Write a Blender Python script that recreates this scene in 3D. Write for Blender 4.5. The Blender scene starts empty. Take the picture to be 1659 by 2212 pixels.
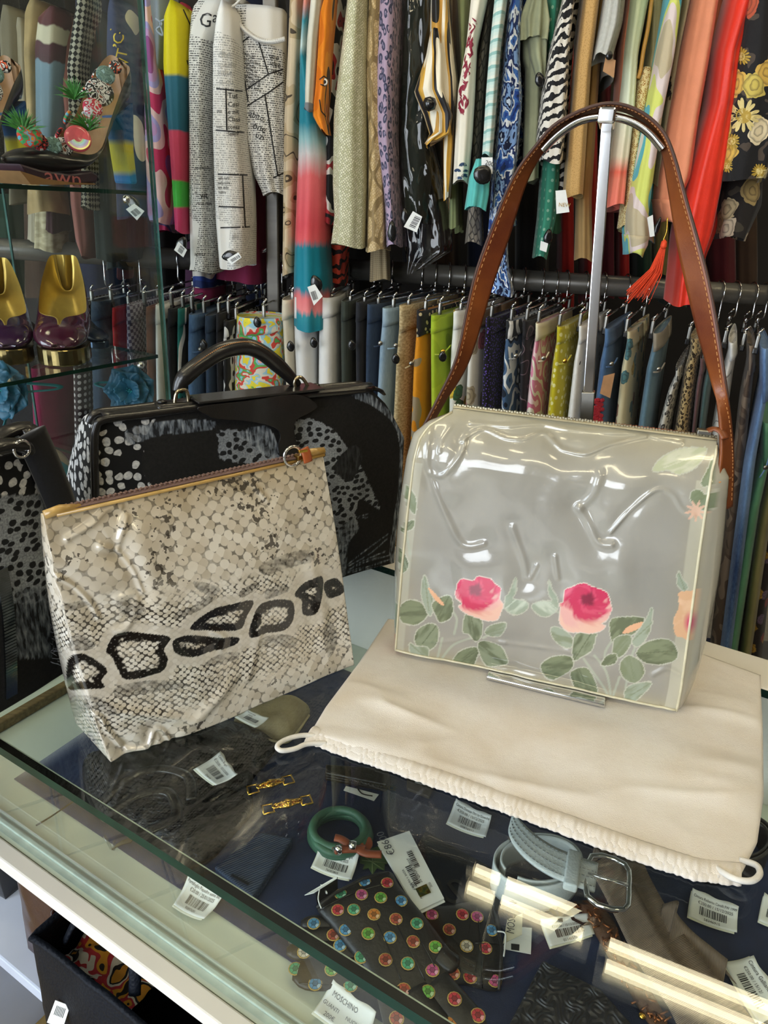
import bpy, math, random
import numpy as np
from mathutils import Vector, Matrix
from mathutils.bvhtree import BVHTree

S = bpy.context.scene
COL = S.collection
rng = random.Random(7)
nrg = np.random.default_rng(11)
PI = math.pi
A3 = np.array

# ------------------------------------------------------------------ camera
IW, IH, FOC = 1659, 2212, 1550.0
PITCH, ROLL, PSI = math.radians(23.2), math.radians(3.05), math.radians(-29.8)
CAM = A3([0.0, 0.0, 1.43])
_up0 = A3([0, math.sin(PITCH), math.cos(PITCH)])
FW = A3([0, math.cos(PITCH), -math.sin(PITCH)])
RT = math.cos(ROLL) * A3([1.0, 0, 0]) + math.sin(ROLL) * _up0
UP = -math.sin(ROLL) * A3([1.0, 0, 0]) + math.cos(ROLL) * _up0
cd = bpy.data.cameras.new('camera')
cd.sensor_fit = 'VERTICAL'; cd.sensor_height = 36.0; cd.lens = FOC / IH * 36.0
cd.clip_start = 0.02; cd.clip_end = 60
cam = bpy.data.objects.new('camera', cd); COL.objects.link(cam)
M = Matrix.Identity(4)
for i in range(3):
    M[i][0], M[i][1], M[i][2], M[i][3] = RT[i], UP[i], -FW[i], CAM[i]
cam.matrix_world = M
S.camera = cam

# ------------------------------------------------------------------ light, exposure
S.view_settings.view_transform = 'Standard'; S.view_settings.look = 'None'
S.view_settings.gamma = 1.0; S.view_settings.use_curve_mapping = False
S.view_settings.exposure = 0.42
S.cycles.use_denoising = True
S.cycles.max_bounces = 8; S.cycles.diffuse_bounces = 3; S.cycles.glossy_bounces = 4
S.cycles.transmission_bounces = 4; S.cycles.transparent_max_bounces = 16
S.cycles.caustics_reflective = False; S.cycles.caustics_refractive = False
S.cycles.sample_clamp_indirect = 4.0
world = bpy.data.worlds.new('daylight'); S.world = world
world.use_nodes = True
bg = world.node_tree.nodes['Background']
bg.inputs[0].default_value = (0.72, 0.84, 1.0, 1); bg.inputs[1].default_value = 1.0
def area(name, loc, target, sx, sy, power, col):
    l = bpy.data.lights.new(name, 'AREA'); l.shape = 'RECTANGLE'; l.size = sx; l.size_y = sy
    l.energy = power; l.color = col
    o = bpy.data.objects.new(name, l); COL.objects.link(o)
    o.location = loc
    o.rotation_euler = (Vector(target) - Vector(loc)).to_track_quat('-Z', 'Y').to_euler()
    return o
# daylight entering through the shop window behind the photographer and the open door at the left
area('window_daylight', (-1.95, -2.85, 1.75), (-0.2, 1.0, 1.1), 1.8, 2.2, 68, (0.90, 0.95, 1.0))
area('door_daylight', (-2.85, -0.6, 1.5), (0.2, 0.9, 1.1), 1.3, 2.1, 42, (0.80, 0.90, 1.0))

# ------------------------------------------------------------------ geometry from the photograph
def ray(x, y):
    return (x - IW / 2) / FOC * RT - (y - IH / 2) / FOC * UP + FW
def onpl(x, y, p0, n):
    d = ray(x, y); n = A3(n, float)
    return CAM + d * (np.dot(A3(p0, float) - CAM, n) / np.dot(d, n))
def onz(x, y, z): return onpl(x, y, (0, 0, z), (0, 0, 1))
def ony(x, y, Y): return onpl(x, y, (0, Y, 0), (0, 1, 0))
U = A3([math.cos(PSI), math.sin(PSI), 0]); V = A3([-math.sin(PSI), math.cos(PSI), 0]); ZZ = A3([0, 0, 1.0])
def uvz(u, v, z): return U * u + V * v + ZZ * z

class MB:
    """collects verts and faces, builds ONE mesh object"""
    def __init__(s): s.v = []; s.f = []; s.uv = []; s.mi = []
    def add(s, vs, fs, mi=0, uv=None):
        b = len(s.v)
        s.v.extend([tuple(map(float, p)) for p in vs])
        s.f.extend([tuple(i + b for i in f) for f in fs])
        s.mi.extend([mi] * len(fs))
        s.uv.extend([tuple(map(float, q)) for q in uv] if uv is not None else [(0.0, 0.0)] * len(vs))
        return s
    def box(s, c, sz, ax=None, mi=0):
        ax = ax if ax is not None else (A3([1., 0, 0]), A3([0, 1., 0]), ZZ)
        c = A3(c, float); vs = []
        for k in (-1, 1):
            for j in (-1, 1):
                for i in (-1, 1):
                    vs.append(c + ax[0] * (i * sz[0] / 2) + ax[1] * (j * sz[1] / 2) + ax[2] * (k * sz[2] / 2))
        return s.add(vs, [(0, 2, 3, 1), (4, 5, 7, 6), (0, 1, 5, 4), (2, 6, 7, 3), (0, 4, 6, 2), (1, 3, 7, 5)], mi)
    def tube(s, pts, r, n=8, cap=True, mi=0, closed=False, flat=1.0, up=None):
        P = [A3(p, float) for p in pts]; m = len(P)
        rr = r if hasattr(r, '__len__') else [r] * m
        vs = []; N0 = None; L = 0.0; uv = []
        for i in range(m):
            if closed: t = P[(i + 1) % m] - P[i - 1]
            else: t = P[min(i + 1, m - 1)] - P[max(i - 1, 0)]
            t = t / (np.linalg.norm(t) + 1e-12)
            if up is not None: N = A3(up, float) - t * np.dot(up, t)
            elif N0 is None:
                a = ZZ if abs(t[2]) < 0.9 else A3([1., 0, 0]); N = a - t * np.dot(a, t)
            else: N = N0 - t * np.dot(N0, t)
            N = N / (np.linalg.norm(N) + 1e-12); N0 = N; B = np.cross(t, N)
            if i: L += np.linalg.norm(P[i] - P[i - 1])
            for k in range(n):
                a = 2 * PI * k / n
                vs.append(P[i] + (N * math.cos(a) * flat + B * math.sin(a)) * rr[i]); uv.append((k / n, L))
        fs = []
        for i in range(m if closed else m - 1):
            j = (i + 1) % m
            for k in range(n):
                l = (k + 1) % n
                fs.append((i * n + k, i * n + l, j * n + l, j * n + k))
        if cap and not closed:
            fs.append(tuple(range(n - 1, -1, -1))); fs.append(tuple((m - 1) * n + k for k in range(n)))
        return s.add(vs, fs, mi, uv)
    def grid(s, P, uv=None, flip=False, mi=0, wrap=False):
        P = np.asarray(P, float); nu, nv = P.shape[:2]
        fs = []
        for i in range(nu if wrap else nu - 1):
            i2 = (i + 1) % nu
            for j in range(nv - 1):
                q = (i * nv + j, i2 * nv + j, i2 * nv + j + 1, i * nv + j + 1)
                fs.append(q[::-1] if flip else q)
        return s.add(P.reshape(-1, 3), fs, mi, None if uv is None else np.asarray(uv).reshape(-1, 2))
    def prism(s, poly, o, a, b, n, h, mi=0, uvs=1.0):
        """polygon (list of 2d) in plane o + a*x + b*y, thickness h along n"""
        o, a, b, n = (A3(q, float) for q in (o, a, b, n)); k = len(poly)
        lo = [o + a * x + b * y for x, y in poly]; hi = [p + n * h for p in lo]
        u = [(x * uvs, y * uvs) for x, y in poly]
        ar = sum(poly[i][0] * poly[(i + 1) % k][1] - poly[(i + 1) % k][0] * poly[i][1] for i in range(k))
        top = tuple(range(k, 2 * k)); bot = tuple(range(k - 1, -1, -1))
        sd = [(i, (i + 1) % k, (i + 1) % k + k, i + k) for i in range(k)]
        fs = [top, bot] + sd
        if (ar < 0) != (np.dot(np.cross(a, b), n) * h < 0): fs = [f[::-1] for f in fs]
        return s.add(lo + hi, fs, mi, u + u)
    def lathe(s, prof, c, ax=None, n=16, mi=0):
        ax = ax or (A3([1., 0, 0]), A3([0, 1., 0]), ZZ); c = A3(c, float); m = len(prof); vs = []; uv = []
        for r, h in prof:
            for k in range(n):
                a = 2 * PI * k / n; vs.append(c + (ax[0] * math.cos(a) + ax[1] * math.sin(a)) * r + ax[2] * h); uv.append((r * math.cos(a) + c[0], r * math.sin(a) + c[2]))
        fs = [(i * n + k, i * n + (k + 1) % n, (i + 1) * n + (k + 1) % n, (i + 1) * n + k) for i in range(m - 1) for k in range(n)]
        if prof[0][0] > 1e-6: fs.append(tuple(range(n - 1, -1, -1)))
        if prof[-1][0] > 1e-6: fs.append(tuple((m - 1) * n + k for k in range(n)))
        return s.add(vs, fs, mi, uv)
    def build(s, name, mat, parent=None, smooth=True, bevel=0, solid=0, subd=0, solid_off=-1, angle=None):
        me = bpy.data.meshes.new(name)
        o0 = A3(parent['_o']) if parent is not None and '_o' in parent else A3([0., 0, 0])
        va = np.asarray(s.v, float)
        me.from_pydata((va - o0).tolist() if parent is not None else va.tolist(), [], s.f)
        uvl = me.uv_layers.new(name='UVMap')
        li = np.empty(len(me.loops), np.int32); me.loops.foreach_get('vertex_index', li)
        uvl.data.foreach_set('uv', np.asarray(s.uv, np.float32)[li].ravel())
        me.polygons.foreach_set('material_index', s.mi)
        me.polygons.foreach_set('use_smooth', [bool(smooth)] * len(me.polygons))
        for m in (mat if isinstance(mat, (list, tuple)) else [mat]): me.materials.append(m)
        me.update()
        o = bpy.data.objects.new(name, me); COL.objects.link(o)
        if parent is not None: o.parent = parent
        if solid:
            md = o.modifiers.new('thickness', 'SOLIDIFY'); md.thickness = solid; md.offset = solid_off
        if bevel:
            md = o.modifiers.new('bevel', 'BEVEL'); md.width = bevel; md.segments = 2; md.limit_method = 'ANGLE'; md.angle_limit = math.radians(40)
        if subd:
            md = o.modifiers.new('smooth', 'SUBSURF'); md.levels = subd; md.render_levels = subd
        if smooth and angle is not None:
            me.set_sharp_from_angle(angle=math.radians(angle))
        return o

def tag(o, label=None, cat=None, group=None, kind=None):
    if label: o['label'] = label
    if cat: o['category'] = cat
    if group: o['group'] = group
    if kind: o['kind'] = kind
    return o
def thing(name, label, cat, loc=(0, 0, 0), group=None):
    o = bpy.data.objects.new(name, None); COL.objects.link(o); o.location = tuple(float(q) for q in loc)
    o['_o'] = [float(q) for q in loc]; o.empty_display_size = 0.02
    return tag(o, label, cat, group)

def smooth_poly(pts, n=6, closed=True):
    P = [A3(p, float) for p in pts]; m = len(P); out = []
    for i in range(m if closed else m - 1):
        if closed: a, b, c, d = P[i - 1], P[i], P[(i + 1) % m], P[(i + 2) % m]
        else: a, b, c, d = P[max(i - 1, 0)], P[i], P[i + 1], P[min(i + 2, m - 1)]
        for k in range(n):
            t = k / n
            out.append(0.5 * ((2 * b) + (c - a) * t + (2 * a - 5 * b + 4 * c - d) * t * t + (3 * b - a - 3 * c + d) * t ** 3))
    if not closed: out.append(P[-1])
    return out
def lerp(a, b, t): return a + (b - a) * t
def interp(x, xs, ys): return float(np.interp(x, xs, ys))

# smooth value noise for geometry (vectorised, 2d)
_NT = nrg.random((64, 64))
def vnoise(x, y):
    x = np.asarray(x, float); y = np.asarray(y, float)
    xi = np.floor(x).astype(int); yi = np.floor(y).astype(int); fx = x - xi; fy = y - yi
    fx = fx * fx * (3 - 2 * fx); fy = fy * fy * (3 - 2 * fy)
    g = lambda a, b: _NT[a % 64, b % 64]
    return (g(xi, yi) * (1 - fx) + g(xi + 1, yi) * fx) * (1 - fy) + (g(xi, yi + 1) * (1 - fx) + g(xi + 1, yi + 1) * fx) * fy - 0.5
def fbm(x, y, o=3):
    r = 0; a = 1.0
    for k in range(o): r = r + a * vnoise(x * 2 ** k + 17 * k, y * 2 ** k + 31 * k); a *= 0.5
    return r
def pmask(X, Y, poly):
    p = np.asarray(poly, float); m = np.zeros(X.shape, bool); j = len(p) - 1
    x0, y0 = p.min(0); x1, y1 = p.max(0)
    idx = np.nonzero((X >= x0) & (X <= x1) & (Y >= y0) & (Y <= y1))
    if len(idx[0]) == 0: return m
    xs, ys = X[idx], Y[idx]; mm = np.zeros(xs.shape, bool)
    for i in range(len(p)):
        a, b = p[i], p[j]
        if a[1] != b[1]:
            c = ((a[1] > ys) != (b[1] > ys)) & (xs < (b[0] - a[0]) * (ys - a[1]) / (b[1] - a[1]) + a[0]); mm ^= c
        j = i
    m[idx] = mm
    return m
def ldist(X, Y, pts, closed=False):
    p = [A3(q, float) for q in pts]; d = np.full(X.shape, 1e9)
    if closed: p = p + [p[0]]
    for a, b in zip(p[:-1], p[1:]):
        ab = b - a; l = ab @ ab + 1e-12
        t = np.clip(((X - a[0]) * ab[0] + (Y - a[1]) * ab[1]) / l, 0, 1)
        d = np.minimum(d, np.hypot(X - a[0] - t * ab[0], Y - a[1] - t * ab[1]))
    return d

# ------------------------------------------------------------------ materials
def lin(c):
    """sRGB 0-255 triple (or hex string) to linear"""
    if isinstance(c, str): c = [int(c[i:i + 2], 16) for i in (0, 2, 4)]
    return tuple(((v / 255 / 12.92) if v / 255 <= 0.04045 else ((v / 255 + 0.055) / 1.055) ** 2.4) for v in c)
def rgba(c): return (*lin(c), 1.0)
class NT:
    def __init__(s, name, rough=0.7, metal=0, coat=0, spec=0.5, sheen=0, alpha=None):
        s.m = bpy.data.materials.new(name); s.m.use_nodes = True; s.t = s.m.node_tree; s.N = s.t.nodes
        s.b = s.N['Principled BSDF']; s.out = s.N['Material Output']
        s.b.inputs['Roughness'].default_value = rough; s.b.inputs['Metallic'].default_value = metal
        s.b.inputs['Coat Weight'].default_value = coat; s.b.inputs['Coat Roughness'].default_value = 0.06
        s.b.inputs['Specular IOR Level'].default_value = spec
        if sheen: s.b.inputs['Sheen Weight'].default_value = sheen; s.b.inputs['Sheen Roughness'].default_value = 0.4
    def lk(s, a, b): s.t.links.new(a, b)
    def put(s, inp, val):
        if hasattr(val, 'is_output'): s.lk(val, inp)
        elif isinstance(val, str): inp.default_value = rgba(val)
        else: inp.default_value = val
    def nd(s, typ, **kw):
        n = s.N.new('ShaderNode' + typ)
        for k, v in kw.items(): setattr(n, k, v)
        return n
    def uv(s, sc=(1, 1, 1), rot=0, loc=(0, 0, 0)):
        c = s.nd('TexCoord'); m = s.nd('Mapping'); s.lk(c.outputs['UV'], m.inputs[0])
        m.inputs['Scale'].default_value = sc; m.inputs['Rotation'].default_value = (0, 0, rot); m.inputs['Location'].default_value = loc
        return m.outputs[0]
    def obj(s, sc=(1, 1, 1), rot=(0, 0, 0)):
        c = s.nd('TexCoord'); m = s.nd('Mapping'); s.lk(c.outputs['Object'], m.inputs[0])
        m.inputs['Scale'].default_value = sc; m.inputs['Rotation'].default_value = rot
        return m.outputs[0]
    def scale(s, vec, sc, rot=0, loc=(0, 0, 0)):
        m = s.nd('Mapping'); s.lk(vec, m.inputs[0]); m.inputs['Scale'].default_value = sc
        m.inputs['Rotation'].default_value = (0, 0, rot); m.inputs['Location'].default_value = loc
        return m.outputs[0]
    def noise(s, vec, sc, det=2, rough=0.5, dist=0, out=0):
        n = s.nd('TexNoise'); s.lk(vec, n.inputs['Vector']); n.inputs['Scale'].default_value = sc
        n.inputs['Detail'].default_value = det; n.inputs['Roughness'].default_value = rough; n.inputs['Distortion'].default_value = dist
        return n.outputs[out]
    def vor(s, vec, sc, feat='F1', rand=1.0, out='Distance', dim='2D'):
        n = s.nd('TexVoronoi', feature=feat, voronoi_dimensions=dim); s.lk(vec, n.inputs['Vector']); n.inputs['Scale'].default_value = sc
        n.inputs['Randomness'].default_value = rand
        return n.outputs[out]
    def wave(s, vec, sc, dist=0, det=2, typ='BANDS', dir='X', prof='SIN', dsc=1.0):
        n = s.nd('TexWave', wave_type=typ, wave_profile=prof)
        if typ == 'BANDS': n.bands_direction = dir
        s.lk(vec, n.inputs['Vector']); n.inputs['Scale'].default_value = sc; n.inputs['Distortion'].default_value = dist
        n.inputs['Detail'].default_value = det; n.inputs['Detail Scale'].default_value = dsc
        return n.outputs['Fac']
    def math(s, op, a, b=0.0, c=None, clamp=False):
        n = s.nd('Math', operation=op, use_clamp=clamp); s.put(n.inputs[0], a); s.put(n.inputs[1], b)
        if c is not None: s.put(n.inputs[2], c)
        return n.outputs[0]
    def ramp(s, fac, stops, const=False):
        n = s.nd('ValToRGB'); cr = n.color_ramp; cr.interpolation = 'CONSTANT' if const else 'LINEAR'
        while len(cr.elements) < len(stops): cr.elements.new(0.5)
        for e, (p, c) in zip(cr.elements, stops):
            e.position = p; e.color = rgba(c) if isinstance(c, (str, list)) or (isinstance(c, tuple) and max(c) > 1) else (c, c, c, 1) if not hasattr(c, '__len__') else (*c, 1)
        s.lk(fac, n.inputs[0]); return n.outputs[0]
    def mix(s, fac, a, b, typ='MIX'):
        n = s.nd('Mix', data_type='RGBA', blend_type=typ); s.put(n.inputs['Factor'], fac)
        s.put(n.inputs[6], a); s.put(n.inputs[7], b); return n.outputs[2]
    def warp(s, vec, sc, amt):
        c = s.noise(vec, sc, 2, out=1); n = s.nd('VectorMath', operation='MULTIPLY_ADD')
        s.lk(c, n.inputs[0]); n.inputs[1].default_value = (amt, amt, 0); s.lk(vec, n.inputs[2]); return n.outputs[0]
    def sep(s, vec):
        n = s.nd('SeparateXYZ'); s.lk(vec, n.inputs[0]); return n.outputs
    def attr(s, name):
        n = s.nd('Attribute', attribute_name=name); return n.outputs['Color']
    def color(s, c):
        s.put(s.b.inputs['Base Color'], c); return s
    def bump(s, h, strength=0.3, dist=0.002):
        n = s.nd('Bump'); s.put(n.inputs['Height'], h); n.inputs['Strength'].default_value = strength; n.inputs['Distance'].default_value = dist
        s.lk(n.outputs[0], s.b.inputs['Normal']); return s
def plain(name, c, rough=0.6, metal=0, coat=0, var=0.12, vs=60, bump=0, bs=400, spec=0.5, sheen=0):
    t = NT(name, rough, metal, coat, spec, sheen); o = t.obj()
    c = lin(c) if not isinstance(c, tuple) or max(c) > 1 else c
    d = tuple(max(0, v * (1 - var)) for v in c); e = tuple(min(1, v * (1 + var)) for v in c)
    t.color(t.ramp(t.noise(o, vs, 3), [(0.3, d), (0.7, e)]))
    if bump: t.bump(t.noise(o, bs, 3), bump, 0.002)
    return t.m
def glass_mat(name, tint, rough=0.0, tintamt=1.0, f0=0.04):
    m = bpy.data.materials.new(name); m.use_nodes = True; t = m.node_tree; t.nodes.clear()
    out = t.nodes.new('ShaderNodeOutputMaterial'); tr = t.nodes.new('ShaderNodeBsdfTransparent'); gl = t.nodes.new('ShaderNodeBsdfGlossy')
    tr.inputs[0].default_value = (*tint, 1); gl.inputs['Roughness'].default_value = rough; gl.inputs[0].default_value = (1, 1, 1, 1)
    g = t.nodes.new('ShaderNodeNewGeometry'); d = t.nodes.new('ShaderNodeVectorMath'); d.operation = 'DOT_PRODUCT'
    t.links.new(g.outputs['Incoming'], d.inputs[0]); t.links.new(g.outputs['Normal'], d.inputs[1])
    def mt(op, a, b):
        n = t.nodes.new('ShaderNodeMath'); n.operation = op
        for i, q in enumerate((a, b)):
            if hasattr(q, 'is_output'): t.links.new(q, n.inputs[i])
            else: n.inputs[i].default_value = q
        return n.outputs[0]
    c = mt('ABSOLUTE', d.outputs['Value'], 0); k = mt('POWER', mt('SUBTRACT', 1.0, c), 5.0)
    fac = mt('ADD', mt('MULTIPLY', k, 1 - f0), f0)
    mx = t.nodes.new('ShaderNodeMixShader'); t.links.new(fac, mx.inputs[0]); t.links.new(tr.outputs[0], mx.inputs[1]); t.links.new(gl.outputs[0], mx.inputs[2])
    t.links.new(mx.outputs[0], out.inputs[0]); return m
MAT = {}
MAT['glass'] = glass_mat('clear_glass', (0.955, 0.98, 0.968))
MAT['glass_case'] = glass_mat('cabinet_glass', (0.965, 0.982, 0.976), f0=0.022)
MAT['glass_edge'] = plain('green_glass_edge', (4, 44, 34), 0.3, var=0.3, vs=30, spec=0.2)
MAT['edge_pale'] = plain('pale_glass_edge', (70, 108, 102), 0.2, var=0.3, vs=20, spec=0.3)
MAT['chrome'] = plain('polished_chrome', (225, 225, 225), 0.08, 1, var=0.03)
MAT['steel'] = plain('brushed_steel', (150, 148, 142), 0.28, 1, var=0.1)
MAT['gold'] = plain('gilt_metal', (226, 178, 74), 0.18, 1, var=0.08)
MAT['black_leather'] = plain('black_leather', (24, 22, 22), 0.3, bump=0.12, bs=500, coat=0.3)
MAT['black_plastic'] = plain('black_plastic', (14, 14, 15), 0.22, coat=0.3)
MAT['paper'] = plain('white_paper', (236, 238, 236), 0.65, var=0.03)
MAT['ink'] = plain('black_ink', (20, 20, 22), 0.6, var=0.02)
MAT['ink_blue'] = plain('blue_ink', (60, 66, 92), 0.6, var=0.02)
MAT['white_paint'] = plain('white_paint', (232, 228, 220), 0.35, var=0.03, vs=8)
# ------------------------------------------------------------------ room shell
def tile_floor():
    t = NT('grey_floor_tile', 0.35); o = t.obj()
    t.color(t.ramp(t.noise(o, 9, 4), [(0.3, '6f7076'), (0.7, '8d8e92')])); return t.m
t = NT('tile_grout', 0.9); t.color(t.ramp(t.noise(t.obj(), 60, 3), [(0.3, 'b4b2ac'), (0.7, 'c9c6bf')])); grout = t.m
mb = MB(); mb.box((0, 0, -0.012), (6.4, 6.4, 0.02)); floor = mb.build('floor', grout, smooth=False); tag(floor, kind='structure'); floor['_o'] = [0., 0, 0]
tm = tile_floor(); t2 = NT('blue_floor_tile', 0.35); t2.color(t2.ramp(t2.noise(t2.obj(), 9, 4), [(0.3, '2f3550'), (0.7, '454b68')])); tmb = t2.m
ochre = NT('ochre_floor_tile', 0.4); ochre.color(ochre.ramp(ochre.noise(ochre.obj(), 12, 4), [(0.3, '8c7440'), (0.7, 'b39a62')])); tmo = ochre.m
tme = {}
for k, m in (('g', tm), ('b', tmb), ('o', tmo)):
    q = MB(); q.box((0, 0, 0), (0.194, 0.194, 0.012)); ob = q.build('tile', m, floor, smooth=False); ob['_proto'] = 1; tme[k] = ob.data
    bpy.data.objects.remove(ob)
for ix in range(-8, 14):
    for iy in range(1, 12):
        x, y = ix * 0.2, iy * 0.2
        if not ((-1.7 < x < -0.4 and y < 1.3) or (x > 0.2 and y > 0.7)): continue
        k = 'o' if x < -0.3 else ('b' if (ix * 7 + iy * 3) % 5 == 0 else 'g')
        ob = bpy.data.objects.new('tile', tme[k]); COL.objects.link(ob); ob.parent = floor
        ob.location = (x, y, 0.0); ob.rotation_euler = (0, 0, 0)
wallm = plain('dark_back_wall', (38, 36, 38), 0.9, var=0.2, vs=4)
wallw = plain('off_white_wall', (214, 210, 202), 0.85, var=0.05, vs=4)
def struct(name, c, s, m):
    o = MB().box(c, s).build(name, m, smooth=False); return tag(o, kind='structure')
struct('wall_back', (0, 2.75, 1.55), (6.2, 0.1, 3.1), wallm)
struct('wall_right', (3.1, -0.1, 1.55), (0.1, 5.8, 3.1), plain('taupe_wall', (96, 86, 78), 0.9, var=0.3, vs=3))
struct('ceiling', (0, -0.1, 3.12), (6.4, 6.0, 0.08), plain('grey_ceiling', (166, 163, 156), 0.9, var=0.03))
# left wall with the open shop door, front wall with the shop window
q = MB(); q.box((-3.1, -2.2, 1.55), (0.1, 1.6, 3.1)).box((-3.1, 1.55, 1.55), (0.1, 2.5, 3.1)).box((-3.1, -0.55, 2.85), (0.1, 1.75, 0.5))
tag(q.build('wall_left', wallw, smooth=False), kind='structure')
q = MB(); q.box((0, -3.05, 0.3), (6.2, 0.1, 0.6)).box((0, -3.05, 2.95), (6.2, 0.1, 0.3)).box((-3.0, -3.05, 1.7), (0.2, 0.1, 2.3)).box((1.05, -3.05, 1.7), (4.1, 0.1, 2.3))
tag(q.build('wall_front', plain('front_wall', (120, 112, 104), 0.9, var=0.3, vs=3), smooth=False), kind='structure')
q = MB()
for x in (-2.88, -1.95, -1.02): q.box((x, -3.05, 1.7), (0.06, 0.06, 2.2))
q.box((-1.95, -3.05, 0.62), (1.9, 0.06, 0.05)).box((-1.95, -3.05, 2.78), (1.9, 0.06, 0.05)).box((-1.95, -3.05, 2.2), (1.9, 0.05, 0.05))
tag(q.build('window_1', plain('grey_window_frame', (90, 92, 96), 0.4), smooth=False), kind='structure')

# fluorescent luminaires on the ceiling (two mirror in the counter glass, the unseen rest is added fill)
def lamp_mat():
    t = NT('lit_tube', 0.4); t.b.inputs['Emission Color'].default_value = (1.0, 0.87, 0.57, 1); t.b.inputs['Emission Strength'].default_value = 11.5
    t.color((1, 0.95, 0.85, 1)); return t.m
tube_m = lamp_mat(); hous_m = plain('lamp_housing', (228, 226, 220), 0.4, var=0.02)
def luminaire(c, ang, L, label):
    c = A3(c, float); a = A3([math.cos(ang), math.sin(ang), 0]); b = A3([-math.sin(ang), math.cos(ang), 0])
    r = thing('ceiling_light', label, 'lamp', c)
    MB().box(c + ZZ * 0.05, (L, 0.16, 0.05), (a, b, ZZ)).build('housing', hous_m, r, smooth=False, bevel=0.006)
    for k in (-1, 1):
        MB().tube([c + a * (-L / 2 + 0.03) + b * (k * 0.042), c + a * (L / 2 - 0.03) + b * (k * 0.042)], 0.016, 10).build('tube', tube_m, r)
        for e in (-1, 1):
            MB().box(c + a * (e * (L / 2 - 0.012)) + b * (k * 0.042) + ZZ * 0.005, (0.024, 0.04, 0.05), (a, b, ZZ)).build('lamp_holder', hous_m, r, smooth=False)
    for e in (-1, 1):
        MB().tube([c + a * (e * L * .4) + ZZ * 0.07, c + a * (e * L * .4) + ZZ * 0.352], 0.0015, 6).build('hanger_wire', MAT['steel'], r)
ZL = 2.73
def mirror(x, y, z=ZL):
    q0 = onz(x, y, 0.95); d = ray(x, y) * A3([1, 1, -1]); return q0 + d * ((z - 0.95) / d[2])
m1, m2 = mirror(1003, 1886), mirror(1283, 2003); m3, m4 = mirror(1294, 2050), mirror(1760, 2240)
for (pa, pb), lb in (((m1, m2), 'ceiling light above the clothes rack, nearer the middle of the wall'), ((m3, m4), 'ceiling light above the clothes rack at the right end')):
    d = pb - pa; luminaire((pa + pb) / 2, math.atan2(d[1], d[0]), float(np.linalg.norm(d)), lb)
luminaire((-0.9, 0.2, ZL), -0.4, 1.2, 'added ceiling fill light over the left part of the shop')  # this and the following luminaires are unseen, added to brighten the shop
luminaire((0.9, -0.4, ZL), -0.4, 1.2, 'added ceiling fill light over the right part of the shop')
luminaire((0.0, 1.05, ZL), -0.4, 1.2, 'added ceiling fill light over the counter')
luminaire((-0.3, -1.3, ZL), -0.4, 1.2, 'added ceiling fill light behind the photographer, near the middle')
luminaire((1.4, -1.6, ZL), -0.4, 1.2, 'added ceiling fill light behind the photographer, at the right')
luminaire((1.9, 0.6, ZL), -0.4, 1.2, 'added ceiling fill light near the right wall')
luminaire((-1.5, 1.5, ZL), -0.4, 1.2, 'added ceiling fill light over the glass cabinet')

# ------------------------------------------------------------------ display counter
DZ, GT = 0.80, 0.95            # deck and glass top heights
UL, UR = -0.80, 1.05
counter = thing('display_counter', 'white framed display counter with glass top and front pane', 'counter', uvz(0.1, 0.55, 0))
UVA = (U, V, ZZ)
def cbox(mb, u0, u1, v0, v1, z0, z1, mi=0): return mb.box(uvz((u0 + u1) / 2, (v0 + v1) / 2, (z0 + z1) / 2), (u1 - u0, v1 - v0, z1 - z0), UVA, mi)
def pane(name, u0, u1, v0, v1, z0, z1, thin, parent, edge='glass_edge', g='glass'):
    mb = MB(); cbox(mb, u0, u1, v0, v1, z0, z1)
    o = mb.build(name, [MAT[g], MAT[edge]], parent, smooth=False)
    for p in o.data.polygons:
        n = p.normal; k = {'u': abs(n.x * U[0] + n.y * U[1]), 'v': abs(n.x * V[0] + n.y * V[1]), 'z': abs(n.z)}[thin]
        if k < 0.5: p.material_index = 1
    return o
MAT['pale_channel'] = plain('pale_channel', (196, 212, 202), .3)
pane('glass_top', UL, UR, 0.279, 0.80, GT - 0.010, GT, 'z', counter)
pane('front_glass', UL, UR, 0.289, 0.295, DZ + 0.004, GT - 0.0137, 'v', counter, 'pale_channel')
pane('end_glass', UL, UL + 0.006, 0.300, 0.79, DZ + 0.004, GT - 0.0105, 'u', counter)
q = MB(); cbox(q, UL, UR, 0.281, 0.292, GT - 0.0135, GT - 0.0105); q.build('edge_strip', MAT['black_plastic'], counter, smooth=False)  # black strip under the front edge of the glass top
t = NT('pale_green_deck', 0.4); o_ = t.obj()
t.color(t.ramp(t.noise(o_, 7, 4), [(0.35, 'd3dccb'), (0.7, 'dfe6d8')])); deckm = t.m
q = MB(); cbox(q, UL, UR, 0.287, 0.80, DZ - 0.03, DZ); q.build('deck', deckm, counter, smooth=False)
q = MB(); cbox(q, UL, UR, 0.269, 0.286, DZ - 0.016, DZ + 0.002); q.build('front_rail', MAT['white_paint'], counter, smooth=False, bevel=0.002)
q = MB(); cbox(q, UL, UR, 0.2955, 0.300, DZ, DZ + 0.006); cbox(q, UL, UR, 0.3045, 0.307, DZ, DZ + 0.004); q.build('glass_channel', MAT['pale_channel'], counter, smooth=False, bevel=0.001)
q = MB(); cbox(q, UL, UR, 0.8005, 0.87, GT - 0.16, GT + 0.0004); q.build('back_rail', MAT['white_paint'], counter, smooth=False, bevel=0.003)
woodm = NT('worn_wood', 0.5); woodm.color(woodm.ramp(woodm.noise(woodm.obj((4, 40, 40)), 6, 4), [(0.3, '5b4a2e'), (0.7, '86704a')])); woodm = woodm.m
q = MB(); cbox(q, -0.764, -0.752, 0.32, 0.79, DZ, DZ + 0.014); q.build('wood_edging', woodm, counter, smooth=False, bevel=0.002)
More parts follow.
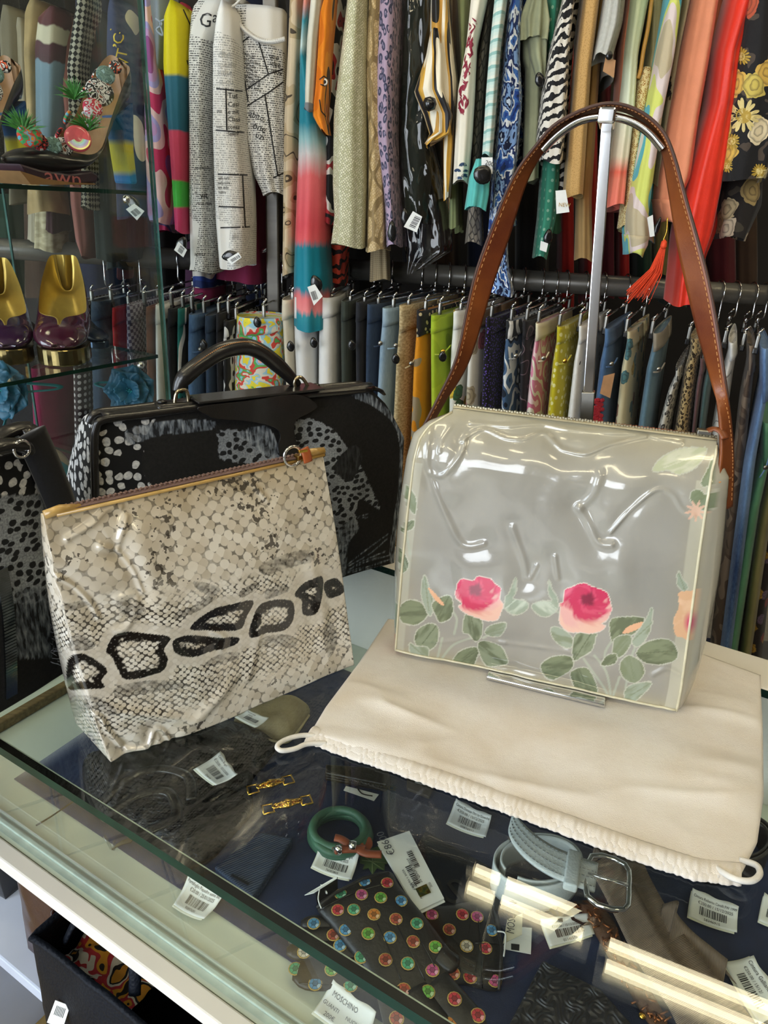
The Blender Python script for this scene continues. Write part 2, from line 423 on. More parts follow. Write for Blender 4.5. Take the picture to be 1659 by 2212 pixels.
blue_white = plain('pale_blue_panel', (196, 206, 226), 0.35, var=0.05, vs=10)  # pale blue for the low shelf, its brackets and the back panel
for u_ in (UL + 0.03, UR - 0.03):
    q = MB(); cbox(q, u_ - 0.018, u_ + 0.018, 0.82, 0.86, 0.0, DZ - 0.0345); q.build('leg', MAT['white_paint'], counter, smooth=False, bevel=0.002)
q = MB(); cbox(q, UL + 0.06, UR - 0.06, 0.80, 0.81, 0.02, DZ - 0.0345); q.build('back_panel', blue_white, counter, smooth=False)
q = MB(); cbox(q, -.985, UR - 0.05, 0.340, 0.79, 0.375, 0.40); q.build('lower_shelf', blue_white, counter, smooth=False, bevel=0.003)
for u_ in (-0.95, 0.0, 0.95):
    q = MB(); cbox(q, u_ - 0.02, u_ + 0.02, 0.36, 0.78, 0.0, 0.375); q.build('shelf_bracket', blue_white, counter, smooth=False)
# navy cloth lying on the deck
t = NT('navy_felt', 0.9, sheen=0.3); o_ = t.obj()
t.color(t.ramp(t.noise(o_, 30, 4), [(0.3, '0a1a3e'), (0.7, '12264e')])); t.bump(t.noise(o_, 900, 2), 0.3, 0.001); navy = t.m
nu, nv = 80, 40
gu, gv = np.meshgrid(np.linspace(-0.668, UR - 0.03, nu), np.linspace(0.343, 0.735, nv), indexing='ij')
zz = DZ + 0.0020 + 0.0012 * (fbm(gu * 9, gv * 9) + 0.5) * np.clip((gu + 0.7) * 30, 0, 1)
P = gu[..., None] * U + gv[..., None] * V + zz[..., None] * ZZ
o = MB().grid(P).build('display_cloth', navy, solid=0.001, solid_off=-1); tag(o, 'navy blue felt cloth spread on the pale deck inside the counter', 'cloth')
# ------------------------------------------------------------------ painting and draping helpers
def proj(P):
    d = np.asarray(P, float) - CAM; z = d @ FW
    return IW / 2 + FOC * (d @ RT) / z, IH / 2 - FOC * (d @ UP) / z
class Paint:
    def __init__(s, P, base):
        s.P = np.asarray(P, float); s.X, s.Y = proj(s.P); s.c = np.tile(A3(lin(base)), s.X.shape + (1,))
    def fill(s, m, col, k=1.0):
        col = A3(lin(col)); m = np.asarray(m, float)[..., None] * k; s.c = s.c * (1 - m) + col * m
    def poly(s, pts, col, n=5, k=1.0):
        m = pmask(s.X, s.Y, smooth_poly(pts, n) if n else pts); s.fill(m, col, k); return m
    def stroke(s, pts, w, col, k=1.0, n=5):
        d = ldist(s.X, s.Y, smooth_poly(pts, n, False) if n else pts); s.fill(np.clip((w - d) / 1.5 + 0.5, 0, 1), col, k)
    def leaf(s, pts, a, b, edge='c4c4b4', vein=None):
        sp = smooth_poly(pts, 5); m = pmask(s.X, s.Y, sp); d = ldist(s.X, s.Y, sp, True)
        s.fill((d < 2.4), edge, 0.8)
        s.fill(m, a)
        c = np.mean(A3(pts), 0); q = A3(pts[0]) - c; q = q / (np.linalg.norm(q) + 1e-9)
        sx = (s.X - c[0]) * q[0] + (s.Y - c[1]) * q[1]; sy = -(s.X - c[0]) * q[1] + (s.Y - c[1]) * q[0]
        nz = fbm(sx * 0.03 + c[0], sy * 0.10 + c[1], 3)
        s.fill(m * np.clip(nz * 2.2 + 0.35, 0, 1), b)
        s.fill(m * (np.abs(sy) < 1.3) * (sx > -np.linalg.norm(A3(pts[0]) - c) * 0.7), b, 0.8)
    def write(s, o, name='paint'):
        me = o.data; at = me.color_attributes.new(name, 'FLOAT_COLOR', 'POINT')
        buf = np.ones((len(me.vertices), 4), np.float32); buf[:s.c.reshape(-1, 3).shape[0], :3] = s.c.reshape(-1, 3)
        at.data.foreach_set('color', buf.ravel())
def bvh_of(o):
    me = o.data; off = A3(o.parent['_o']) if o.parent is not None and '_o' in o.parent else A3([0., 0, 0])
    return BVHTree.FromPolygons([Vector(A3(v.co) + off) for v in me.vertices], [tuple(p.vertices) for p in me.polygons])
def hit(b, x, y, lift=0.0006, fallback=None):
    d = Vector(ray(x, y)).normalized(); r = b.ray_cast(Vector(CAM), d)
    if r[0] is None: return None
    return A3(r[0]) - A3(d) * lift
_TXT = {}
def text2d(s):
    """outline text -> flat verts (unit = cap height about 0.7) and faces"""
    if s in _TXT: return _TXT[s]
    c = bpy.data.curves.new('t', 'FONT'); c.body = s; c.size = 1.0; c.resolution_u = 2
    o = bpy.data.objects.new('t', c); COL.objects.link(o); bpy.context.view_layer.update()
    me = bpy.data.meshes.new_from_object(o.evaluated_get(bpy.context.evaluated_depsgraph_get()))
    v = [(p.co.x, p.co.y) for p in me.vertices]; f = [tuple(q.vertices) for q in me.polygons]
    bpy.data.objects.remove(o); bpy.data.curves.remove(c); bpy.data.meshes.remove(me)
    _TXT[s] = (v, f); return v, f
def text_on(mb, s, fn, size, at=(0, 0), rot=0.0, shear=0.0, wid=1.0, mi=0):
    """lay text on a surface: fn(x, y) -> 3d point; size = letter height unit in fn's own units"""
    v, f = text2d(s); cr, sr = math.cos(rot), math.sin(rot); P = []
    for x, y in v:
        x = (x * wid + shear * y) * size; y = y * size
        P.append(fn(at[0] + x * cr - y * sr, at[1] + x * sr + y * cr))
    if any(p is None for p in P):
        bad = {i for i, p in enumerate(P) if p is None}; f = [q for q in f if not any(i in bad for i in q)]
        P = [p if p is not None else A3([0., 0, 0]) for p in P]
        keep = sorted({i for q in f for i in q}); ix = {k: i for i, k in enumerate(keep)}
        P = [P[k] for k in keep]; f = [tuple(ix[i] for i in q) for q in f]
    if P: mb.add(P, f, mi)
def attr_mat(name, rough, coat=0, bump=None, spec=0.5):
    t = NT(name, rough, coat=coat, spec=spec); t.color(t.attr('paint'))
    if bump: t.bump(t.noise(t.obj(), bump[0], 3), bump[1], 0.002)
    return t.m

# ------------------------------------------------------------------ white dust bag
def curve_px(pts, n, z):
    P = A3([onz(x, y, z) for x, y in pts]); d = np.r_[0, np.cumsum(np.linalg.norm(np.diff(P, axis=0), axis=1))]; t = np.linspace(0, d[-1], n)
    return np.stack([np.interp(t, d, P[:, k]) for k in range(3)], -1)
def coons(b, tp, l, r):
    n, m = len(b), len(l); s = np.linspace(0, 1, n)[:, None, None]; t = np.linspace(0, 1, m)[None, :, None]
    return (1 - t) * b[:, None] + t * tp[:, None] + (1 - s) * l[None] + s * r[None] - ((1 - s) * (1 - t) * b[0] + s * (1 - t) * b[-1] + (1 - s) * t * tp[0] + s * t * tp[-1])
t = NT('white_cotton_flannel', 0.95, sheen=0.4); o_ = t.obj()
t.color(t.ramp(t.noise(o_, 14, 4), [(0.3, 'dcd2c4'), (0.65, 'e8e3dc')])); t.bump(t.math('ADD', t.noise(o_, 1400, 2), t.math('MULTIPLY', t.noise(o_, 60, 3), 1.5)), 0.35, 0.0015); flannel = t.m
dust = thing('dust_bag', 'white flannel drawstring bag lying flat under the flowered handbag', 'bag', onz(1150, 1600, GT))
FB = [(668, 1586), (760, 1620), (860, 1652), (1000, 1702), (1130, 1748), (1260, 1796), (1400, 1846), (1500, 1878), (1600, 1890)]
TB = [(838, 1336), (1000, 1352), (1250, 1385), (1520, 1418), (1642, 1462)]
LB = [(668, 1586), (704, 1526), (776, 1430), (838, 1336)]
RB = [(1600, 1890), (1636, 1820), (1650, 1720), (1648, 1560), (1642, 1462)]
zf = 0.953; nu, nv = 150, 90
Pd = coons(curve_px(FB, nu, zf), curve_px(TB, nu, zf), curve_px(LB, nv, zf), curve_px(RB, nv, zf))
s_ = np.linspace(0, 1, nu)[:, None]; t_ = np.linspace(0, 1, nv)[None, :]
ed = np.minimum(np.minimum(s_, 1 - s_) * 12, np.minimum(t_ * 7 + 0.15, (1 - t_) * 8)); ed = np.clip(ed, 0, 1) ** 0.5
X, Y = Pd[..., 0], Pd[..., 1]
wr = 0.0085 * np.clip(1 - np.abs(fbm(X * 6 + Y * 9, Y * 15 + X * 1, 2)) * 3.2, 0, 1) ** 2 * (0.5 + vnoise(X * 9, Y * 9)) + 0.003 * fbm(X * 9, Y * 14 - X * 5, 2) + 0.0030 * np.clip(vnoise(X * 60 + Y * 22, Y * 12) + 0.1, 0, 1) * np.exp(-t_ * 7) + 0.0003 * fbm(X * 90, Y * 90, 2)
flat = np.clip((np.hypot((X - 0.18) / 0.16, (Y - 0.66) / 0.07) - 0.8) * 3, 0.0, 1)      # pressed flat under the stand
hz = 0.0010 + ed * (0.0028 + wr * flat) + np.clip((X * V[0] + Y * V[1]) - 0.79, 0, 1) * 0.10
top = Pd.copy(); top[..., 2] = GT + 0.0014 + hz
bot = Pd.copy(); bot[..., 2] = np.where((X * V[0] + Y * V[1]) > 0.788, GT + 0.0010, GT + 0.0006)
mb = MB(); mb.grid(top); mb.grid(bot, flip=True)
k = nu * nv
for i in range(nu - 1):
    for j in (0, nv - 1):
        q = (i * nv + j, i * nv + j + k, (i + 1) * nv + j + k, (i + 1) * nv + j); mb.f.append(q if j == 0 else q[::-1]); mb.mi.append(0)
for j in range(nv - 1):
    for i in (0, nu - 1):
        q = (i * nv + j, i * nv + j + 1, i * nv + j + 1 + k, i * nv + j + k); mb.f.append(q if i == 0 else q[::-1]); mb.mi.append(0)
mb.build('fabric', flannel, dust)
# gathered casing along the mouth: two ruffled plies and the seam
def ruffle(name, t0, t1, z, amp, ph):
    n = 320; mbr = MB(); P = np.zeros((n, 7, 3)); e = curve_px(FB, n, zf)
    nrm = A3([-0.35, -0.93, 0]); 
    for i in range(n):
        g = 0.55 * math.sin(i * 0.95 + ph + 2.5 * math.sin(i * 0.11)) + 0.5 * math.sin(i * 1.57 + ph + 2 * math.sin(i * .23)) + 0.5 * math.sin(i * 0.31)
        for j in range(7):
            w = lerp(t0, t1, j / 6); bulge = math.sin(PI * j / 6)
            P[i, j] = e[i] + nrm * (w + 0.0008 * g * (j / 6)); P[i, j, 2] = GT + z + bulge * 0.0030 + amp * g * (0.25 + bulge)
    mbr.grid(P, flip=True); return mbr.build(name, flannel, dust, solid=0.0012, solid_off=0)
ruffle('casing', -0.012, 0.006, 0.0036, 0.00035, 0.0)
ruffle('casing', -0.004, 0.0105, 0.0016, 0.00025, 2.0)
cordm = plain('white_cotton_cord', (238, 234, 226), 0.8, bump=0.5, bs=2500)
def cord(px, z, r, parent, mat, name='drawstring', zs=None):
    pts = smooth_poly([onz(x, y, z) for x, y in px], 5, False)
    if zs is not None:
        for i, p in enumerate(pts): p[2] = z + zs * math.sin(PI * i / (len(pts) - 1))
    MB().tube(pts, r, 7).build(name, mat, parent)
cord([(712, 1596), (680, 1592), (650, 1594), (618, 1604), (599, 1618), (607, 1628), (636, 1623), (664, 1610), (708, 1606)], GT + 0.0032, 0.0024, dust, cordm, zs=0.004)
cord([(1545, 1872), (1556, 1888), (1588, 1910), (1622, 1914), (1638, 1896), (1630, 1874), (1598, 1858)], GT + 0.0034, 0.0026, dust, cordm, zs=0.006)

# ------------------------------------------------------------------ chrome stand
F0 = onz(854, 1412, 0.957); F1 = onz(1460, 1543, 0.957); TT = (F1 - F0) / np.linalg.norm(F1 - F0); NN = A3([-TT[1], TT[0], 0])   # front of the flowered bag
def onbag(x, y, off=0.0): return onpl(x, y, F0 + NN * off, NN)
zp = 0.9565
stand = thing('bag_stand', 'chrome T-shaped bag stand behind the flowered handbag, strap over its top', 'stand', onz(1200, 1500, zp))
pa, pb = onz(1050, 1468, zp), onz(1305, 1530, zp); pt = (pb - pa) / np.linalg.norm(pb - pa); pn = A3([-pt[1], pt[0], 0]); L = np.linalg.norm(pb - pa)
MB().box((pa + pb) / 2 + pn * 0.066 + ZZ * 0.0022, (L, 0.132, 0.0044), (pt, pn, ZZ)).build('base_plate', MAT['chrome'], stand, smooth=False, bevel=0.001)
ptop = onbag(1312, 262, 0.092); pmid = onbag(1268, 890, 0.092); pbase = pmid + (pmid - ptop) * ((zp + 0.0045 - pmid[2]) / (pmid[2] - ptop[2])); 
psl = onbag(1271, 845, 0.092); ax = (ptop - pbase) / np.linalg.norm(ptop - pbase)
axx = TT - ax * np.dot(TT, ax); axx /= np.linalg.norm(axx); axy = np.cross(ax, axx)
MB().box((psl + ptop) / 2, (0.0098, 0.0098, np.linalg.norm(ptop - psl)), (axx, axy, ax)).build('pole', MAT['chrome'], stand, smooth=False, bevel=0.0008)
MB().box((psl + pbase) / 2, (0.0132, 0.0132, np.linalg.norm(psl - pbase)), (axx, axy, ax)).build('sleeve', MAT['steel'], stand, smooth=False, bevel=0.0008)
hc = onbag(1312, 258, 0.078)
MB().box(hc, (0.0135, 0.05, 0.0115), (TT, NN, ZZ)).build('cross_bar', MAT['chrome'], stand, smooth=False, bevel=0.0015)
MB().box(hc - NN * 0.028, (0.0145, 0.007, 0.0125), (TT, NN, ZZ)).build('end_cap', MAT['chrome'], stand, smooth=False, bevel=0.002)
cr_px = [(1172, 322), (1190, 302), (1215, 280), (1250, 258), (1290, 249), (1330, 249), (1370, 261), (1402, 283), (1424, 308), (1432, 318)]
cpt = smooth_poly([onbag(x, y + 4, 0.078) for x, y in cr_px], 5, False)
mb = MB(); n = len(cpt); P = np.zeros((n, 8, 3))
for i in range(n):
    tt = cpt[min(i + 1, n - 1)] - cpt[max(i - 1, 0)]; tt /= np.linalg.norm(tt); up = np.cross(NN, tt); up = up if up[2] > 0 else -up
    for j in range(8):
        a = 2 * PI * j / 8; P[i, j] = cpt[i] + NN * math.cos(a) * 0.011 + up * math.sin(a) * 0.0036
mb.grid(np.concatenate([P, P[:, :1]], 1)); mb.f.append(tuple(range(8))); mb.mi.append(0)
mb.build('strap_cradle', MAT['chrome'], stand)

# ------------------------------------------------------------------ generic soft bag body
def bag_body(fl, fr, depth, n_dir, zs, nf, ns, nb, bl, br, bulge, nl=None):
    """rings of a soft bag. fl(k), fr(k): front seam points of ring k; returns P[ring points, rings] plus index of front columns"""
    K = len(zs); R = []; nl = n_dir if nl is None else nl
    for k in range(K):
        a, b = fl[k], fr[k]; d = depth[k]; tx = b - a; w = np.linalg.norm(tx); tx = tx / w; ring = []
        for i in range(nf):
            s = i / (nf - 1); ring.append(a + (b - a) * s - n_dir * bulge[k] * math.sin(PI * s) ** 0.7)
        for i in range(1, ns):
            s = i / ns; ring.append(b + n_dir * d * s + tx * br[k] * math.sin(PI * s) ** 0.8)
        for i in range(nb):
            s = i / (nb - 1); ring.append(b + (a - b) * s + lerp(n_dir, nl, s) * d + n_dir * (bulge[k] * 0.6 * math.sin(PI * s)))
        for i in range(1, ns):
            s = 1 - i / ns; ring.append(a + nl * d * s - tx * bl[k] * math.sin(PI * s) ** 0.8)
        R.append(ring)
    return np.swapaxes(A3(R), 0, 1)
def close_caps(mb, n, K):
    mb.f.append(tuple(i * K for i in range(n))[::-1]); mb.mi.append(0)
    mb.f.append(tuple(i * K + K - 1 for i in range(n))); mb.mi.append(0)
def zip_strip(a, b, parent, tape_m, teeth_m, nrm, w=0.012, n=90, sag=0.0):
    d = b - a; L = np.linalg.norm(d); d = d / L; up = np.cross(d, nrm); up = up if up[2] > 0 else -up
    c = [a + d * L * i / 40 + up * (0.0016 + sag * math.sin(PI * i / 40)) for i in range(41)]
    P = np.zeros((41, 5, 3))
    for i in range(41):
        for j in range(5): P[i, j] = c[i] + nrm * (w * (j / 4 - 0.5)) + up * (0.0006 * (1 - abs(j - 2)))
    MB().grid(P).build('zip_tape', tape_m, parent, solid=0.0008, solid_off=0)
    mb = MB()
    for i in range(n):
        s = (i + 0.5) / n; p = a + d * L * s + up * (0.0030 + sag * math.sin(PI * s))
        mb.box(p + nrm * (0.0008 * (1 if i % 2 else -1)), (L / n * 0.72, 0.0034, 0.0016), (d, nrm, up))
    tag(mb.build('zip_teeth', teeth_m, parent, smooth=False), kind='stuff')
    return d, up, L

# ------------------------------------------------------------------ flowered vinyl handbag
hb = thing('handbag', 'flowered translucent vinyl handbag with a brown leather strap on a stand', 'handbag', (F0 + F1) / 2)
SL = [(854, 1411), (860, 1330), (868, 1230), (880, 1110), (893, 1005), (908, 945), (932, 915), (976, 893)]
SR = [(1460, 1542), (1471, 1488), (1492, 1335), (1510, 1200), (1526, 1090), (1537, 1020), (1545, 990), (1547, 972)]
def topoff(z): return 0.031 * np.clip((z - 1.195) / 0.05, 0, 1) ** 1.6
K = 250; z0 = 0.9613; zs = np.linspace(z0, 1.2435, K)
def edge_tab(px):
    z_, s_ = [], []
    for x, y in px:
        p = onbag(x, y, 0)
        for _ in range(4): p = onbag(x, y, float(topoff(p[2])))
        z_.append(p[2]); s_.append(np.dot(p - F0, TT))
    o = np.argsort(z_); return A3(z_)[o], A3(s_)[o]
lz, ls = edge_tab(SL); rz, rs = edge_tab(SR)
fl = [F0 * A3([1, 1, 0]) + TT * np.interp(z, lz, ls) + NN * topoff(z) + ZZ * z for z in zs]
fr = [F0 * A3([1, 1, 0]) + TT * np.interp(z, rz, rs) + NN * topoff(z) + ZZ * z for z in zs]
tk = (zs - z0) / (zs[-1] - z0)
depth = 0.070 * (1 - 0.55 * tk) * np.clip((1.252 - zs) / 0.05, 0.12, 1) ** 0.7
bl = 0.009 + 0.006 * np.sin(PI * tk); br = 0.012 + 0.012 * np.sin(PI * np.clip(tk, 0, 1)) ** 0.7
bl = bl * np.clip((1.2435 - zs) / 0.03, 0, 1); br = br * np.clip((1.2435 - zs) / 0.03, 0, 1)
bul = 0.008 * np.sin(PI * np.clip(tk * 0.93 + 0.05, 0, 1))
nf, ns, nb = 290, 12, 22
P0 = bag_body(fl, fr, depth, NN, zs, nf, ns, nb, bl, br, bul)
a_ = (P0 - F0) @ TT; z_ = P0[..., 2] - z0
puck = 0.0055 * fbm(a_ * 13 + 3, z_ * 11, 3) * np.exp(-((z_ - 0.26) / 0.06) ** 2)
puck += 0.0050 * fbm(a_ * 9, z_ * 13 + 5, 2) * np.exp(-((a_ - 0.05) / 0.06) ** 2)
puck += 0.0036 * fbm(a_ * 9, z_ * 13 + 5, 2)
puck += 0.0022 * np.abs(vnoise(a_ * 26 + 2, z_ * 15)) + 0.0010 * fbm(a_ * 40, z_ * 22, 2)
puck += 0.0030 * np.exp(-((a_ - 0.035 - 0.24 * np.clip(0.24 - z_, 0, 1)) / 0.014) ** 2) * np.clip((z_ - 0.06) * 9, 0, 1)
puck += 0.0026 * np.exp(-((a_ - 0.215 + 0.35 * (z_ - 0.17)) / 0.012) ** 2) * np.exp(-((z_ - 0.17) / 0.04) ** 2)
lf = np.zeros(P0.shape[0]); lf[:nf] = np.sin(np.linspace(0, PI, nf)) ** 0.35
def creases(P, lst, org, k):
    X, Y = proj(P); out = np.zeros(X.shape)
    for pts, w, h in lst:
        d = ldist(X, Y, smooth_poly([(org[0] + x / k, org[1] + y / k) for x, y in pts], 5, False)); j = 0.75 + 0.5 * vnoise(X * .03, Y * .03)
        out += h * j * np.exp(-(d / w) ** 2) - h * 0.9 * np.exp(-(d / (w * 4.5)) ** 2)
    return out
puck[:nf] += creases(P0[:nf], [([(250, 205), (238, 300), (245, 380), (300, 540), (380, 690), (470, 690)], 7, .0045), ([(395, 235), (390, 280), (360, 340), (300, 400), (250, 390)], 6, .004), ([(340, 190), (300, 250), (290, 300)], 5, .003),
  ([(380, 255), (430, 222), (480, 210), (560, 245), (640, 250), (720, 228), (780, 280), (810, 300), (900, 312), (1000, 272), (1150, 240)], 5, .0036), ([(420, 180), (560, 195), (700, 190), (860, 215), (1100, 230), (1300, 260)], 5, .0026), ([(870, 540), (905, 600), (950, 680), (1005, 688)], 8, .004), ([(960, 400), (930, 480), (870, 545)], 9, .003),
  ([(1000, 640), (1090, 540), (1190, 462), (1260, 480), (1300, 540), (1350, 570)], 5, .003), ([(590, 620), (640, 760), (650, 830)], 7, .0026), ([(770, 740), (782, 830)], 5, .0024), ([(665, 835), (692, 780)], 5, .0024), ([(330, 1190), (560, 1222), (760, 1262), (1000, 1320), (1200, 1360)], 6, .003), ([(1180, 1232), (1240, 1205), (1290, 1230)], 6, .003), ([(110, 1085), (300, 1095), (420, 1080), (560, 1105)], 5, .0014), ([(540, 1100), (800, 1130), (960, 1160)], 5, .0014)], (800, 820), 1.9313)
P1 = P0 - NN * (puck * lf[:, None])[..., None]
mb = MB(); mb.grid(P1, uv=np.stack([a_, z_], -1), wrap=True, flip=False); close_caps(mb, P1.shape[0], K)
tv = NT('flower_printed_vinyl', 0.16, coat=0.9, spec=0.6)
tv.color(tv.attr('paint')); tv.b.inputs['Subsurface Weight'].default_value = 0.12; tv.b.inputs['Subsurface Radius'].default_value = (0.02, 0.02, 0.02); tv.b.inputs['Subsurface Scale'].default_value = 0.3
tv.bump(tv.noise(tv.obj(), 90, 3), 0.06, 0.004)
body = mb.build('body', tv.m, hb)
pt_ = Paint(P0, (152, 149, 142)); pt_.fill(np.clip(fbm(a_ * 16, z_ * 16) * 1.4 + 0.3, 0, 0.5), (166, 163, 155))
fm = np.zeros(P0.shape[:2]); fm[:nf] = 1
dl = (a_ - np.interp(P0[..., 2], lz, ls)); dr = (np.interp(P0[..., 2], rz, rs) - a_)
edge = np.exp(-np.minimum(np.minimum(dl, dr) / 0.010, np.minimum(z_ / 0.012, (0.285 - z_) / 0.028)))
pt_.fill(np.clip(edge, 0, 1) * 0.75, (176, 166, 132)); pt_.fill(1 - fm, (176, 172, 158), 0.9)
pt_.fill(fm * np.clip((.0125 - dr) / .001, 0, 1) * (z_ < .25), (192, 188, 170), .75); pt_.fill(fm * np.clip((.010 - dl) / .001, 0, 1) * (z_ < .23), (188, 185, 170), .6)
sc = lambda L_: [(800 + x / 1.9313, 820 + y / 1.9313) for x, y in L_]
DG, MG, PG, PP = (98, 108, 82), (126, 136, 106), (158, 168, 150), (136, 146, 120)
leafs = [([(240, 970), (225, 945), (190, 925), (150, 925), (125, 950), (125, 1000), (150, 1018), (190, 1022), (225, 1000)], MG, DG),
 ([(225, 820), (245, 880), (262, 930), (250, 985), (222, 935), (212, 880)], PG, PP), ([(330, 900), (275, 920), (258, 945), (275, 985), (292, 1010), (335, 990), (345, 940)], MG, DG),
 ([(275, 1025), (240, 1020), (195, 1050), (190, 1100), (230, 1130), (270, 1110), (285, 1060)], PP, DG), ([(165, 1100), (190, 1112), (240, 1120), (235, 1160), (200, 1150), (170, 1140)], PG, PP),
 ([(440, 1095), (465, 1060), (465, 1000), (440, 985), (400, 975), (388, 1050), (412, 1062)], PP, DG), ([(480, 1062), (500, 1025), (565, 1010), (555, 1050), (530, 1075)], PG, PP),
 ([(450, 1130), (420, 1122), (370, 1140), (340, 1190), (370, 1215), (420, 1205), (440, 1170)], MG, DG), ([(450, 1105), (480, 1095), (540, 1120), (560, 1150), (570, 1190), (530, 1202), (480, 1200), (455, 1150)], PP, DG),
 ([(565, 950), (600, 975), (640, 965), (660, 940), (640, 920), (595, 912), (608, 880), (605, 830), (580, 890), (565, 905)], PG, (198, 206, 190)),
 ([(780, 955), (740, 985), (700, 975), (675, 940), (720, 922), (760, 922), (745, 890), (745, 840), (760, 880), (777, 905)], PG, (198, 206, 190)),
 ([(845, 1090), (830, 1060), (790, 1035), (755, 1035), (765, 1080), (800, 1112), (835, 1117)], PG, PP), ([(850, 1170), (890, 1150), (920, 1130), (935, 1090), (940, 1050), (900, 1055), (860, 1060), (845, 1110)], PP, DG),
 ([(845, 1190), (830, 1155), (760, 1160), (715, 1190), (720, 1230), (760, 1255), (820, 1225)], MG, DG), ([(870, 1205), (910, 1210), (940, 1270), (945, 1340), (900, 1335), (855, 1290), (835, 1230)], MG, DG),
 ([(1010, 1090), (1050, 1080), (1095, 1060), (1130, 1020), (1135, 990), (1030, 990), (1000, 1012)], MG, DG), ([(1015, 1150), (1050, 1150), (1085, 1100), (1080, 1065), (1020, 1080)], PP, MG),
 ([(1095, 1085), (1150, 1000), (1175, 950), (1170, 1030), (1140, 1090), (1110, 1110)], PG, PP), ([(1110, 1140), (1150, 1095), (1220, 1080), (1265, 1100), (1280, 1160), (1220, 1188), (1150, 1180)], MG, DG),
 ([(965, 1190), (990, 1150), (1025, 1145), (1020, 1180)], MG, DG), ([(1080, 1150), (1130, 1180), (1140, 1230), (1100, 1265), (1055, 1240), (1042, 1185)], PP, MG), ([(1170, 1265), (1080, 1280), (1062, 1330), (1100, 1340), (1140, 1310)], PG, PP),
 ([(1400, 300), (1390, 285), (1290, 290), (1210, 330), (1180, 380), (1240, 376), (1290, 392), (1360, 362)], (186, 190, 158), (206, 206, 182)), ([(1430, 330), (1405, 380), (1380, 432), (1400, 445), (1432, 420)], MG, PP),
 ([(1440, 460), (1400, 480), (1370, 460), (1340, 472), (1340, 510), (1390, 545), (1430, 540)], PP, MG), ([(1285, 800), (1300, 830), (1322, 858), (1312, 882), (1282, 852)], PG, PP),
 ([(150, 440), (188, 490), (186, 560), (162, 535), (143, 480)], PP, MG), ([(180, 588), (176, 620), (150, 632), (128, 630), (150, 600)], MG, DG), ([(122, 705), (156, 760), (150, 795), (124, 800)], PP, DG), ([(100, 930), (112, 950), (108, 1040), (98, 1000)], PP, MG)]
for st in ([(295, 1170), (350, 1105), (440, 1075)], [(280, 1160), (300, 1078)], [(350, 1060), (362, 1000), (345, 965)], [(470, 1080), (540, 1040)], [(1005, 1345), (960, 1265), (890, 1165)], [(1004, 1330), (985, 1220), (935, 1150)],
           [(1010, 1330), (1040, 1240)], [(972, 1195), (982, 1130), (1010, 1085)], [(1090, 1150), (1110, 1100)], [(1065, 1300), (1070, 1250)], [(845, 1190), (850, 1160)], [(570, 945), (545, 950)], [(775, 965), (800, 975)], [(1410, 440), (1395, 520)], [(150, 640), (165, 730)]):
    pt_.stroke(sc(st), 2.6, (176, 180, 164), 0.9)
for pl, a, b in leafs: pt_.leaf(sc(pl), a, b)
for pl in ([(240, 872), (262, 885), (305, 930), (300, 940), (265, 915)], [(1050, 1055), (1080, 1025), (1135, 1008), (1120, 1035), (1075, 1055)]): pt_.poly(sc(pl), (232, 178, 140))
def rose(out, ctr, R):
    o = sc(out); m = pmask(pt_.X, pt_.Y, smooth_poly(o, 5)); cx, cy = sc([ctr])[0]
    pt_.fill(ldist(pt_.X, pt_.Y, smooth_poly(o, 5), True) < 2, (236, 214, 204), 0.8)
    dx, dy = pt_.X - cx, pt_.Y - cy; r = np.hypot(dx, dy * 1.1) / (R / 1.9313); an = np.arctan2(dy, dx)
    nz = fbm(an * 2.2 + r * 1.5, r * 3.2 + an, 3)
    pt_.fill(m, (232, 176, 170)); pt_.fill(m * np.clip((1.22 - r - np.clip(dy, 0, 99) * 0.0075 + nz * 0.75) * 3.6, 0, 1), (206, 44, 92))
    pt_.fill(m * np.clip(np.sin(r * 9 + an * 2 + nz * 3) * 0.8 - 0.2, 0, 0.75) * (r < 0.95), (228, 84, 122))
    pt_.fill(m * np.clip((0.30 - r + nz * 0.12) * 8, 0, 1), (138, 22, 62)); pt_.fill(m * np.clip((r - 0.9 + nz * 0.5) * 2, 0, 0.5) * (dy > 0), (244, 206, 176))
rose([(365, 850), (385, 832), (430, 838), (450, 822), (500, 830), (520, 850), (545, 870), (540, 910), (555, 935), (545, 965), (530, 995), (490, 1000), (440, 985), (400, 970), (370, 945), (385, 930), (358, 905), (360, 870)], (440, 875), 108)
rose([(815, 875), (840, 865), (870, 850), (900, 848), (930, 862), (960, 870), (990, 890), (1000, 925), (1005, 955), (985, 1000), (960, 1015), (980, 1025), (960, 1045), (915, 1055), (870, 1050), (830, 1050), (795, 1020), (790, 990), (795, 955), (790, 935), (805, 925), (810, 900)], (908, 912), 118)
m = pt_.poly(sc([(1290, 885), (1340, 880), (1375, 885), (1352, 1080), (1300, 1075), (1270, 1060), (1265, 1000), (1285, 950), (1285, 910)]), (226, 180, 142))
pt_.fill(m * np.clip(fbm(pt_.X * 0.06, pt_.Y * 0.05) * 2, 0, 0.7), (240, 202, 168)); c = sc([(1334, 1015)])[0]
pt_.fill(m * np.clip(1.3 - np.hypot((pt_.X - c[0]) / 12, (pt_.Y - c[1]) / 22), 0, 1), (206, 60, 110))
c = sc([(1358, 548)])[0]; rr = np.hypot(pt_.X - c[0], pt_.Y - c[1]); an = np.arctan2(pt_.Y - c[1], pt_.X - c[0])
pt_.fill(rr < 17 + 7 * np.sin(an * 9), (226, 184, 160), 0.85)
pt_.poly(sc([(92, 1055), (104, 1058), (104, 1140), (92, 1138)]), (226, 150, 110), 0)
pt_.write(body)
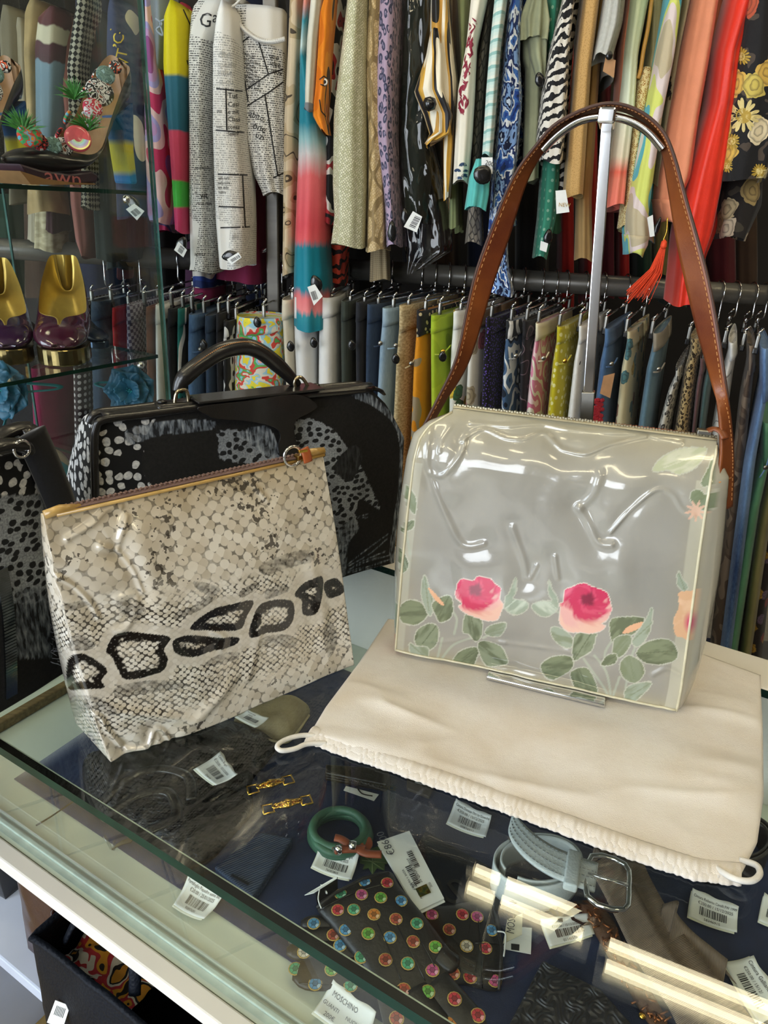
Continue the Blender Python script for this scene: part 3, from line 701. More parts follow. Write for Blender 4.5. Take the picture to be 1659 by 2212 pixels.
# seams: cream piping down both front edges and along the bottom
pipm = plain('cream_vinyl_piping', (214, 206, 176), 0.25, coat=0.6)
for col in (0, nf - 1): MB().tube(P1[col, ::6] - NN * 0.0004, 0.0014, 6).build('piping', pipm, hb)
MB().tube(P1[0:nf:6, 1] - NN * 0.0005, 0.0014, 6).build('piping', pipm, hb)
za, zb = fl[-1] + NN * 0.004, fr[-1] + NN * 0.004
zd, zu, zl = zip_strip(za, zb, hb, plain('beige_zip_tape', (176, 164, 132), 0.7), plain('pale_metal_zip', (196, 188, 160), 0.3, 1), NN, 0.011, 95)
lm = NT('tan_strap_leather', 0.42, coat=0.12); o_ = lm.obj()
lm.color(lm.ramp(lm.noise(o_, 16, 4), [(0.3, '652c12'), (0.6, '824419'), (0.8, '935426')])); lm.bump(lm.noise(o_, 700, 3), 0.12, 0.001); tan = lm.m
dkl = plain('dark_leather_edge', (62, 34, 26), 0.5, bump=0.2)
pz = zb - zd * 0.012 + zu * 0.006
MB().box(pz, (0.013, 0.009, 0.0045), (zd, NN, zu)).build('zip_slider', MAT['steel'], hb, smooth=False, bevel=0.001)
tb = smooth_poly([pz + zu * 0.001 + zd * 0.002, pz + zd * 0.008 + zu * 0.004, pz + zd * 0.014 + zu * 0.003 - NN * .004, pz + zd * 0.018 - zu * 0.002 - NN * .008], 5, False)
MB().tube(tb, [0.003] + [0.0055] * (len(tb) - 2) + [0.005], 8, flat=0.35, up=zu).build('zip_pull', tan, hb)
# strap: ribbon through stations (outer edge px, inner edge px, centre offset, half spread in depth)
ST = [((879, 1022), (890, 1024), .040, .012), ((884, 985), (896, 990), .040, .013), ((905, 940), (917, 946), .040, .013), ((945, 862), (960, 868), .045, .0125), ((987, 770), (1012, 780), .052, .011), ((1022, 610), (1062, 622), .064, .008),
 ((1060, 500), (1100, 510), .070, .008), ((1108, 385), (1136, 396), .076, .010), ((1158, 314), (1176, 322), .078, .012), ((1208, 262), (1216, 274), .078, .0135), ((1300, 224), (1300, 236), .078, .0138), ((1372, 235), (1366, 247), .078, .0138),
 ((1428, 278), (1416, 290), .078, .0132), ((1456, 336), (1432, 332), .076, .0115), ((1482, 430), (1447, 424), .072, .009), ((1508, 520), (1462, 520), .068, .0075), ((1530, 605), (1480, 605), .064, .007), ((1549, 705), (1504, 705), .060, .008),
 ((1564, 805), (1534, 812), .052, .006), ((1575, 885), (1552, 892), .042, -.004), ((1582, 962), (1557, 968), .031, -.009), ((1583, 1020), (1552, 1030), .025, -.012), ((1580, 1094), (1549, 1108), .023, -.0125)]
oe = smooth_poly([onbag(a[0], a[1], c - w) for a, b, c, w in ST], 8, False); ie = smooth_poly([onbag(b[0], b[1], c + w) for a, b, c, w in ST], 8, False)
n = len(oe); P = np.zeros((n, 9, 3)); uvp = np.zeros((n, 9, 2))
for i in range(n):
    for j in range(9): P[i, j] = lerp(oe[i], ie[i], j / 8); uvp[i, j] = (j / 8 * 0.028, i * 0.01)
MB().grid(P, uvp).build('strap', tan, hb, solid=0.0026, solid_off=0)
edg = plain('stitched_edge', (70, 44, 34), 0.6); stm = plain('pale_stitching', (196, 140, 84), 0.7)
MB().tube(oe[::2], 0.0014, 6).build('strap_edge', edg, hb)
mb = MB()
for i in range(2, n - 3, 1):
    tdir = oe[i + 1] - oe[i]; w = (ie[i] - oe[i]); w = w / np.linalg.norm(w); nrm = np.cross(tdir, w); nrm /= np.linalg.norm(nrm) + 1e-9
    sgn = 1 if np.dot(nrm, CAM - oe[i]) > 0 else -1
    L = np.linalg.norm(tdir); k = max(1, int(L / 0.0042))
    for q in range(k):
        p = oe[i] + tdir * ((q + 0.5) / k) + w * 0.0034 + nrm * sgn * 0.0015
        mb.box(p, (L / k * 0.6, 0.0007, 0.0005), (tdir / L, w, nrm))
tag(mb.build('stitching', stm, hb, smooth=False), kind='stuff')
MB().tube([onbag(1554, 1042, .008), onbag(1579, 1032, .030)], 0.0007, 5).build('tab_stitch', stm, hb)
# ------------------------------------------------------------------ snake print pouch
B1 = onz(243, 1651, GT + 0.0008); B2 = onz(767, 1438, GT + 0.0008); PTt = (B2 - B1) / np.linalg.norm(B2 - B1); PN = A3([-PTt[1], PTt[0], 0])
PD = 0.074; ZOFF = 0.052
pouch = thing('pouch', 'snake print zip pouch standing on the glass counter', 'pouch', (B1 + B2) / 2)
def onp(x, y, off): return onpl(x, y, B1 + PN * off, PN)
T1, T2 = onp(92, 1112, ZOFF), onp(697, 978, ZOFF)
K = 270; tk = np.linspace(0, 1, K)
sag = 0.006 * np.sin(PI * np.linspace(0, 1, K))
fl = [B1 + (T1 - B1) * t - PTt * 0.004 * math.sin(PI * t) for t in tk]; fr = [B2 + (T2 - B2) * t + PTt * 0.002 * math.sin(PI * t) for t in tk]
depth = PD * (1 - tk) ** 0.85 + 0.004
nf, ns, nb = 330, 16, 24
P0 = bag_body(fl, fr, depth, PN, tk, nf, ns, nb, 0.004 * np.sin(PI * tk), 0.004 * np.sin(PI * tk), 0.010 * np.sin(PI * np.clip(tk * .9 + .05, 0, 1)), nl=(onz(163, 1562, GT + .0008) - B1) / 0.078)
a_ = (P0 - B1) @ PTt; z_ = P0[..., 2] - GT
uu = a_.copy(); uu[nf:nf + ns - 1] += ((P0[nf:nf + ns - 1] - B2) @ PN); left = P0[nf + ns - 1 + nb:]; uu[nf + ns - 1 + nb:] -= ((left - B1) @ PN)
lf = np.zeros(P0.shape[0]); lf[:nf] = 1
puck = 0.0042 * fbm(a_ * 9, z_ * 10 + 3, 2) + 0.0014 * fbm(a_ * 30 + z_ * 10, z_ * 22, 2)
puck += 0.0030 * np.exp(-((a_ - 0.055 - 0.15 * (0.19 - z_)) / 0.012) ** 2) * np.clip((z_ - 0.06) * 10, 0, 1)
puck += 0.0040 * np.exp(-((z_ - 0.045 + 0.5 * (a_ - 0.02)) / 0.006) ** 2) * np.exp(-((a_ - 0.04) / 0.04) ** 2) + 0.0035 * np.exp(-((z_ - 0.02 - 0.6 * (a_ - 0.09)) / 0.007) ** 2) * np.exp(-((a_ - 0.10) / 0.03) ** 2)
puck[:nf] += creases(P0[:nf], [([(190, 495), (300, 425), (380, 350), (440, 345)], 8, .005), ([(465, 385), (440, 480), (425, 545), (345, 530)], 8, .0045), ([(430, 550), (500, 640), (545, 745)], 5, .004), ([(130, 665), (220, 715), (300, 800), (340, 870)], 5, .004), ([(210, 1340), (330, 1328), (380, 1400), (450, 1485)], 5, .005), ([(480, 1500), (570, 1480), (600, 1405), (640, 1400), (680, 1460)], 5, .005), ([(1085, 880), (1092, 960), (1040, 1150)], 10, .004), ([(1040, 220), (1090, 260), (1135, 310)], 6, .003), ([(880, 930), (930, 960), (920, 1010)], 8, .003), ([(1330, 560), (1390, 800), (1400, 1000)], 14, .004), ([(420, 780), (520, 760), (480, 900), (420, 930)], 8, .003)], (60, 940), 2.183)
P1 = P0 - PN * (puck * lf[:, None])[..., None]
mb = MB(); mb.grid(P1, uv=np.stack([uu, z_], -1), wrap=True); close_caps(mb, P1.shape[0], K)
# print masks: R = dark saddle, G = small scales (0) .. large scales (1), B = yellowed
pc = Paint(P0, (0, 0, 0)); X, Y = pc.X, pc.Y
s2 = lambda L_: [(60 + x / 2.183, 940 + y / 2.183) for x, y in L_]
jag = 9 * fbm(X * 0.09, Y * 0.16, 2) + 5 * vnoise(X * 0.3, Y * 0.3)
dark = np.zeros(X.shape); pale = np.zeros(X.shape)
sad = [[(190, 1060), (260, 1033), (330, 1070), (378, 1112), (350, 1160), (362, 1195), (250, 1200), (190, 1190)], [(372, 1022), (430, 942), (560, 938), (668, 950), (642, 1010), (660, 1060), (620, 1122), (470, 1155), (430, 1112), (400, 1050)],
       [(685, 965), (760, 943), (880, 958), (998, 960), (975, 1000), (870, 1022), (770, 1045), (695, 1025)], [(765, 912), (860, 828), (960, 798), (1066, 783), (1034, 870), (1003, 922), (880, 925)],
       [(1050, 955), (1088, 820), (1150, 783), (1252, 788), (1264, 860), (1222, 922), (1130, 942)], [(1268, 755), (1340, 690), (1402, 678), (1394, 780), (1364, 855), (1308, 852), (1303, 790)], [(1408, 712), (1462, 680), (1500, 740), (1432, 778)]]
for q in sad:
    sp = smooth_poly(s2(q), 6); ins = pmask(X, Y, sp); d = ldist(X, Y, sp, True)
    dark = np.maximum(dark, ins * np.clip((19 + jag - d) / 3, 0, 1)); pale = np.maximum(pale, (~ins) * np.clip((15 - np.abs(d - 8)) / 6, 0, 1))
for q in ([(200, 965), (250, 948), (320, 980), (300, 1012), (200, 1015)], [(205, 1235), (330, 1238), (412, 1290), (402, 1330), (300, 1300), (205, 1330)], [(420, 1190), (560, 1160), (680, 1160), (750, 1185), (600, 1215), (430, 1240)], [(830, 1080), (900, 1040), (1000, 1030), (990, 1062), (880, 1085)],
          [(1100, 970), (1200, 945), (1275, 965), (1260, 1010), (1180, 1000), (1100, 1010)], [(1130, 730), (1220, 712), (1235, 740), (1130, 775)], [(440, 790), (540, 790), (555, 860), (500, 880), (430, 830)], [(690, 840), (790, 800), (880, 720), (890, 760), (800, 830), (700, 865)],
          [(1000, 735), (1080, 690), (1085, 720), (1010, 765)], [(1090, 620), (1200, 570), (1340, 545), (1345, 600), (1200, 640), (1120, 660)], [(780, 690), (890, 710), (900, 745), (820, 740)], [(1400, 940), (1440, 880), (1470, 980), (1430, 1060)], [(165, 800), (260, 790), (300, 810), (180, 830)]):
    sp = smooth_poly(s2(q), 6); ins = pmask(X, Y, sp); dark = np.maximum(dark, ins * np.clip(0.55 + jag / 14, 0.0, 1) * 0.85)
large = np.clip((1300 + (400 - X) * 0.13 - Y + 40 * fbm(X * .012, Y * .012)) / 60, 0, 1) + np.clip((Y - 1520 - (400 - X) * 0.42) / 40, 0, 1)
yel = np.clip(np.exp(-(0.255 - z_ - 0.02) / 0.035) * 0.8 + 0.25 * fbm(X * 0.01, Y * 0.01), 0, 1)
pc.c[..., 0] = dark; pc.c[..., 1] = np.clip(large, 0, 1); pc.c[..., 2] = yel
t = NT('snake_print_vinyl', 0.2, coat=0.85, spec=0.55); uv = t.uv(rot=0.35); A = t.sep(t.attr('paint')); PA = t.sep(t.attr('paint2'))
def scales(sc_, rot, st):
    v = t.scale(t.warp(t.uv(), 11, 0.016), (1.0, st, 1), rot); return t.vor(v, sc_, 'F1', 0.34), t.sep(t.vor(v, sc_, 'F1', 0.34, 'Color'))
fL_, cL = scales(112, 0.72, 1.0); fS, cS = scales(205, 0.9, 1.25); grain = t.noise(t.uv(), 420, 3)
f = t.mix(A[1], fS, fL_); cv = t.mix(A[1], cS[0], cL[0]); f = t.sep(f)[0]; cv = t.sep(cv)[0]
fn_ = t.math('ADD', f, t.math('MULTIPLY', t.math('SUBTRACT', grain, .5), .16))
cream = t.ramp(t.math('ADD', t.math('MULTIPLY', cv, .55), t.math('MULTIPLY', t.noise(t.uv(), 40, 3), .5)), [(0.2, 'bfb6a4'), (0.45, 'd8d1c3'), (0.75, 'e8e4da')])
cream = t.mix(t.math('MULTIPLY', A[2], .8), cream, t.mix(1.0, cream, 'cdb47c', 'MULTIPLY'))
gap_s = t.ramp(fn_, [(0.43, 0.0), (0.52, 0.95)]); gap_l = t.ramp(fn_, [(0.51, 0.0), (0.585, 0.9)])
gap = t.sep(t.mix(A[1], gap_s, gap_l))[0]
dense = t.ramp(t.noise(t.uv(), 24, 3), [(0.32, 0.45), (0.58, 1.0)]); gap = t.math('MULTIPLY', gap, t.math('ADD', t.math('MULTIPLY', t.sep(dense)[0], .8), t.math('MULTIPLY', t.math('SUBTRACT', 1.0, A[1]), .25), clamp=True))
gap = t.math('MULTIPLY', gap, t.math('SUBTRACT', 1.0, t.math('MULTIPLY', PA[0], .75)))
col = t.mix(gap, cream, t.mix(A[1], '2c2721', '3c352b'))
spot = t.math('MULTIPLY', t.math('GREATER_THAN', t.math('MULTIPLY', t.noise(t.uv(), 150, 2), t.noise(t.uv(), 20, 2)), 0.35), A[1]); col = t.mix(t.math('MULTIPLY', spot, .85), col, '302a23')
col = t.mix(t.math('MULTIPLY', PA[0], .55), col, 'cfc9be')
fd = t.math('MULTIPLY', A[0], t.ramp(t.math('ADD', t.math('MULTIPLY', f, 1.1), t.math('MULTIPLY', grain, .4)), [(0.18, 0.80), (0.4, 1.0)])); col = t.mix(fd, col, '15110f')
t.color(col); t.bump(t.noise(t.obj(), 120, 3), 0.05, 0.004)
body = mb.build('body', t.m, pouch); pc.write(body); pc.c[..., 0] = pale * (1 - dark); pc.write(body, 'paint2')
zd, zu, zl = zip_strip(T1 + PTt * 0.012 + PN * 0.002, T2 - PTt * 0.010 + PN * 0.002, pouch, plain('mauve_zip_tape', (110, 86, 80), 0.8), plain('mauve_zip_teeth', (128, 102, 94), 0.45), PN, 0.010, 110)
ocm = plain('yellowed_binding', (186, 150, 84), 0.3, coat=0.5)
MB().tube([T1 - PN * .001 + PTt * 0.001, T1 + PTt * 0.014 + ZZ * 0.002, T1 + PTt * 0.03 + ZZ * 0.0005], [0.004, 0.0042, 0.003], 8).build('binding', ocm, pouch)
MB().tube([T1 - PN * 0.003 + PTt * 0.01 - ZZ * 0.0015, (T1 + T2) / 2 - PN * 0.003 - ZZ * 0.0015, T2 - PN * 0.003 - ZZ * 0.0015], 0.0018, 6).build('binding', ocm, pouch)
MB().tube([T2 - PTt * 0.022 + ZZ * 0.003, T2 + PTt * 0.001 + ZZ * 0.002], [0.0045, 0.004], 8).build('binding', ocm, pouch)
rc = onp(632, 985, ZOFF - 0.004); MB().tube([rc + PTt * 0.0098 * math.cos(a) + ZZ * 0.0098 * math.sin(a) for a in np.linspace(0, 2 * PI, 28)[:-1]], 0.0016, 8, closed=True).build('pull_ring', MAT['chrome'], pouch)
sl = onp(652, 992, ZOFF - 0.003); MB().box(sl + ZZ * 0.003, (0.014, 0.009, 0.005), (PTt, PN, ZZ)).build('zip_slider', plain('brass_slider', (150, 118, 60), 0.35, 1), pouch, smooth=False, bevel=0.001)
org = plain('orange_tan_leather', (168, 84, 38), 0.4, bump=0.1)
pp = [onp(656, 968, ZOFF - 0.008), onp(662, 980, ZOFF - 0.011), onp(666, 998, ZOFF - 0.012)]
MB().tube(smooth_poly(pp, 4, False), 0.0052, 8, flat=0.35, up=-PN).build('zip_pull', org, pouch)
MB().box(onp(654, 974, ZOFF - 0.013), (0.010, 0.003, 0.0028), (PTt, PN, ZZ)).build('pull_rivet', MAT['gold'], pouch, smooth=False, bevel=0.0005)

# ------------------------------------------------------------------ black panther print doctor bag
ang = math.radians(36); KT = A3([math.cos(ang), math.sin(ang), 0]); KN = A3([-KT[1], KT[0], 0]); KP = onz(850, 1214, GT + 0.001)
def onk(x, y, off=0.0): return onpl(x, y, KP + KN * off, KN)
doc = thing('doctor_bag', 'black frame bag with a panther face print and a rolled top handle', 'handbag', KP - KT * 0.2)
LK = [(204, 1300), (204, 1150), (203, 1060), (202, 960), (206, 925), (222, 906)]
RK = [(850, 1213), (862, 1100), (869, 1040), (873, 945), (852, 905), (832, 872), (806, 846)]
K = 150; zs = np.linspace(GT + 0.001, 1.212, K)
def tabk(px):
    q = sorted([(onk(x, y)[2], float(np.dot(onk(x, y) - KP, KT))) for x, y in px]); return A3([a for a, b in q]), A3([b for a, b in q])
lz2, ls2 = tabk(LK); rz2, rs2 = tabk(RK); base = KP * A3([1, 1, 0])
fl = [base + KT * np.interp(z, lz2, ls2) + ZZ * z for z in zs]; fr = [base + KT * np.interp(z, rz2, rs2) + ZZ * z for z in zs]
tk = np.linspace(0, 1, K); depth = 0.15 * (1 - 0.74 * tk ** 2.6)
nf, ns, nb = 260, 14, 16
P0 = bag_body(fl, fr, depth, KN, zs, nf, ns, nb, 0.012 * np.sin(PI * tk), 0.012 * np.sin(PI * tk), 0.012 * np.sin(PI * np.clip(tk * .85 + .1, 0, 1)))
a_ = (P0 - KP) @ KT; z_ = P0[..., 2]; lf = np.zeros(P0.shape[0]); lf[:nf] = 1
P1 = P0 - KN * ((0.004 * fbm(a_ * 9, z_ * 9, 3)) * lf[:, None])[..., None]
uu = a_.copy(); side = P0[nf + ns - 1 + nb:]; uu[nf + ns - 1 + nb:] -= (side - KP) @ KN
mb = MB(); mb.grid(P1, uv=np.stack([uu, z_], -1), wrap=True); close_caps(mb, P1.shape[0], K)
pk = Paint(P0, (0, 0, 0)); X, Y = pk.X, pk.Y
s3 = lambda L_: [(x / 1.8433, 720 + y / 1.8433) for x, y in L_]
R_ = np.zeros(X.shape); G_ = np.zeros(X.shape); B_ = np.zeros(X.shape)
wob = lambda a: a * fbm(X * 0.05, Y * 0.05, 2)
snake = (X < 300 + wob(40)) & (Y > 895); snake |= pmask(X, Y, s3([(390, 360), (620, 340), (560, 440), (610, 600), (560, 660), (380, 700)]))
snake &= ~pmask(X, Y, smooth_poly(s3([(575, 455), (640, 425), (860, 380), (880, 400), (850, 520), (800, 590), (640, 620), (570, 560)]), 5))
R_[snake] = 1; R_[nf + ns - 1 + nb:] = 1
leo = pmask(X, Y, smooth_poly(s3([(870, 385), (1000, 395), (1090, 440), (1110, 470), (1080, 500), (1000, 520), (880, 500), (870, 440)]), 5))
head = pmask(X, Y, smooth_poly(s3([(1160, 370), (1230, 338), (1320, 380), (1370, 440), (1430, 520), (1490, 640), (1512, 700), (1440, 660), (1420, 700), (1425, 780), (1390, 830), (1375, 900), (1370, 960), (1340, 985), (1280, 700), (1180, 480)]), 5))
low = pmask(X, Y, smooth_poly(s3([(800, 580), (860, 560), (1000, 540), (1150, 480), (1150, 700), (1000, 700), (800, 700)]), 5))
G_[leo | head | low] = 1
fur = pmask(X, Y, smooth_poly(s3([(510, 380), (700, 345), (850, 350), (830, 385), (640, 405), (520, 440)]), 5)) | pmask(X, Y, smooth_poly(s3([(1400, 250), (1470, 240), (1560, 320), (1610, 400), (1610, 620), (1570, 900), (1550, 880), (1590, 560), (1580, 390), (1500, 300)]), 5)) | pmask(X, Y, smooth_poly(s3([(940, 400), (1060, 370), (1110, 470), (1060, 490), (990, 430)]), 5))
B_[fur] = 0.75; muz = pmask(X, Y, smooth_poly(s3([(1330, 830), (1400, 740), (1430, 780), (1390, 840), (1375, 960), (1340, 985)]), 5)); B_[muz] = 0.55
ear = pmask(X, Y, smooth_poly(s3([(1330, 520), (1380, 460), (1425, 450), (1440, 500), (1410, 570), (1390, 590), (1340, 560)]), 5)); G_[ear] = 0; R_[ear] = 0; B_[ear] = 0.08
for w in ([(1375, 930), (1450, 870), (1545, 800)], [(1375, 935), (1470, 880), (1540, 820)], [(1380, 945), (1470, 905), (1545, 885)], [(1378, 948), (1460, 930), (1550, 900)], [(1375, 955), (1450, 940), (1530, 925)], [(1430, 730), (1465, 722)], [(1428, 735), (1462, 735)], [(1380, 950), (1440, 910), (1535, 868)]):
    B_ = np.maximum(B_, np.clip(1.3 - ldist(X, Y, smooth_poly(s3(w), 4, False)) / 1.3, 0, 1))
pk.c[..., 0] = R_; pk.c[..., 1] = G_; pk.c[..., 2] = B_
def panther_mat(name):
    t = NT(name, 0.75, spec=0.35); A = t.sep(t.attr('paint'))
    v = t.warp(t.uv(), 30, 0.014); e = t.vor(v, 100, 'F1', 0.7); cc = t.sep(t.vor(v, 100, 'F1', 0.7, 'Color'))
    wh = t.math('MULTIPLY', t.ramp(t.math('ADD', e, t.math('MULTIPLY', t.noise(t.uv(), 260, 2), .12)), [(0.46, 1.0), (0.52, 0.0)]), t.math('GREATER_THAN', cc[0], t.math('MULTIPLY', t.noise(t.uv(), 14, 2), 0.34)))
    snk = t.mix(wh, '0c0c0e', t.ramp(t.noise(t.uv(), 300, 3), [(0.3, 'a2a4a8'), (0.7, 'dededa')]))
    v2 = t.warp(t.scale(t.uv(), (1, 1.35, 1), 0.6), 22, 0.02); e2 = t.vor(v2, 84, 'F1', 0.75); ge = t.math('ADD', e2, t.math('MULTIPLY', t.noise(t.uv(), 300, 2), .14))
    lp = t.mix(t.math('MULTIPLY', t.ramp(ge, [(0.37, 0.0), (0.44, 1.0)]), t.ramp(t.noise(t.uv(), 20, 2), [(0.25, 0.5), (0.6, 1.0)])), '1a1b1e', t.ramp(t.noise(t.uv(), 500, 2), [(0.3, '70767e'), (0.7, 'a9b0b8')]))
    st = t.noise(t.scale(t.uv(), (260, 60, 1), 0.5), 1.0, 3); fr_ = t.ramp(st, [(0.40, '1c1f24'), (0.55, '7b848e'), (0.68, 'b9c0c6')])
    sued = t.ramp(t.noise(t.obj(), 300, 3), [(0.3, '0e0d0d'), (0.7, '1b1a19')])
    c = t.mix(A[0], sued, snk); c = t.mix(A[1], c, lp); c = t.mix(A[2], c, fr_); t.color(c)
    t.bump(t.math('ADD', t.noise(t.obj(), 900, 2), t.math('MULTIPLY', A[1], 0.4)), 0.25, 0.0015); return t.m
pm = panther_mat('panther_print_cloth'); body = mb.build('body', pm, doc); pk.write(body)
bl_ = MAT['black_leather']
# metal-stiffened frame: rim down the left end and along the top
rim = [onk(207, 1300, -.004), onk(206, 1090, -.004), onk(204, 970, -.004), onk(207, 928, -.005), onk(224, 907, -.006), onk(300, 897, -.006), onk(430, 880, -.006), onk(640, 856, -.006), onk(800, 841, -.004)]
MB().tube(smooth_poly(rim, 6, False), 0.0052, 10, flat=0.8).build('frame_rim', bl_, doc)
MB().tube(smooth_poly([p + KN * 0.022 + ZZ * 0.001 for p in rim[3:]], 6, False), 0.0052, 10).build('frame_rim', bl_, doc)
tp = [onk(224, 903, 0), onk(430, 875, 0), onk(640, 851, 0), onk(806, 836, 0)]
P = np.zeros((30, 6, 3)); tps = [lerp(tp[0], tp[3], i / 29) for i in range(30)]
for i in range(30):
    for j in range(6): P[i, j] = tps[i] + KN * (0.026 * j / 5 - 0.006) + ZZ * (0.001 + 0.004 * math.sin(PI * j / 5))
MB().grid(P).build('top_panel', bl_, doc, solid=0.004, solid_off=-1)
MB().tube([onk(806, 838, .0), onk(822, 844, .01), onk(830, 852, .012)], [0.006, 0.005, 0.003], 8, flat=0.5).build('frame_tongue', bl_, doc)
fp = [(428, 878), (530, 865), (638, 851), (683, 874), (668, 890), (640, 905), (634, 925), (640, 960), (650, 1000), (612, 1005), (600, 965), (604, 940), (590, 922), (540, 910), (472, 905), (448, 897)]
fpp = [onk(x, y, -0.0145) for x, y in smooth_poly(fp, 4)]; o_f = fpp[0]
MB().prism([(float(np.dot(p - o_f, KT)), float(p[2] - o_f[2])) for p in fpp], o_f, KT, ZZ, -KN, 0.0025).build('front_flap', bl_, doc, smooth=False, bevel=0.0008)
MB().prism([(0.0, 0.0), (0.157, 0.0), (0.157, 0.034), (0.0, 0.034)], onk(430, 878, -0.017) + ZZ * 0.002, KT, KN, ZZ, 0.0028).build('flap_top', bl_, doc, smooth=False, bevel=0.001)
hp = [(384, 846), (390, 828), (402, 812), (430, 788), (475, 760), (520, 749), (556, 756), (592, 782), (622, 810), (642, 832)]
hpt = smooth_poly([onk(x, y, 0.010) for x, y in hp], 6, False)
rad = [0.0095 * (0.62 + 0.38 * min(1, 5 * min(i, len(hpt) - 1 - i) / len(hpt))) for i in range(len(hpt))]
MB().tube(hpt, rad, 12).build('handle', bl_, doc)
mb = MB()
for i in range(3, len(hpt) - 3):
    tt = hpt[i + 1] - hpt[i]; L = np.linalg.norm(tt)
    for q in (0.25, 0.75): mb.box(hpt[i] + tt * q + ZZ * rad[i] * 0.72 - KN * rad[i] * 0.75, (L * 0.3, 0.0008, 0.0008), (tt / L, KN, np.cross(tt / L, KN)))
tag(mb.build('stitching', stm, doc, smooth=False), kind='stuff')
nickel = plain('aged_nickel', (190, 178, 150), 0.22, 1)
for rx in ([(380, 848), (398, 844), (402, 870), (386, 892), (376, 880)], [(634, 822), (648, 816), (662, 838), (655, 850), (640, 846)]):
    q = smooth_poly([onk(x, y, 0.008) for x, y in rx], 4); q = [sum(q) / len(q) + (p - sum(q) / len(q)) * 1.1 - KN * .004 for p in q]; MB().tube(q, 0.0022, 8, closed=True).build('handle_ring', nickel, doc)
for ax_, ay_ in ((385, 890), (655, 852)):
    c = onk(ax_, ay_, 0.008) ; c[2] = max(c[2], 1.217)
    MB().box(c, (0.05, 0.020, 0.009), (KT, KN, ZZ)).build('handle_anchor', bl_, doc, bevel=0.004)
    for e in (-1, 1): MB().lathe([(0.0055, 0), (0.005, 0.002), (0.002, 0.003), (0, 0.0032)], c + KT * e * 0.017 + ZZ * 0.005, n=10).build('rivet', MAT['black_plastic'], doc)

# ------------------------------------------------------------------ black fringed bag at the left edge
ET, EN = V, -U; EP = onz(60, 1500, GT + 0.001)          # visible face looks along +U
def one(x, y, off=0.0): return onpl(x, y, EP + EN * off, EN)
fb = thing('shoulder_bag', 'black scale print bag with a column of silver bars, at the left edge', 'handbag', EP)
def elp(px): return A3([onpl(x, y, EP, EN) for x, y in px])
LE = [(-190, 1650), (-200, 1200), (-205, 1000)]; RE = [(142, 1448), (135, 1330), (122, 1200), (105, 1100), (95, 1010), (78, 950)]
K = 110; zs = np.linspace(GT + 0.001, 1.205, K)
def tabe(px):
    q = sorted([(one(x, y)[2], float(np.dot(one(x, y) - EP, ET))) for x, y in px]); return A3([a for a, b in q]), A3([b for a, b in q])
_, rs3 = tabe(RE); rz3 = tabe(RE)[0]; base = EP * A3([1, 1, 0])
fl = [base - ET * 0.16 + ZZ * z for z in zs]; fr = [base + ET * np.interp(z, rz3, rs3) + ZZ * z for z in zs]; tk = np.linspace(0, 1, K)
nf, ns, nb = 170, 12, 12
P0 = bag_body(fl, fr, 0.13 * (1 - 0.5 * tk), EN, zs, nf, ns, nb, 0.01 * np.sin(PI * tk), 0.01 * np.sin(PI * tk), 0.010 * np.sin(PI * np.clip(tk * .9 + .05, 0, 1)))
a_ = (P0 - EP) @ ET; z_ = P0[..., 2]; lf = np.zeros(P0.shape[0]); lf[:nf] = 1
P1 = P0 - EN * ((0.006 * fbm(a_ * 10, z_ * 8, 3)) * lf[:, None])[..., None]
mb = MB(); mb.grid(P1, uv=np.stack([a_, z_], -1), wrap=True); close_caps(mb, P1.shape[0], K)
pe = Paint(P0, (0, 0, 0)); X, Y = pe.X, pe.Y
pe.c[..., 0] = (Y < 1075 + 20 * fbm(X * .05, Y * .05)) & (X < 92); pe.c[..., 1] = (Y >= 1070) & (Y < 1300) & (X < 128)
pe.c[..., 2] = np.where((Y > 1270) & (Y < 1420) & (X > 30) & (X < 112), 0.55, 0); pe.c[nf:, :, :] = 0
body = mb.build('body', pm, fb); pe.write(body)
rl = [one(-60, 985, -.012), one(0, 962, -.014), one(48, 962, -.014), one(52, 972, -.012)]
MB().tube(smooth_poly(rl, 5, False), 0.010, 10, flat=0.6).build('rolled_edge', bl_, fb)
MB().tube(smooth_poly([one(-60, 990, .02), one(0, 942, .02), one(40, 925, .02), one(66, 926, .018), one(60, 945, .01)], 5, False), 0.010, 10, flat=0.6).build('rolled_edge', bl_, fb)
sued = plain('navy_black_suede', (14, 15, 20), 0.95, var=0.3, vs=300, sheen=0.2)
q = [one(66, 935, -.004), one(100, 1010, -.006), one(135, 1100, -.004), one(150, 1180, .0), one(150, 1240, .006)]
MB().tube(smooth_poly(q, 5, False), [0.016] * 21, 10, flat=0.3, up=-EN).build('strap', sued, fb)
ec = one(47, 970, -.022); MB().tube([ec + ET * 0.0075 * math.cos(a) + ZZ * 0.0075 * math.sin(a) for a in np.linspace(0, 2 * PI, 20)[:-1]], 0.0016, 8, closed=True).build('eyelet_ring', MAT['chrome'], fb)
bb = bvh_of(body); bars = smooth_poly([(2, 1232), (10, 1270), (18, 1330), (22, 1400), (24, 1460), (24, 1502)], 8, False)
barm = plain('silver_bugle_bar', (190, 196, 204), 0.12, 1, var=0.05)
q = MB(); q.box((0, 0, 0), (0.0118, 0.0026, 0.0024)); proto = q.build('bugle_bar', barm, None, smooth=False); bar_me = proto.data; bpy.data.objects.remove(proto)
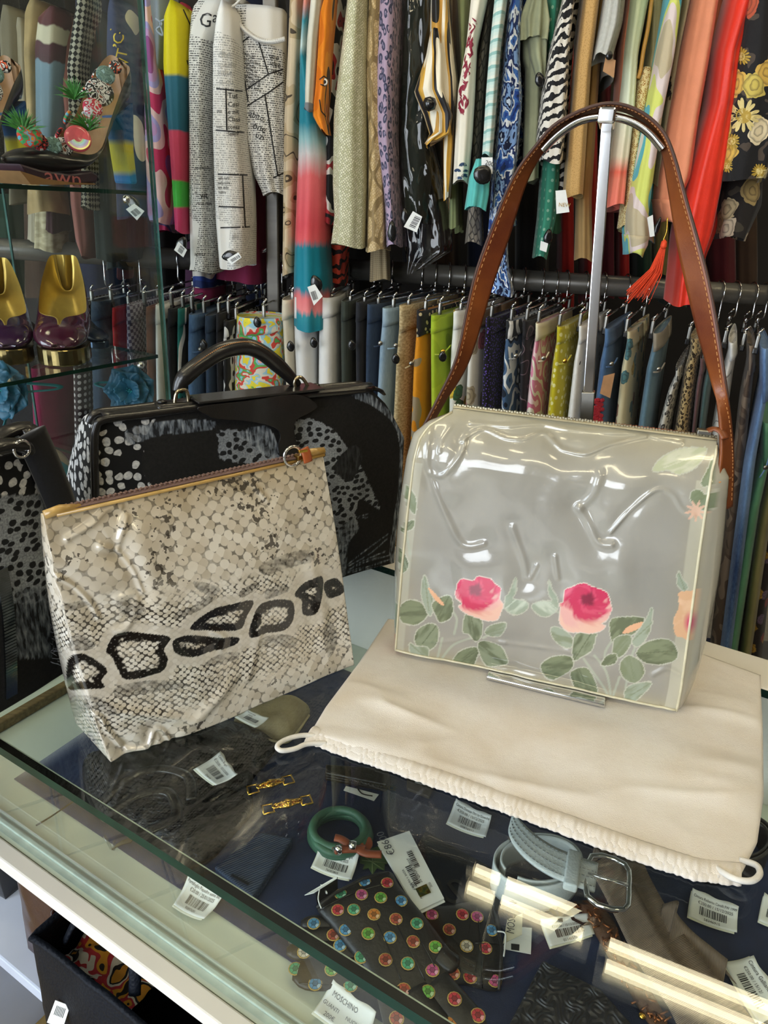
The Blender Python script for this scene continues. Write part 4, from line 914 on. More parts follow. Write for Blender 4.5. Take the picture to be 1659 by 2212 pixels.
for i in range(52):
    f = i / 51 * (len(bars) - 1); k = min(int(f), len(bars) - 2); p = lerp(bars[k], bars[k + 1], f - k); h = hit(bb, p[0], p[1], 0.0022)
    if h is None: continue
    ob = bpy.data.objects.new('bugle_bar', bar_me); COL.objects.link(ob); ob.parent = fb
    M3 = Matrix(((ET[0], -EN[0], 0, 0), (ET[1], -EN[1], 0, 0), (0, 0, 1, 0), (0, 0, 0, 1))); M3.translation = Vector(h - EP); ob.matrix_local = M3
mb = MB()
for i in range(70):
    x, y = rng.uniform(108, 138), rng.uniform(1335, 1440); p = one(x, y, -.004); q = one(x + rng.uniform(-4, 22), y + rng.uniform(-14, 8), -.008 - 0.006 * rng.random())
    mb.tube([p, lerp(p, q, .5) - EN * .002, q], [0.0006, 0.0004, 0.0002], 3, cap=False)
tag(mb.build('fur_fringe', plain('grey_fringe', (96, 98, 104), 0.6), fb), kind='stuff')
# ------------------------------------------------------------------ fabrics
def fab(name, rough=0.8, sheen=0.15, coat=0): return NT(name, rough, sheen=sheen, coat=coat, spec=0.3)
def fin(t, c, b=0.25, sc=900):
    t.color(c); t.bump(t.noise(t.obj(), sc, 2), b, 0.0012); return t.m
def f_plain(n, c, rough=0.85, sheen=0.15, var=0.10, vs=18, sc=900):
    t = fab(n, rough, sheen); c = lin(c); return fin(t, t.ramp(t.noise(t.uv(), vs, 4), [(0.3, tuple(v * (1 - var) for v in c)), (0.7, tuple(min(1, v * (1 + var)) for v in c))]), sc=sc)
def f_contour(n, cols, sc=12, stretch=(1, 1, 1), warp=0.03, rot=0, lo=0.3, hi=0.7, det=1, rough=0.7, lines=None):
    t = fab(n, rough); v = t.warp(t.scale(t.uv(), stretch, rot), 14, warp); f = t.noise(v, sc, det)
    k = len(cols); c = t.ramp(f, [(0 if i == 0 else lo + (hi - lo) * i / k, q) for i, q in enumerate(cols)], True)
    if lines:
        w = t.math('ABSOLUTE', t.math('SUBTRACT', t.math('FRACT', t.math('MULTIPLY', f, lines[1])), 0.5)); c = t.mix(t.math('LESS_THAN', w, lines[2]), c, lines[0])
    return fin(t, c)
def f_leopard(n, bgc, spot, ring, sc=55, stretch=(1, 1, 1)):
    t = fab(n); v = t.warp(t.scale(t.uv(), stretch), 40, 0.012); d = t.vor(v, sc, 'F1', 0.9)
    c = t.ramp(d, [(0.0, ring), (0.15, ring), (0.17, spot), (0.36, spot), (0.39, bgc)], True)
    return fin(t, t.mix(t.math('GREATER_THAN', t.noise(v, sc * 1.3, 1), 0.60), c, bgc))
def f_snake(n, a, b, line, sc=70, stretch=(1, 1, 1), t0=0.07, blot=None):
    t = fab(n, 0.5); v = t.scale(t.uv(), stretch, 0.6); e = t.vor(v, sc, 'DISTANCE_TO_EDGE', 0.5); cc = t.sep(t.vor(v, sc, 'F1', 0.5, 'Color'))[0]
    c = t.ramp(t.math('ADD', t.math('MULTIPLY', cc, 0.5), t.math('MULTIPLY', t.noise(t.uv(), 20, 3), 0.6)), [(0.3, a), (0.75, b)])
    if blot:
        w = t.warp(t.uv(), 18, 0.03); e2 = t.vor(t.scale(w, (1.6, 0.9, 1)), 22, 'DISTANCE_TO_EDGE', 0.9); c = t.mix(t.math('LESS_THAN', e2, 0.10), c, blot)
    return fin(t, t.mix(t.math('LESS_THAN', e, t0), c, line))
def f_zebra(n, a, b, sc=9, dist=5, rot=0.25, thr=0.5):
    t = fab(n); v = t.uv(rot=rot); return fin(t, t.ramp(t.wave(v, sc, dist, 2, dir='Y', dsc=3.0), [(0, a), (thr, b)], True))
def f_floral(n, bgc, cols, sc=16, r=0.45, leaf=None, warp=0.03, line=None):
    t = fab(n); v = t.warp(t.uv(), 60, warp * 0.35); d = t.vor(v, sc); cc = t.sep(t.vor(v, sc, 'F1', 1, 'Color')); k = len(cols)
    c = t.ramp(cc[0], [(i / k, q) for i, q in enumerate(cols)], True); c = t.mix(t.ramp(t.math('FRACT', t.math('MULTIPLY', d, 7.0)), [(0.5, 0.0), (0.9, 0.55)]), c, '3a2a28')
    b = bgc if not leaf else t.mix(t.math('GREATER_THAN', t.noise(t.warp(t.uv(), 30, .03), sc * 2.2, 1), 0.60), bgc, leaf)
    f = t.math('LESS_THAN', t.math('ADD', d, t.math('MULTIPLY', t.noise(v, sc * 3.5, 1), 0.30)), r + 0.08)
    return fin(t, t.mix(f, b, c))
def f_stripe(n, cols, sc, dist=0.4, dir='Y', rot=0, rough=0.6):
    t = fab(n, rough); k = len(cols); w = t.wave(t.uv(rot=rot), sc, dist, 1, dir=dir, prof='SAW', dsc=2.0); return fin(t, t.ramp(w, [(i / k, q) for i, q in enumerate(cols)], True))
def f_check(n, a, b, sc=70, rot=0.785):
    t = fab(n); c = t.nd('TexChecker'); t.lk(t.uv(rot=rot), c.inputs['Vector']); c.inputs['Scale'].default_value = sc; c.inputs['Color1'].default_value = rgba(a); c.inputs['Color2'].default_value = rgba(b); return fin(t, c.outputs[0])
def f_dots(n, bgc, dot, sc=60, r=0.28, rand=0.0):
    t = fab(n); return fin(t, t.mix(t.math('LESS_THAN', t.vor(t.uv(), sc, 'F1', rand), r), bgc, dot))
def f_denim(n, dark, light, sc=1.0):
    t = fab(n, 0.9); v = t.uv(); w = t.noise(t.scale(v, (520, 90, 1)), 1.0, 2); f = t.noise(t.scale(v, (16, 5, 1)), 1.0, 3)
    c = t.ramp(t.math('ADD', t.math('MULTIPLY', f, 0.85), t.math('MULTIPLY', w, 0.3)), [(0.38, dark), (0.74, light)]); return fin(t, c, 0.5, 1500)
def f_streak(n, a, b, sx=200, sy=30, lo=0.4, hi=0.6, rot=0):
    t = fab(n); return fin(t, t.ramp(t.noise(t.scale(t.uv(), (sx, sy, 1), rot), 1.0, 3), [(lo, a), (hi, b)]))
def f_news(n, paper='e0ded8', ink='5e5e5c', sc=1.0, k=1.0):
    t = fab(n, 0.75); v = t.uv(); s = t.sep(v)
    row = t.math('FRACT', t.math('MULTIPLY', s[1], 280 * sc)); rowi = t.math('FLOOR', t.math('MULTIPLY', s[1], 280 * sc))
    cv = t.nd('CombineXYZ'); t.put(cv.inputs[0], t.math('MULTIPLY', s[0], 520 * sc)); t.put(cv.inputs[1], t.math('MULTIPLY', rowi, 7.3)); w = t.noise(cv.outputs[0], 1.0, 1)
    txt = t.math('MULTIPLY', t.math('GREATER_THAN', w, 0.47), t.math('LESS_THAN', row, 0.55))
    blk = t.math('GREATER_THAN', t.sep(t.vor(t.scale(v, (9, 7, 1)), 1.0, 'F1', 0.8, 'Color'))[0], 0.38)
    return fin(t, t.mix(t.math('MULTIPLY', t.math('MULTIPLY', txt, blk), k), paper, ink))
def f_vramp(n, stops, z0, z1, streak=0.10, det=3, sx=60, rough=0.55):
    """colour changing along the length, with brushed edges (UV v is height in metres)"""
    t = fab(n, rough); v = t.uv(); s = t.sep(v); f = t.math('DIVIDE', t.math('SUBTRACT', z1, s[1]), z1 - z0)
    f = t.math('ADD', f, t.math('MULTIPLY', t.math('SUBTRACT', t.noise(t.scale(v, (sx, 6, 1)), 1.0, det), 0.5), streak * 2))
    return fin(t, t.ramp(f, stops))

# ------------------------------------------------------------------ hanging cloth builders
def tube_cloth(rows, Yf, D, yaw=0.0, ext=1.93, nz=34, na=36, fold=0.0035, seed=0, top_taper=False, flare=0.0, zpow=0.62, vary=0.3, wedge=0.55):
    """rows: (y, left x, right x) outline pixels at depth Yf, top to bottom -> ring points, uv"""
    r = []
    Ym = Yf + min(D * .4, .045)
    for y, a, b in rows:
        pa, pb = ony(a, y, Ym), ony(b, y, Ym); r.append(((pa[2] + pb[2]) / 2, pa[0], pb[0]))
    r.sort(); z = A3([q[0] for q in r]); xl = A3([q[1] for q in r]); xr = A3([q[2] for q in r])
    if ext and ext > z[-1] + 0.02:
        k = (ext - z[-1]); s = (xl[-1] + xr[-1] - xl[-2] - xr[-2]) / 2 / max(0.05, z[-1] - z[-2]); s = max(-0.35, min(0.35, s)) * 0.5
        z = np.r_[z, ext]; xl = np.r_[xl, xl[-1] + s * k + 0.01]; xr = np.r_[xr, xr[-1] + s * k - 0.01]
    zz = np.linspace(z[0], z[-1], nz); L = np.interp(zz, z, xl); R = np.interp(zz, z, xr); ph = np.random.default_rng(seed).random(6) * 6.28
    th = np.linspace(0, 2 * PI, na + 1); c, s = np.cos(th), np.sin(th)
    X0 = np.sign(c) * np.abs(c) ** 0.85; Y0 = -np.sign(s) * np.abs(s) ** zpow
    P = np.zeros((na + 1, nz, 3)); UVv = np.zeros((na + 1, nz, 2))
    for k in range(nz):
        xc, hw = (L[k] + R[k]) / 2, (R[k] - L[k]) / 2; f = (k / (nz - 1)); hang = (1 - f)
        d = D * (1 - 0.25 * f if top_taper else 1)
        fo = fold * (0.4 + 0.6 * hang) * (np.sin(5 * th + ph[0] + zz[k] * 3) * 0.6 + np.sin(9 * th + ph[1] - zz[k] * 4) * 0.5 + 0.6 * np.sin(3 * th + ph[2] + zz[k] * 11) * vary + 0.35 * np.sin(2 * th + ph[3] + zz[k] * 31) * vary)
        g = np.minimum(1.0, (hw + 0.004) / 0.02)
        x = X0 * (hw + 0.35 * fo * g) ; y = Y0 * (d / 2 + fo * g)
        yy = Yf + d / 2 + y
        x = x * (1 - wedge * np.clip((yy - Yf - .03) / max(.05, D - .03), 0, 1)) if D > .2 else x
        P[:, k, 0] = xc + x + (yy - Ym) * math.tan(yaw); P[:, k, 1] = yy; P[:, k, 2] = zz[k] + 0.004 * np.sin(2 * th + ph[4]) * (k == 0)
        arc = np.r_[0, np.cumsum(np.hypot(np.diff(x), np.diff(y)))]; UVv[:, k, 0] = arc; UVv[:, k, 1] = zz[k]
    P[-1] = P[0]
    return P, UVv
def cloth(mb, P, UVv, close_top=True):
    mb.grid(P, UVv, flip=True); na, nz = P.shape[:2]
    if close_top: mb.f.append(tuple(i * nz + nz - 1 for i in range(na - 1))); mb.mi.append(0)
    return mb
tagm = MAT['black_plastic']; paperm = MAT['paper']; kraft = plain('kraft_card', (176, 132, 92), 0.7)
def sec_tag(parent, x, y, Y, w=24, h=34, rot=0.3):
    c = ony(x, y, Y); k = np.linalg.norm(ony(x + 1, y, Y) - c); rx, ry = w * k / 2, h * k / 2
    a = A3([math.cos(rot), 0, math.sin(rot)]); b = A3([-math.sin(rot), 0, math.cos(rot)]); n = A3([0, -1., 0])
    mb = MB(); vs = []; prof = [(1.0, 0.0), (0.96, 0.5), (0.72, 0.9), (0.35, 1.0)]
    N = 14
    for r, hh in prof:
        for i in range(N):
            q = 2 * PI * i / N; sy = math.sin(q); egg = 1 - 0.28 * max(0, sy)
            vs.append(c + a * (rx * r * math.cos(q) * egg) + b * (ry * r * sy) + n * (0.004 * hh))
    fs = [(i * N + k, i * N + (k + 1) % N, (i + 1) * N + (k + 1) % N, (i + 1) * N + k) for i in range(3) for k in range(N)] + [tuple(3 * N + k for k in range(N)), tuple(range(N - 1, -1, -1))]
    mb.add(vs, fs).build('security_tag', tagm, parent)
def price_tag(parent, pts, Y, mat=None, bars=True):
    P = [ony(x, y, Y) for x, y in pts]; n = A3([0, -1., 0]); mb = MB(); k = len(P)
    mb.add([p - n * 0.0004 for p in P] + [p + n * 0.0004 for p in P], [tuple(range(k)), tuple(range(2 * k - 1, k - 1, -1))] + [(i, (i + 1) % k, (i + 1) % k + k, i + k) for i in range(k)])
    o = mb.build('price_tag', mat or paperm, parent, smooth=False)
    if bars and k == 4:
        m2 = MB(); e1, e2 = P[1] - P[0], P[3] - P[0]; s = 0.16
        while s < 0.84:
            w = rng.choice((0.02, 0.035, 0.05)); q = [P[0] + e1 * (s + i) + e2 * j + n * 0.0007 for i, j in ((0, .3), (w, .3), (w, .75), (0, .75))]; m2.add(q, [(0, 1, 2, 3)]); s += w + rng.choice((0.025, 0.04))
        o['_o'] = parent['_o']; b = m2.build('barcode', MAT['ink'], parent, smooth=False); b.parent = o
GARM = {}
def garment(name, label, cat, mat, Yf, rows, D=0.10, yaw=0.12, body=None, ext=1.93, fold=0.0035, cuff=None, group=None, bD=0.30, vary=0.3, dense=1, part='sleeve'):
    x0 = ony((rows[0][1] + rows[0][2]) / 2, rows[0][0], Yf); r = thing(name, label, cat, (x0[0], Yf + 0.15, ext or x0[2]), group)
    sd = len(GARM) + 3; P, uv = tube_cloth(rows, Yf, D, yaw, ext, nz=34 * dense, na=36 * dense, fold=fold, seed=sd, vary=vary)
    o = cloth(MB(), P, uv).build(part, mat, r)
    if body:
        dx, hem, bm = body[0], body[1], body[2] or mat
        rb = [(q[0], q[1] + dx + (q[2] - q[1]) * 0.12, q[2] + dx - (q[2] - q[1]) * 0.12) for q in rows if q[0] < hem - 15]
        if hem >= 500: bD = .08
        l = rows[-1] if hem >= rows[-1][0] else min(rows, key=lambda q: abs(q[0] - hem))
        w = (l[2] - l[1]); rb.append((hem, l[1] + dx + w * 0.06, l[2] + dx - w * 0.06))
        if len(rb) < 2: rb.insert(0, (rb[0][0] - 80, rb[0][1], rb[0][2]))
        Pb, ub = tube_cloth(rb, Yf + D * 0.9, bD, yaw, ext, fold=fold * 1.3, seed=sd + 50); cloth(MB(), Pb, ub).build('body', bm, r)
    if cuff:
        y1 = rows[-1][0]; y0 = y1 - cuff[0]; xs = sorted((q[0], q[1], q[2]) for q in rows); ys = [q[0] for q in xs]
        f = lambda y, i, e: float(np.interp(y, ys, [q[i] for q in xs])) + e
        Pc, uc = tube_cloth([(y0, f(y0, 1, -1.5), f(y0, 2, 1.5)), (y1 + 1, f(y1, 1, -2), f(y1, 2, 2))], Yf - 0.003, D + 0.006, yaw, None, nz=6, seed=sd, fold=fold * 0.5)
        cloth(MB(), Pc, uc, False).build('cuff', cuff[1] or mat, r, solid=0.001)
    GARM[label] = (r, o); r['_px'] = 1
    return r, o
def ink_on(o, parent, items, name='lettering', mat=None):
    """lettering printed on the cloth: (text, x, y, pixel size, rotation, width factor)"""
    b = bvh_of(o); o['_o'] = parent['_o']
    for s, x, y, size, rot, wid in items:
        mb = MB(); text_on(mb, s, lambda px, py: hit(b, px, 2 * y - py, 0.0009), size, (x, y), -rot, 0, wid)
        if mb.v: q = mb.build(name, mat or MAT['ink'], parent, smooth=False); q.parent = o
def lines_on(o, parent, segs, w, name='rule_lines', mat=None):
    b = bvh_of(o); mb = MB()
    for pts in segs:
        q = [];
        for a, c in zip(pts[:-1], pts[1:]):
            for i in range(8): q.append(lerp(A3(a, float), A3(c, float), i / 8))
        q.append(A3(pts[-1], float)); h = [(p, hit(b, p[0], p[1], 0.0008), i) for i, p in enumerate(q)]
        for (p0, _, i), (p1, _, j) in zip(h[:-1], h[1:]):
            d = p1 - p0; nn = A3([-d[1], d[0]]) / (np.linalg.norm(d) + 1e-9) * w / 2
            c4 = [hit(b, *(pp + s * nn), 0.0008) for pp, s in ((p0, -1), (p1, -1), (p1, 1), (p0, 1))]
            if all(k is not None for k in c4): mb.add(c4, [(0, 1, 2, 3)])
    o['_o'] = parent['_o']; q = mb.build(name, mat or MAT['ink'], parent, smooth=False); q.parent = o; return q
# ------------------------------------------------------------------ clothes rack
RZ, RY, RR = 1.289, 1.70, 0.0225
rackm = NT('grey_lacquered_steel', 0.32, 0.35); rackm.color(rackm.ramp(rackm.noise(rackm.obj((1, 8, 8)), 5, 3), [(0.3, '57544e'), (0.7, '716d66')])); rackm = rackm.m
rack = thing('clothes_rack', 'grey tube clothes rack with upright post along the back wall', 'rack', (0, RY, 0))
MB().tube([(-0.262, RY + .0, RZ + 0.004), (1.55, RY - 0.02, RZ - 0.012)], RR, 20).build('rail', rackm, rack)
MB().tube([(-1.75, RY, RZ + 0.012), (-0.315, RY, RZ + 0.004)], RR, 20).build('rail', rackm, rack)
MB().tube([(-0.30, RY + 0.08, 2.02), (1.6, RY + 0.06, 2.02)], 0.016, 12).build('upper_rail', rackm, rack)
MB().tube([(-1.9, RY + 0.08, 1.90), (-0.30, RY + 0.08, 1.90)], 0.016, 12).build('upper_rail', rackm, rack)
MB().box((-0.262, RY - 0.10, 1.05), (0.026, 0.026, 2.1)).build('post', rackm, rack, smooth=False, bevel=0.003)
for x in (-1.86, 1.62): MB().box((x, RY + 0.02, 1.02), (0.03, 0.03, 2.06)).build('post', rackm, rack, smooth=False, bevel=0.003)
for x, s in ((-0.262, 1), (-0.315, -1)):
    MB().lathe([(RR + 0.006, -0.008), (RR + 0.008, 0), (RR + 0.006, 0.010)], (x + 0.01 * s, RY, RZ + 0.004), (A3([0, 1., 0]), ZZ, A3([1., 0, 0])), 18).build('rail_socket', MAT['chrome'], rack)
    MB().tube([(x + 0.01 * s, RY, RZ + 0.01), (x - 0.0 * s, RY - 0.05, RZ + 0.03), (-0.262, RY - 0.088, RZ + 0.045)], 0.005, 8).build('bracket', MAT['chrome'], rack)
    MB().box((-0.262, RY - 0.05, RZ + 0.03 * s - 0.01), (0.012, 0.10, 0.016)).build('bracket', MAT['steel'], rack, smooth=False, bevel=0.002)

# ---- garments left of the post (their shoulders are in view), seen through the glass cabinet
g = garment
LX = 1.86
F = {}
F['olive'] = f_plain('olive_wool', (132, 124, 102)); F['khaki'] = f_plain('khaki_wool', (166, 144, 102), var=0.2, vs=30); F['greige'] = f_plain('grey_beige_wool', (172, 164, 142))
g('jacket', 'black jacket at the far left end of the rack', 'jacket', f_dots('black_fleck', '17171a', '55555a', 160, 0.12, 1.0), 1.56, [(-30, -40, 10), (30, -40, 16), (120, -40, 20), (300, -40, 24), (400, -40, 22)], ext=LX, body=(4, 420, None))
g('jacket', 'olive brown jacket second from the left end of the rack', 'jacket', F['olive'], 1.57, [(22, 28, 48), (40, 20, 60), (75, 14, 62), (220, 22, 64), (370, 30, 62)], ext=None, body=(6, 440, None))
g('coat', 'pale grey beige coat sleeve beside the khaki coat', 'coat', F['greige'], 1.58, [(48, 60, 74), (80, 50, 78), (200, 56, 80), (400, 66, 92)], ext=None, body=(6, 520, None))
g('coat', 'khaki tan coat with a long straight sleeve behind the cabinet', 'coat', F['khaki'], 1.56, [(10, 84, 110), (34, 70, 112), (120, 70, 100), (300, 78, 104), (460, 72, 130)], ext=None, body=(8, 540, f_streak('cream_ruffle', 'a79c7c', 'c8bd9c', 40, 90)))
r, o = g('sweater', 'burgundy, cream and blue patchwork sweater behind the cabinet', 'sweater', f_vramp('patchwork_knit', [(0.0, '5c2c31'), (0.08, '5c2c31'), (0.09, 'cfc8b0'), (0.17, 'cfc8b0'), (0.18, '54303a'), (0.27, '4c2f36'), (0.28, '7690a2'), (1, '667e8c')], ony(120, 400, 1.54)[2], ony(120, 20, 1.54)[2], 0.06, 2, 30), 1.54, [(24, 128, 146), (45, 98, 148), (110, 90, 146), (250, 92, 142), (400, 100, 130)], ext=None, body=(10, 500, f_plain('burgundy_knit', (62, 36, 40))))
g('blouse', 'dusty pink blouse with pointed sleeve ends behind the cabinet', 'blouse', f_plain('dusty_pink_crepe', (172, 112, 104)), 1.57, [(40, 148, 166), (150, 142, 170), (300, 160, 186), (440, 165, 200), (520, 176, 206), (555, 196, 200)], ext=None, body=(70, 600, None))
g('scarf', 'black and white houndstooth scarf hanging behind the pin-badged shoe', 'scarf', f_check('houndstooth', '18181a', 'a8a494', 150), 1.52, [(10, 178, 202), (60, 168, 196), (150, 156, 186), (250, 160, 190), (350, 188, 206), (450, 186, 208)], ext=LX, D=0.07)
g('dress', 'black green velvet dress between the houndstooth scarf and the navy lettered coat', 'dress', f_plain('black_green_velvet', (36, 46, 44), sheen=0.5), 1.56, [(30, 204, 226), (80, 198, 232), (300, 205, 250), (560, 220, 262)], ext=None, body=(14, 580, None))
r, o = g('coat', 'navy coat with yellow letters and cloud print behind the cabinet', 'coat', f_contour('navy_cloud_print', ['1c2542', '252f4c', '2a3556', 'd4d0ba'], 9, (1, 1, 1), 0.04, lo=0.25, hi=0.80), 1.50, [(6, 258, 276), (30, 246, 288), (120, 240, 296), (300, 250, 318), (400, 258, 322), (470, 262, 310)], ext=None, D=0.14, body=(-6, 560, f_plain('navy_cloth', (26, 34, 50))), dense=1)
ink_on(o, r, [('I', 258, 76, 34, -1.2, 1.1), ('C', 264, 98, 34, -1.35, 1.0), ('T', 272, 128, 34, -1.35, 1.0), ('W', 274, 154, 32, -1.4, 0.8), ('A', 278, 190, 34, -1.4, 1.0), (',', 246, 104, 38, -1.2, 1.4), ('L', 258, 148, 30, -1.3, 0.8)], mat=plain('yellow_print', (212, 186, 52), 0.7))
price_tag(r, [(272, 452), (290, 440), (312, 456), (296, 476)], 1.47); sec_tag(r, 288, 440, 1.475, 26, 40, 0.6)
g('hoodie', 'pale grey hoodie sleeve beside the navy lettered coat', 'hoodie', f_plain('grey_marl', (150, 146, 138)), 1.56, [(40, 300, 312), (60, 290, 322), (200, 294, 326), (400, 312, 332)], ext=None, body=(8, 430, None))
r, o = g('shirt', 'pale denim blue shirt with eyelet lacing at the rack', 'shirt', f_plain('light_chambray', (134, 146, 160)), 1.54, [(-20, 330, 366), (40, 326, 370), (90, 328, 368), (140, 332, 364), (160, 338, 362)], ext=LX, body=(6, 330, f_plain('dark_grey_denim', (62, 66, 76))))
MB().tube(smooth_poly([ony(x, y, 1.525) for x, y in ((336, 40), (350, 52), (338, 64), (352, 76), (346, 50), (356, 42))], 5, False), 0.0018, 6).build('lacing', f_plain('blue_lace', (150, 162, 178)), r)
g('dress', 'pink, lilac and red geometric print dress at the cabinet corner', 'dress', f_contour('geometric_lilac', ['8a4d86', 'b08bb8', '9f97c8', 'd9b6b4', 'b5325a', '7e5aa0'], 15, (1, 0.7, 1), 0.01, lo=0.28, hi=0.72), 1.53, [(130, 330, 352), (220, 322, 366), (330, 322, 374), (460, 326, 380), (480, 334, 372)], ext=LX, body=(8, 500, f_contour('pink_print_back', ['b5325a', '5d4a70', 'c9a4a8', '33304a'], 18)))
zt, zb = ony(390, 10, 1.49)[2], ony(390, 520, 1.49)[2]
r, o = g('tunic', 'yellow, red, teal and green colour-block tunic beside the cabinet edge', 'tunic', f_vramp('colour_block', [(0.0, 'd3c60a'), (0.265, 'cfc007'), (0.28, '1f5f74'), (0.50, '1f5f74'), (0.51, 'c2405c'), (0.72, 'b83a58'), (0.73, '3fa63c'), (0.84, '3fa63c'), (0.85, 'c03a66'), (1, 'b5365e')], zb, zt, 0.012, 1, 20), 1.49, [(14, 384, 400), (40, 366, 414), (150, 364, 416), (300, 378, 414), (500, 392, 414)], ext=None, body=(14, 520, f_contour('block_black', ['141416', '1f5f74', 'c2405c', 'd3c60a'], 9)), D=0.12)
lines_on(o, r, [[(404, 130), (407, 140)], [(409, 128), (412, 142)], [(396, 20), (414, 60)]], 2.5)
sec_tag(r, 392, 528, 1.47, 24, 36, -0.5); price_tag(r, [(376, 540), (386, 522), (404, 540), (396, 556)], 1.465)

# ---- newsprint tops
news = f_news('newsprint_cotton'); news2 = f_news('newsprint_faint', ink='8d8d8a', k=0.8)
r, o = g('blouse', 'newsprint long-sleeved top with gothic letters on the shoulder', 'blouse', news, 1.50, [(5, 440, 520), (30, 420, 505), (110, 417, 466), (300, 418, 462), (450, 418, 470), (575, 420, 472), (585, 418, 470)], ext=None, D=0.12, body=(30, 500, news2), bD=0.2)
ink_on(o, r, [('G', 428, 56, 44, 0.12, 0.9), ('al', 458, 48, 36, 0.1, 0.8), ('e sec', 446, 92, 13, 0.25, 0.8), ('ERNATIONAL', 420, 366, 8, 0, 0.7), ('" vit', 420, 428, 20, 0, 0.9), ('WITH VIEW', 424, 442, 8, 0.05, 0.8), ('apers', 420, 552, 12, 0, 0.9)])
r, o = g('blouse', 'newsprint scoop-neck top with boxed columns, left of the post', 'blouse', news2, 1.45, [(14, 492, 506), (40, 478, 520), (110, 468, 522), (280, 466, 528), (380, 468, 536), (480, 472, 540), (575, 480, 540)], ext=None, D=0.12, dense=1)
ink_on(o, r, [('Tut', 492, 212, 17, 0, 0.9), ('Così', 492, 230, 15, 0, 0.9), ('e nit', 492, 246, 15, 0, 0.9), ('Class', 492, 262, 15, 0.03, 0.85), ('consa', 492, 278, 14, 0.03, 0.8), ('Gianf', 492, 292, 14, 0.03, 0.8), ('ina', 468, 244, 11, 0, 0.9), ('sser', 467, 276, 9, 0, 0.9), ('valle tutta', 471, 388, 9, 0, 0.7), ('nella terra', 471, 398, 9, 0, 0.7), ('ere della', 471, 408, 9, 0, 0.7), ('invece', 472, 418, 9, 0, 0.7)])
ink_on(o, r, [('dte', 470, 124, 24, 0.05, 0.9), ('sperie', 468, 144, 19, 0.05, 0.9), ('ndte', 470, 162, 20, 0.03, 0.9), ('o qu', 472, 182, 20, 0, 0.9), ('ahi', 500, 515, 18, 0, 0.8)], 'pale_lettering', plain('grey_print', (170, 170, 166), 0.7))
lines_on(o, r, [[(467, 191), (524, 197)], [(488, 191), (490, 281)], [(466, 281), (528, 286)], [(470, 376), (535, 378)], [(524, 378), (530, 492)], [(472, 446), (527, 448)], [(476, 492), (540, 490)]], 3)
P, uv = tube_cloth([(20, 494, 616), (90, 500, 616), (200, 524, 617), (300, 530, 617), (380, 552, 617), (420, 572, 617)], 1.50, 0.085, 0.05, None, nz=44, na=50, fold=0.005, seed=91)
b_o = cloth(MB(), P, uv).build('body', news, r)
ink_on(b_o, r, [('Un mondo', 512, 112, 12, 0.42, 0.75), ('portatore di cultura', 512, 122, 11, 0.42, 0.6), ('e di abitudini', 515, 133, 11, 0.42, 0.7), ('trasforma in', 518, 143, 11, 0.42, 0.7), ('un elementare', 521, 153, 11, 0.42, 0.65), ('segmenta, che', 524, 164, 11, 0.42, 0.65), ('permette di', 527, 174, 11, 0.42, 0.7), ('nella storia', 532, 186, 11, 0.42, 0.7), ('abito,', 536, 250, 20, 0.38, 0.85), ('one', 544, 276, 22, 0.38, 0.9), ('uzi', 550, 296, 20, 0.38, 0.9), ('quo', 580, 124, 16, 0.3, 0.9), ('idee', 582, 140, 16, 0.3, 0.9), ('mov', 584, 156, 16, 0.3, 0.9)])
lines_on(b_o, r, [[(506, 104), (540, 78)], [(506, 106), (530, 180), (536, 220)], [(558, 88), (580, 160)], [(530, 195), (580, 160), (616, 148)], [(522, 236), (580, 200), (616, 174)], [(572, 204), (600, 380)], [(590, 384), (616, 372)]], 3)
nk = smooth_poly([ony(x, y, 1.494) for x, y in ((502, 20), (512, 44), (530, 66), (560, 86), (590, 90), (616, 84))], 5, False)
MB().tube(nk, 0.004, 8).build('neckline', f_news('neck_binding', sc=2), r)
MB().tube(smooth_poly([ony(x, y, 1.478) for x, y in ((470, 28), (500, 16), (520, -2), (545, -30))], 5, False), 0.002, 6).build('hanging_loop', f_plain('white_tape', (220, 218, 212)), r)
MB().box(ony(570, 30, 1.505), (0.022, 0.003, 0.007)).build('neck_label', plain('woven_label', (74, 66, 40), 0.8), r, smooth=False)
sec_tag(r, 497, 552, 1.435, 38, 22, 0.2); price_tag(r, [(490, 560), (515, 545), (522, 556), (500, 572)], 1.43)

# ---- right of the post
def G2(*a, **k): return garment(*a, **k)
r, o = G2('dress', 'beige dress printed with bare tree branches, right beside the post', 'dress', f_contour('branch_print', ['b7a17f', 'c9b698', 'b09a76'], 16, lines=('453a2c', 4.0, 0.03)), 1.47, [(0, 634, 662), (120, 630, 660), (250, 622, 654), (420, 619, 648), (590, 616, 646)], D=0.12, body=(12, 560, None))
z0, z1 = ony(680, 705, 1.44)[2], ony(680, 0, 1.44)[2]
r, o = G2('dress', 'long teal and coral brush-painted dress reaching below the rail', 'dress', f_vramp('teal_coral_brush', [(0.0, 'd9897a'), (0.05, '2a8c9c'), (0.12, 'c3d6d4'), (0.15, '1d7f90'), (0.34, '1a7d90'), (0.39, '8fb7bb'), (0.43, 'c7c3c4'), (0.50, 'd8656a'), (0.66, 'd04a55'), (0.705, 'd9585e'), (0.73, '10798c'), (0.87, '0e7f94'), (0.90, 'e0767a'), (0.945, 'e8898a'), (0.965, '2c8a98'), (1, '1c7f92')], z0, z1, 0.035, 4, 120), 1.44, [(0, 664, 684), (120, 656, 672), (240, 652, 700), (330, 648, 710), (420, 644, 710), (520, 640, 706), (600, 638, 710), (706, 638, 708)], D=0.14, fold=0.005, body=(20, 520, None))
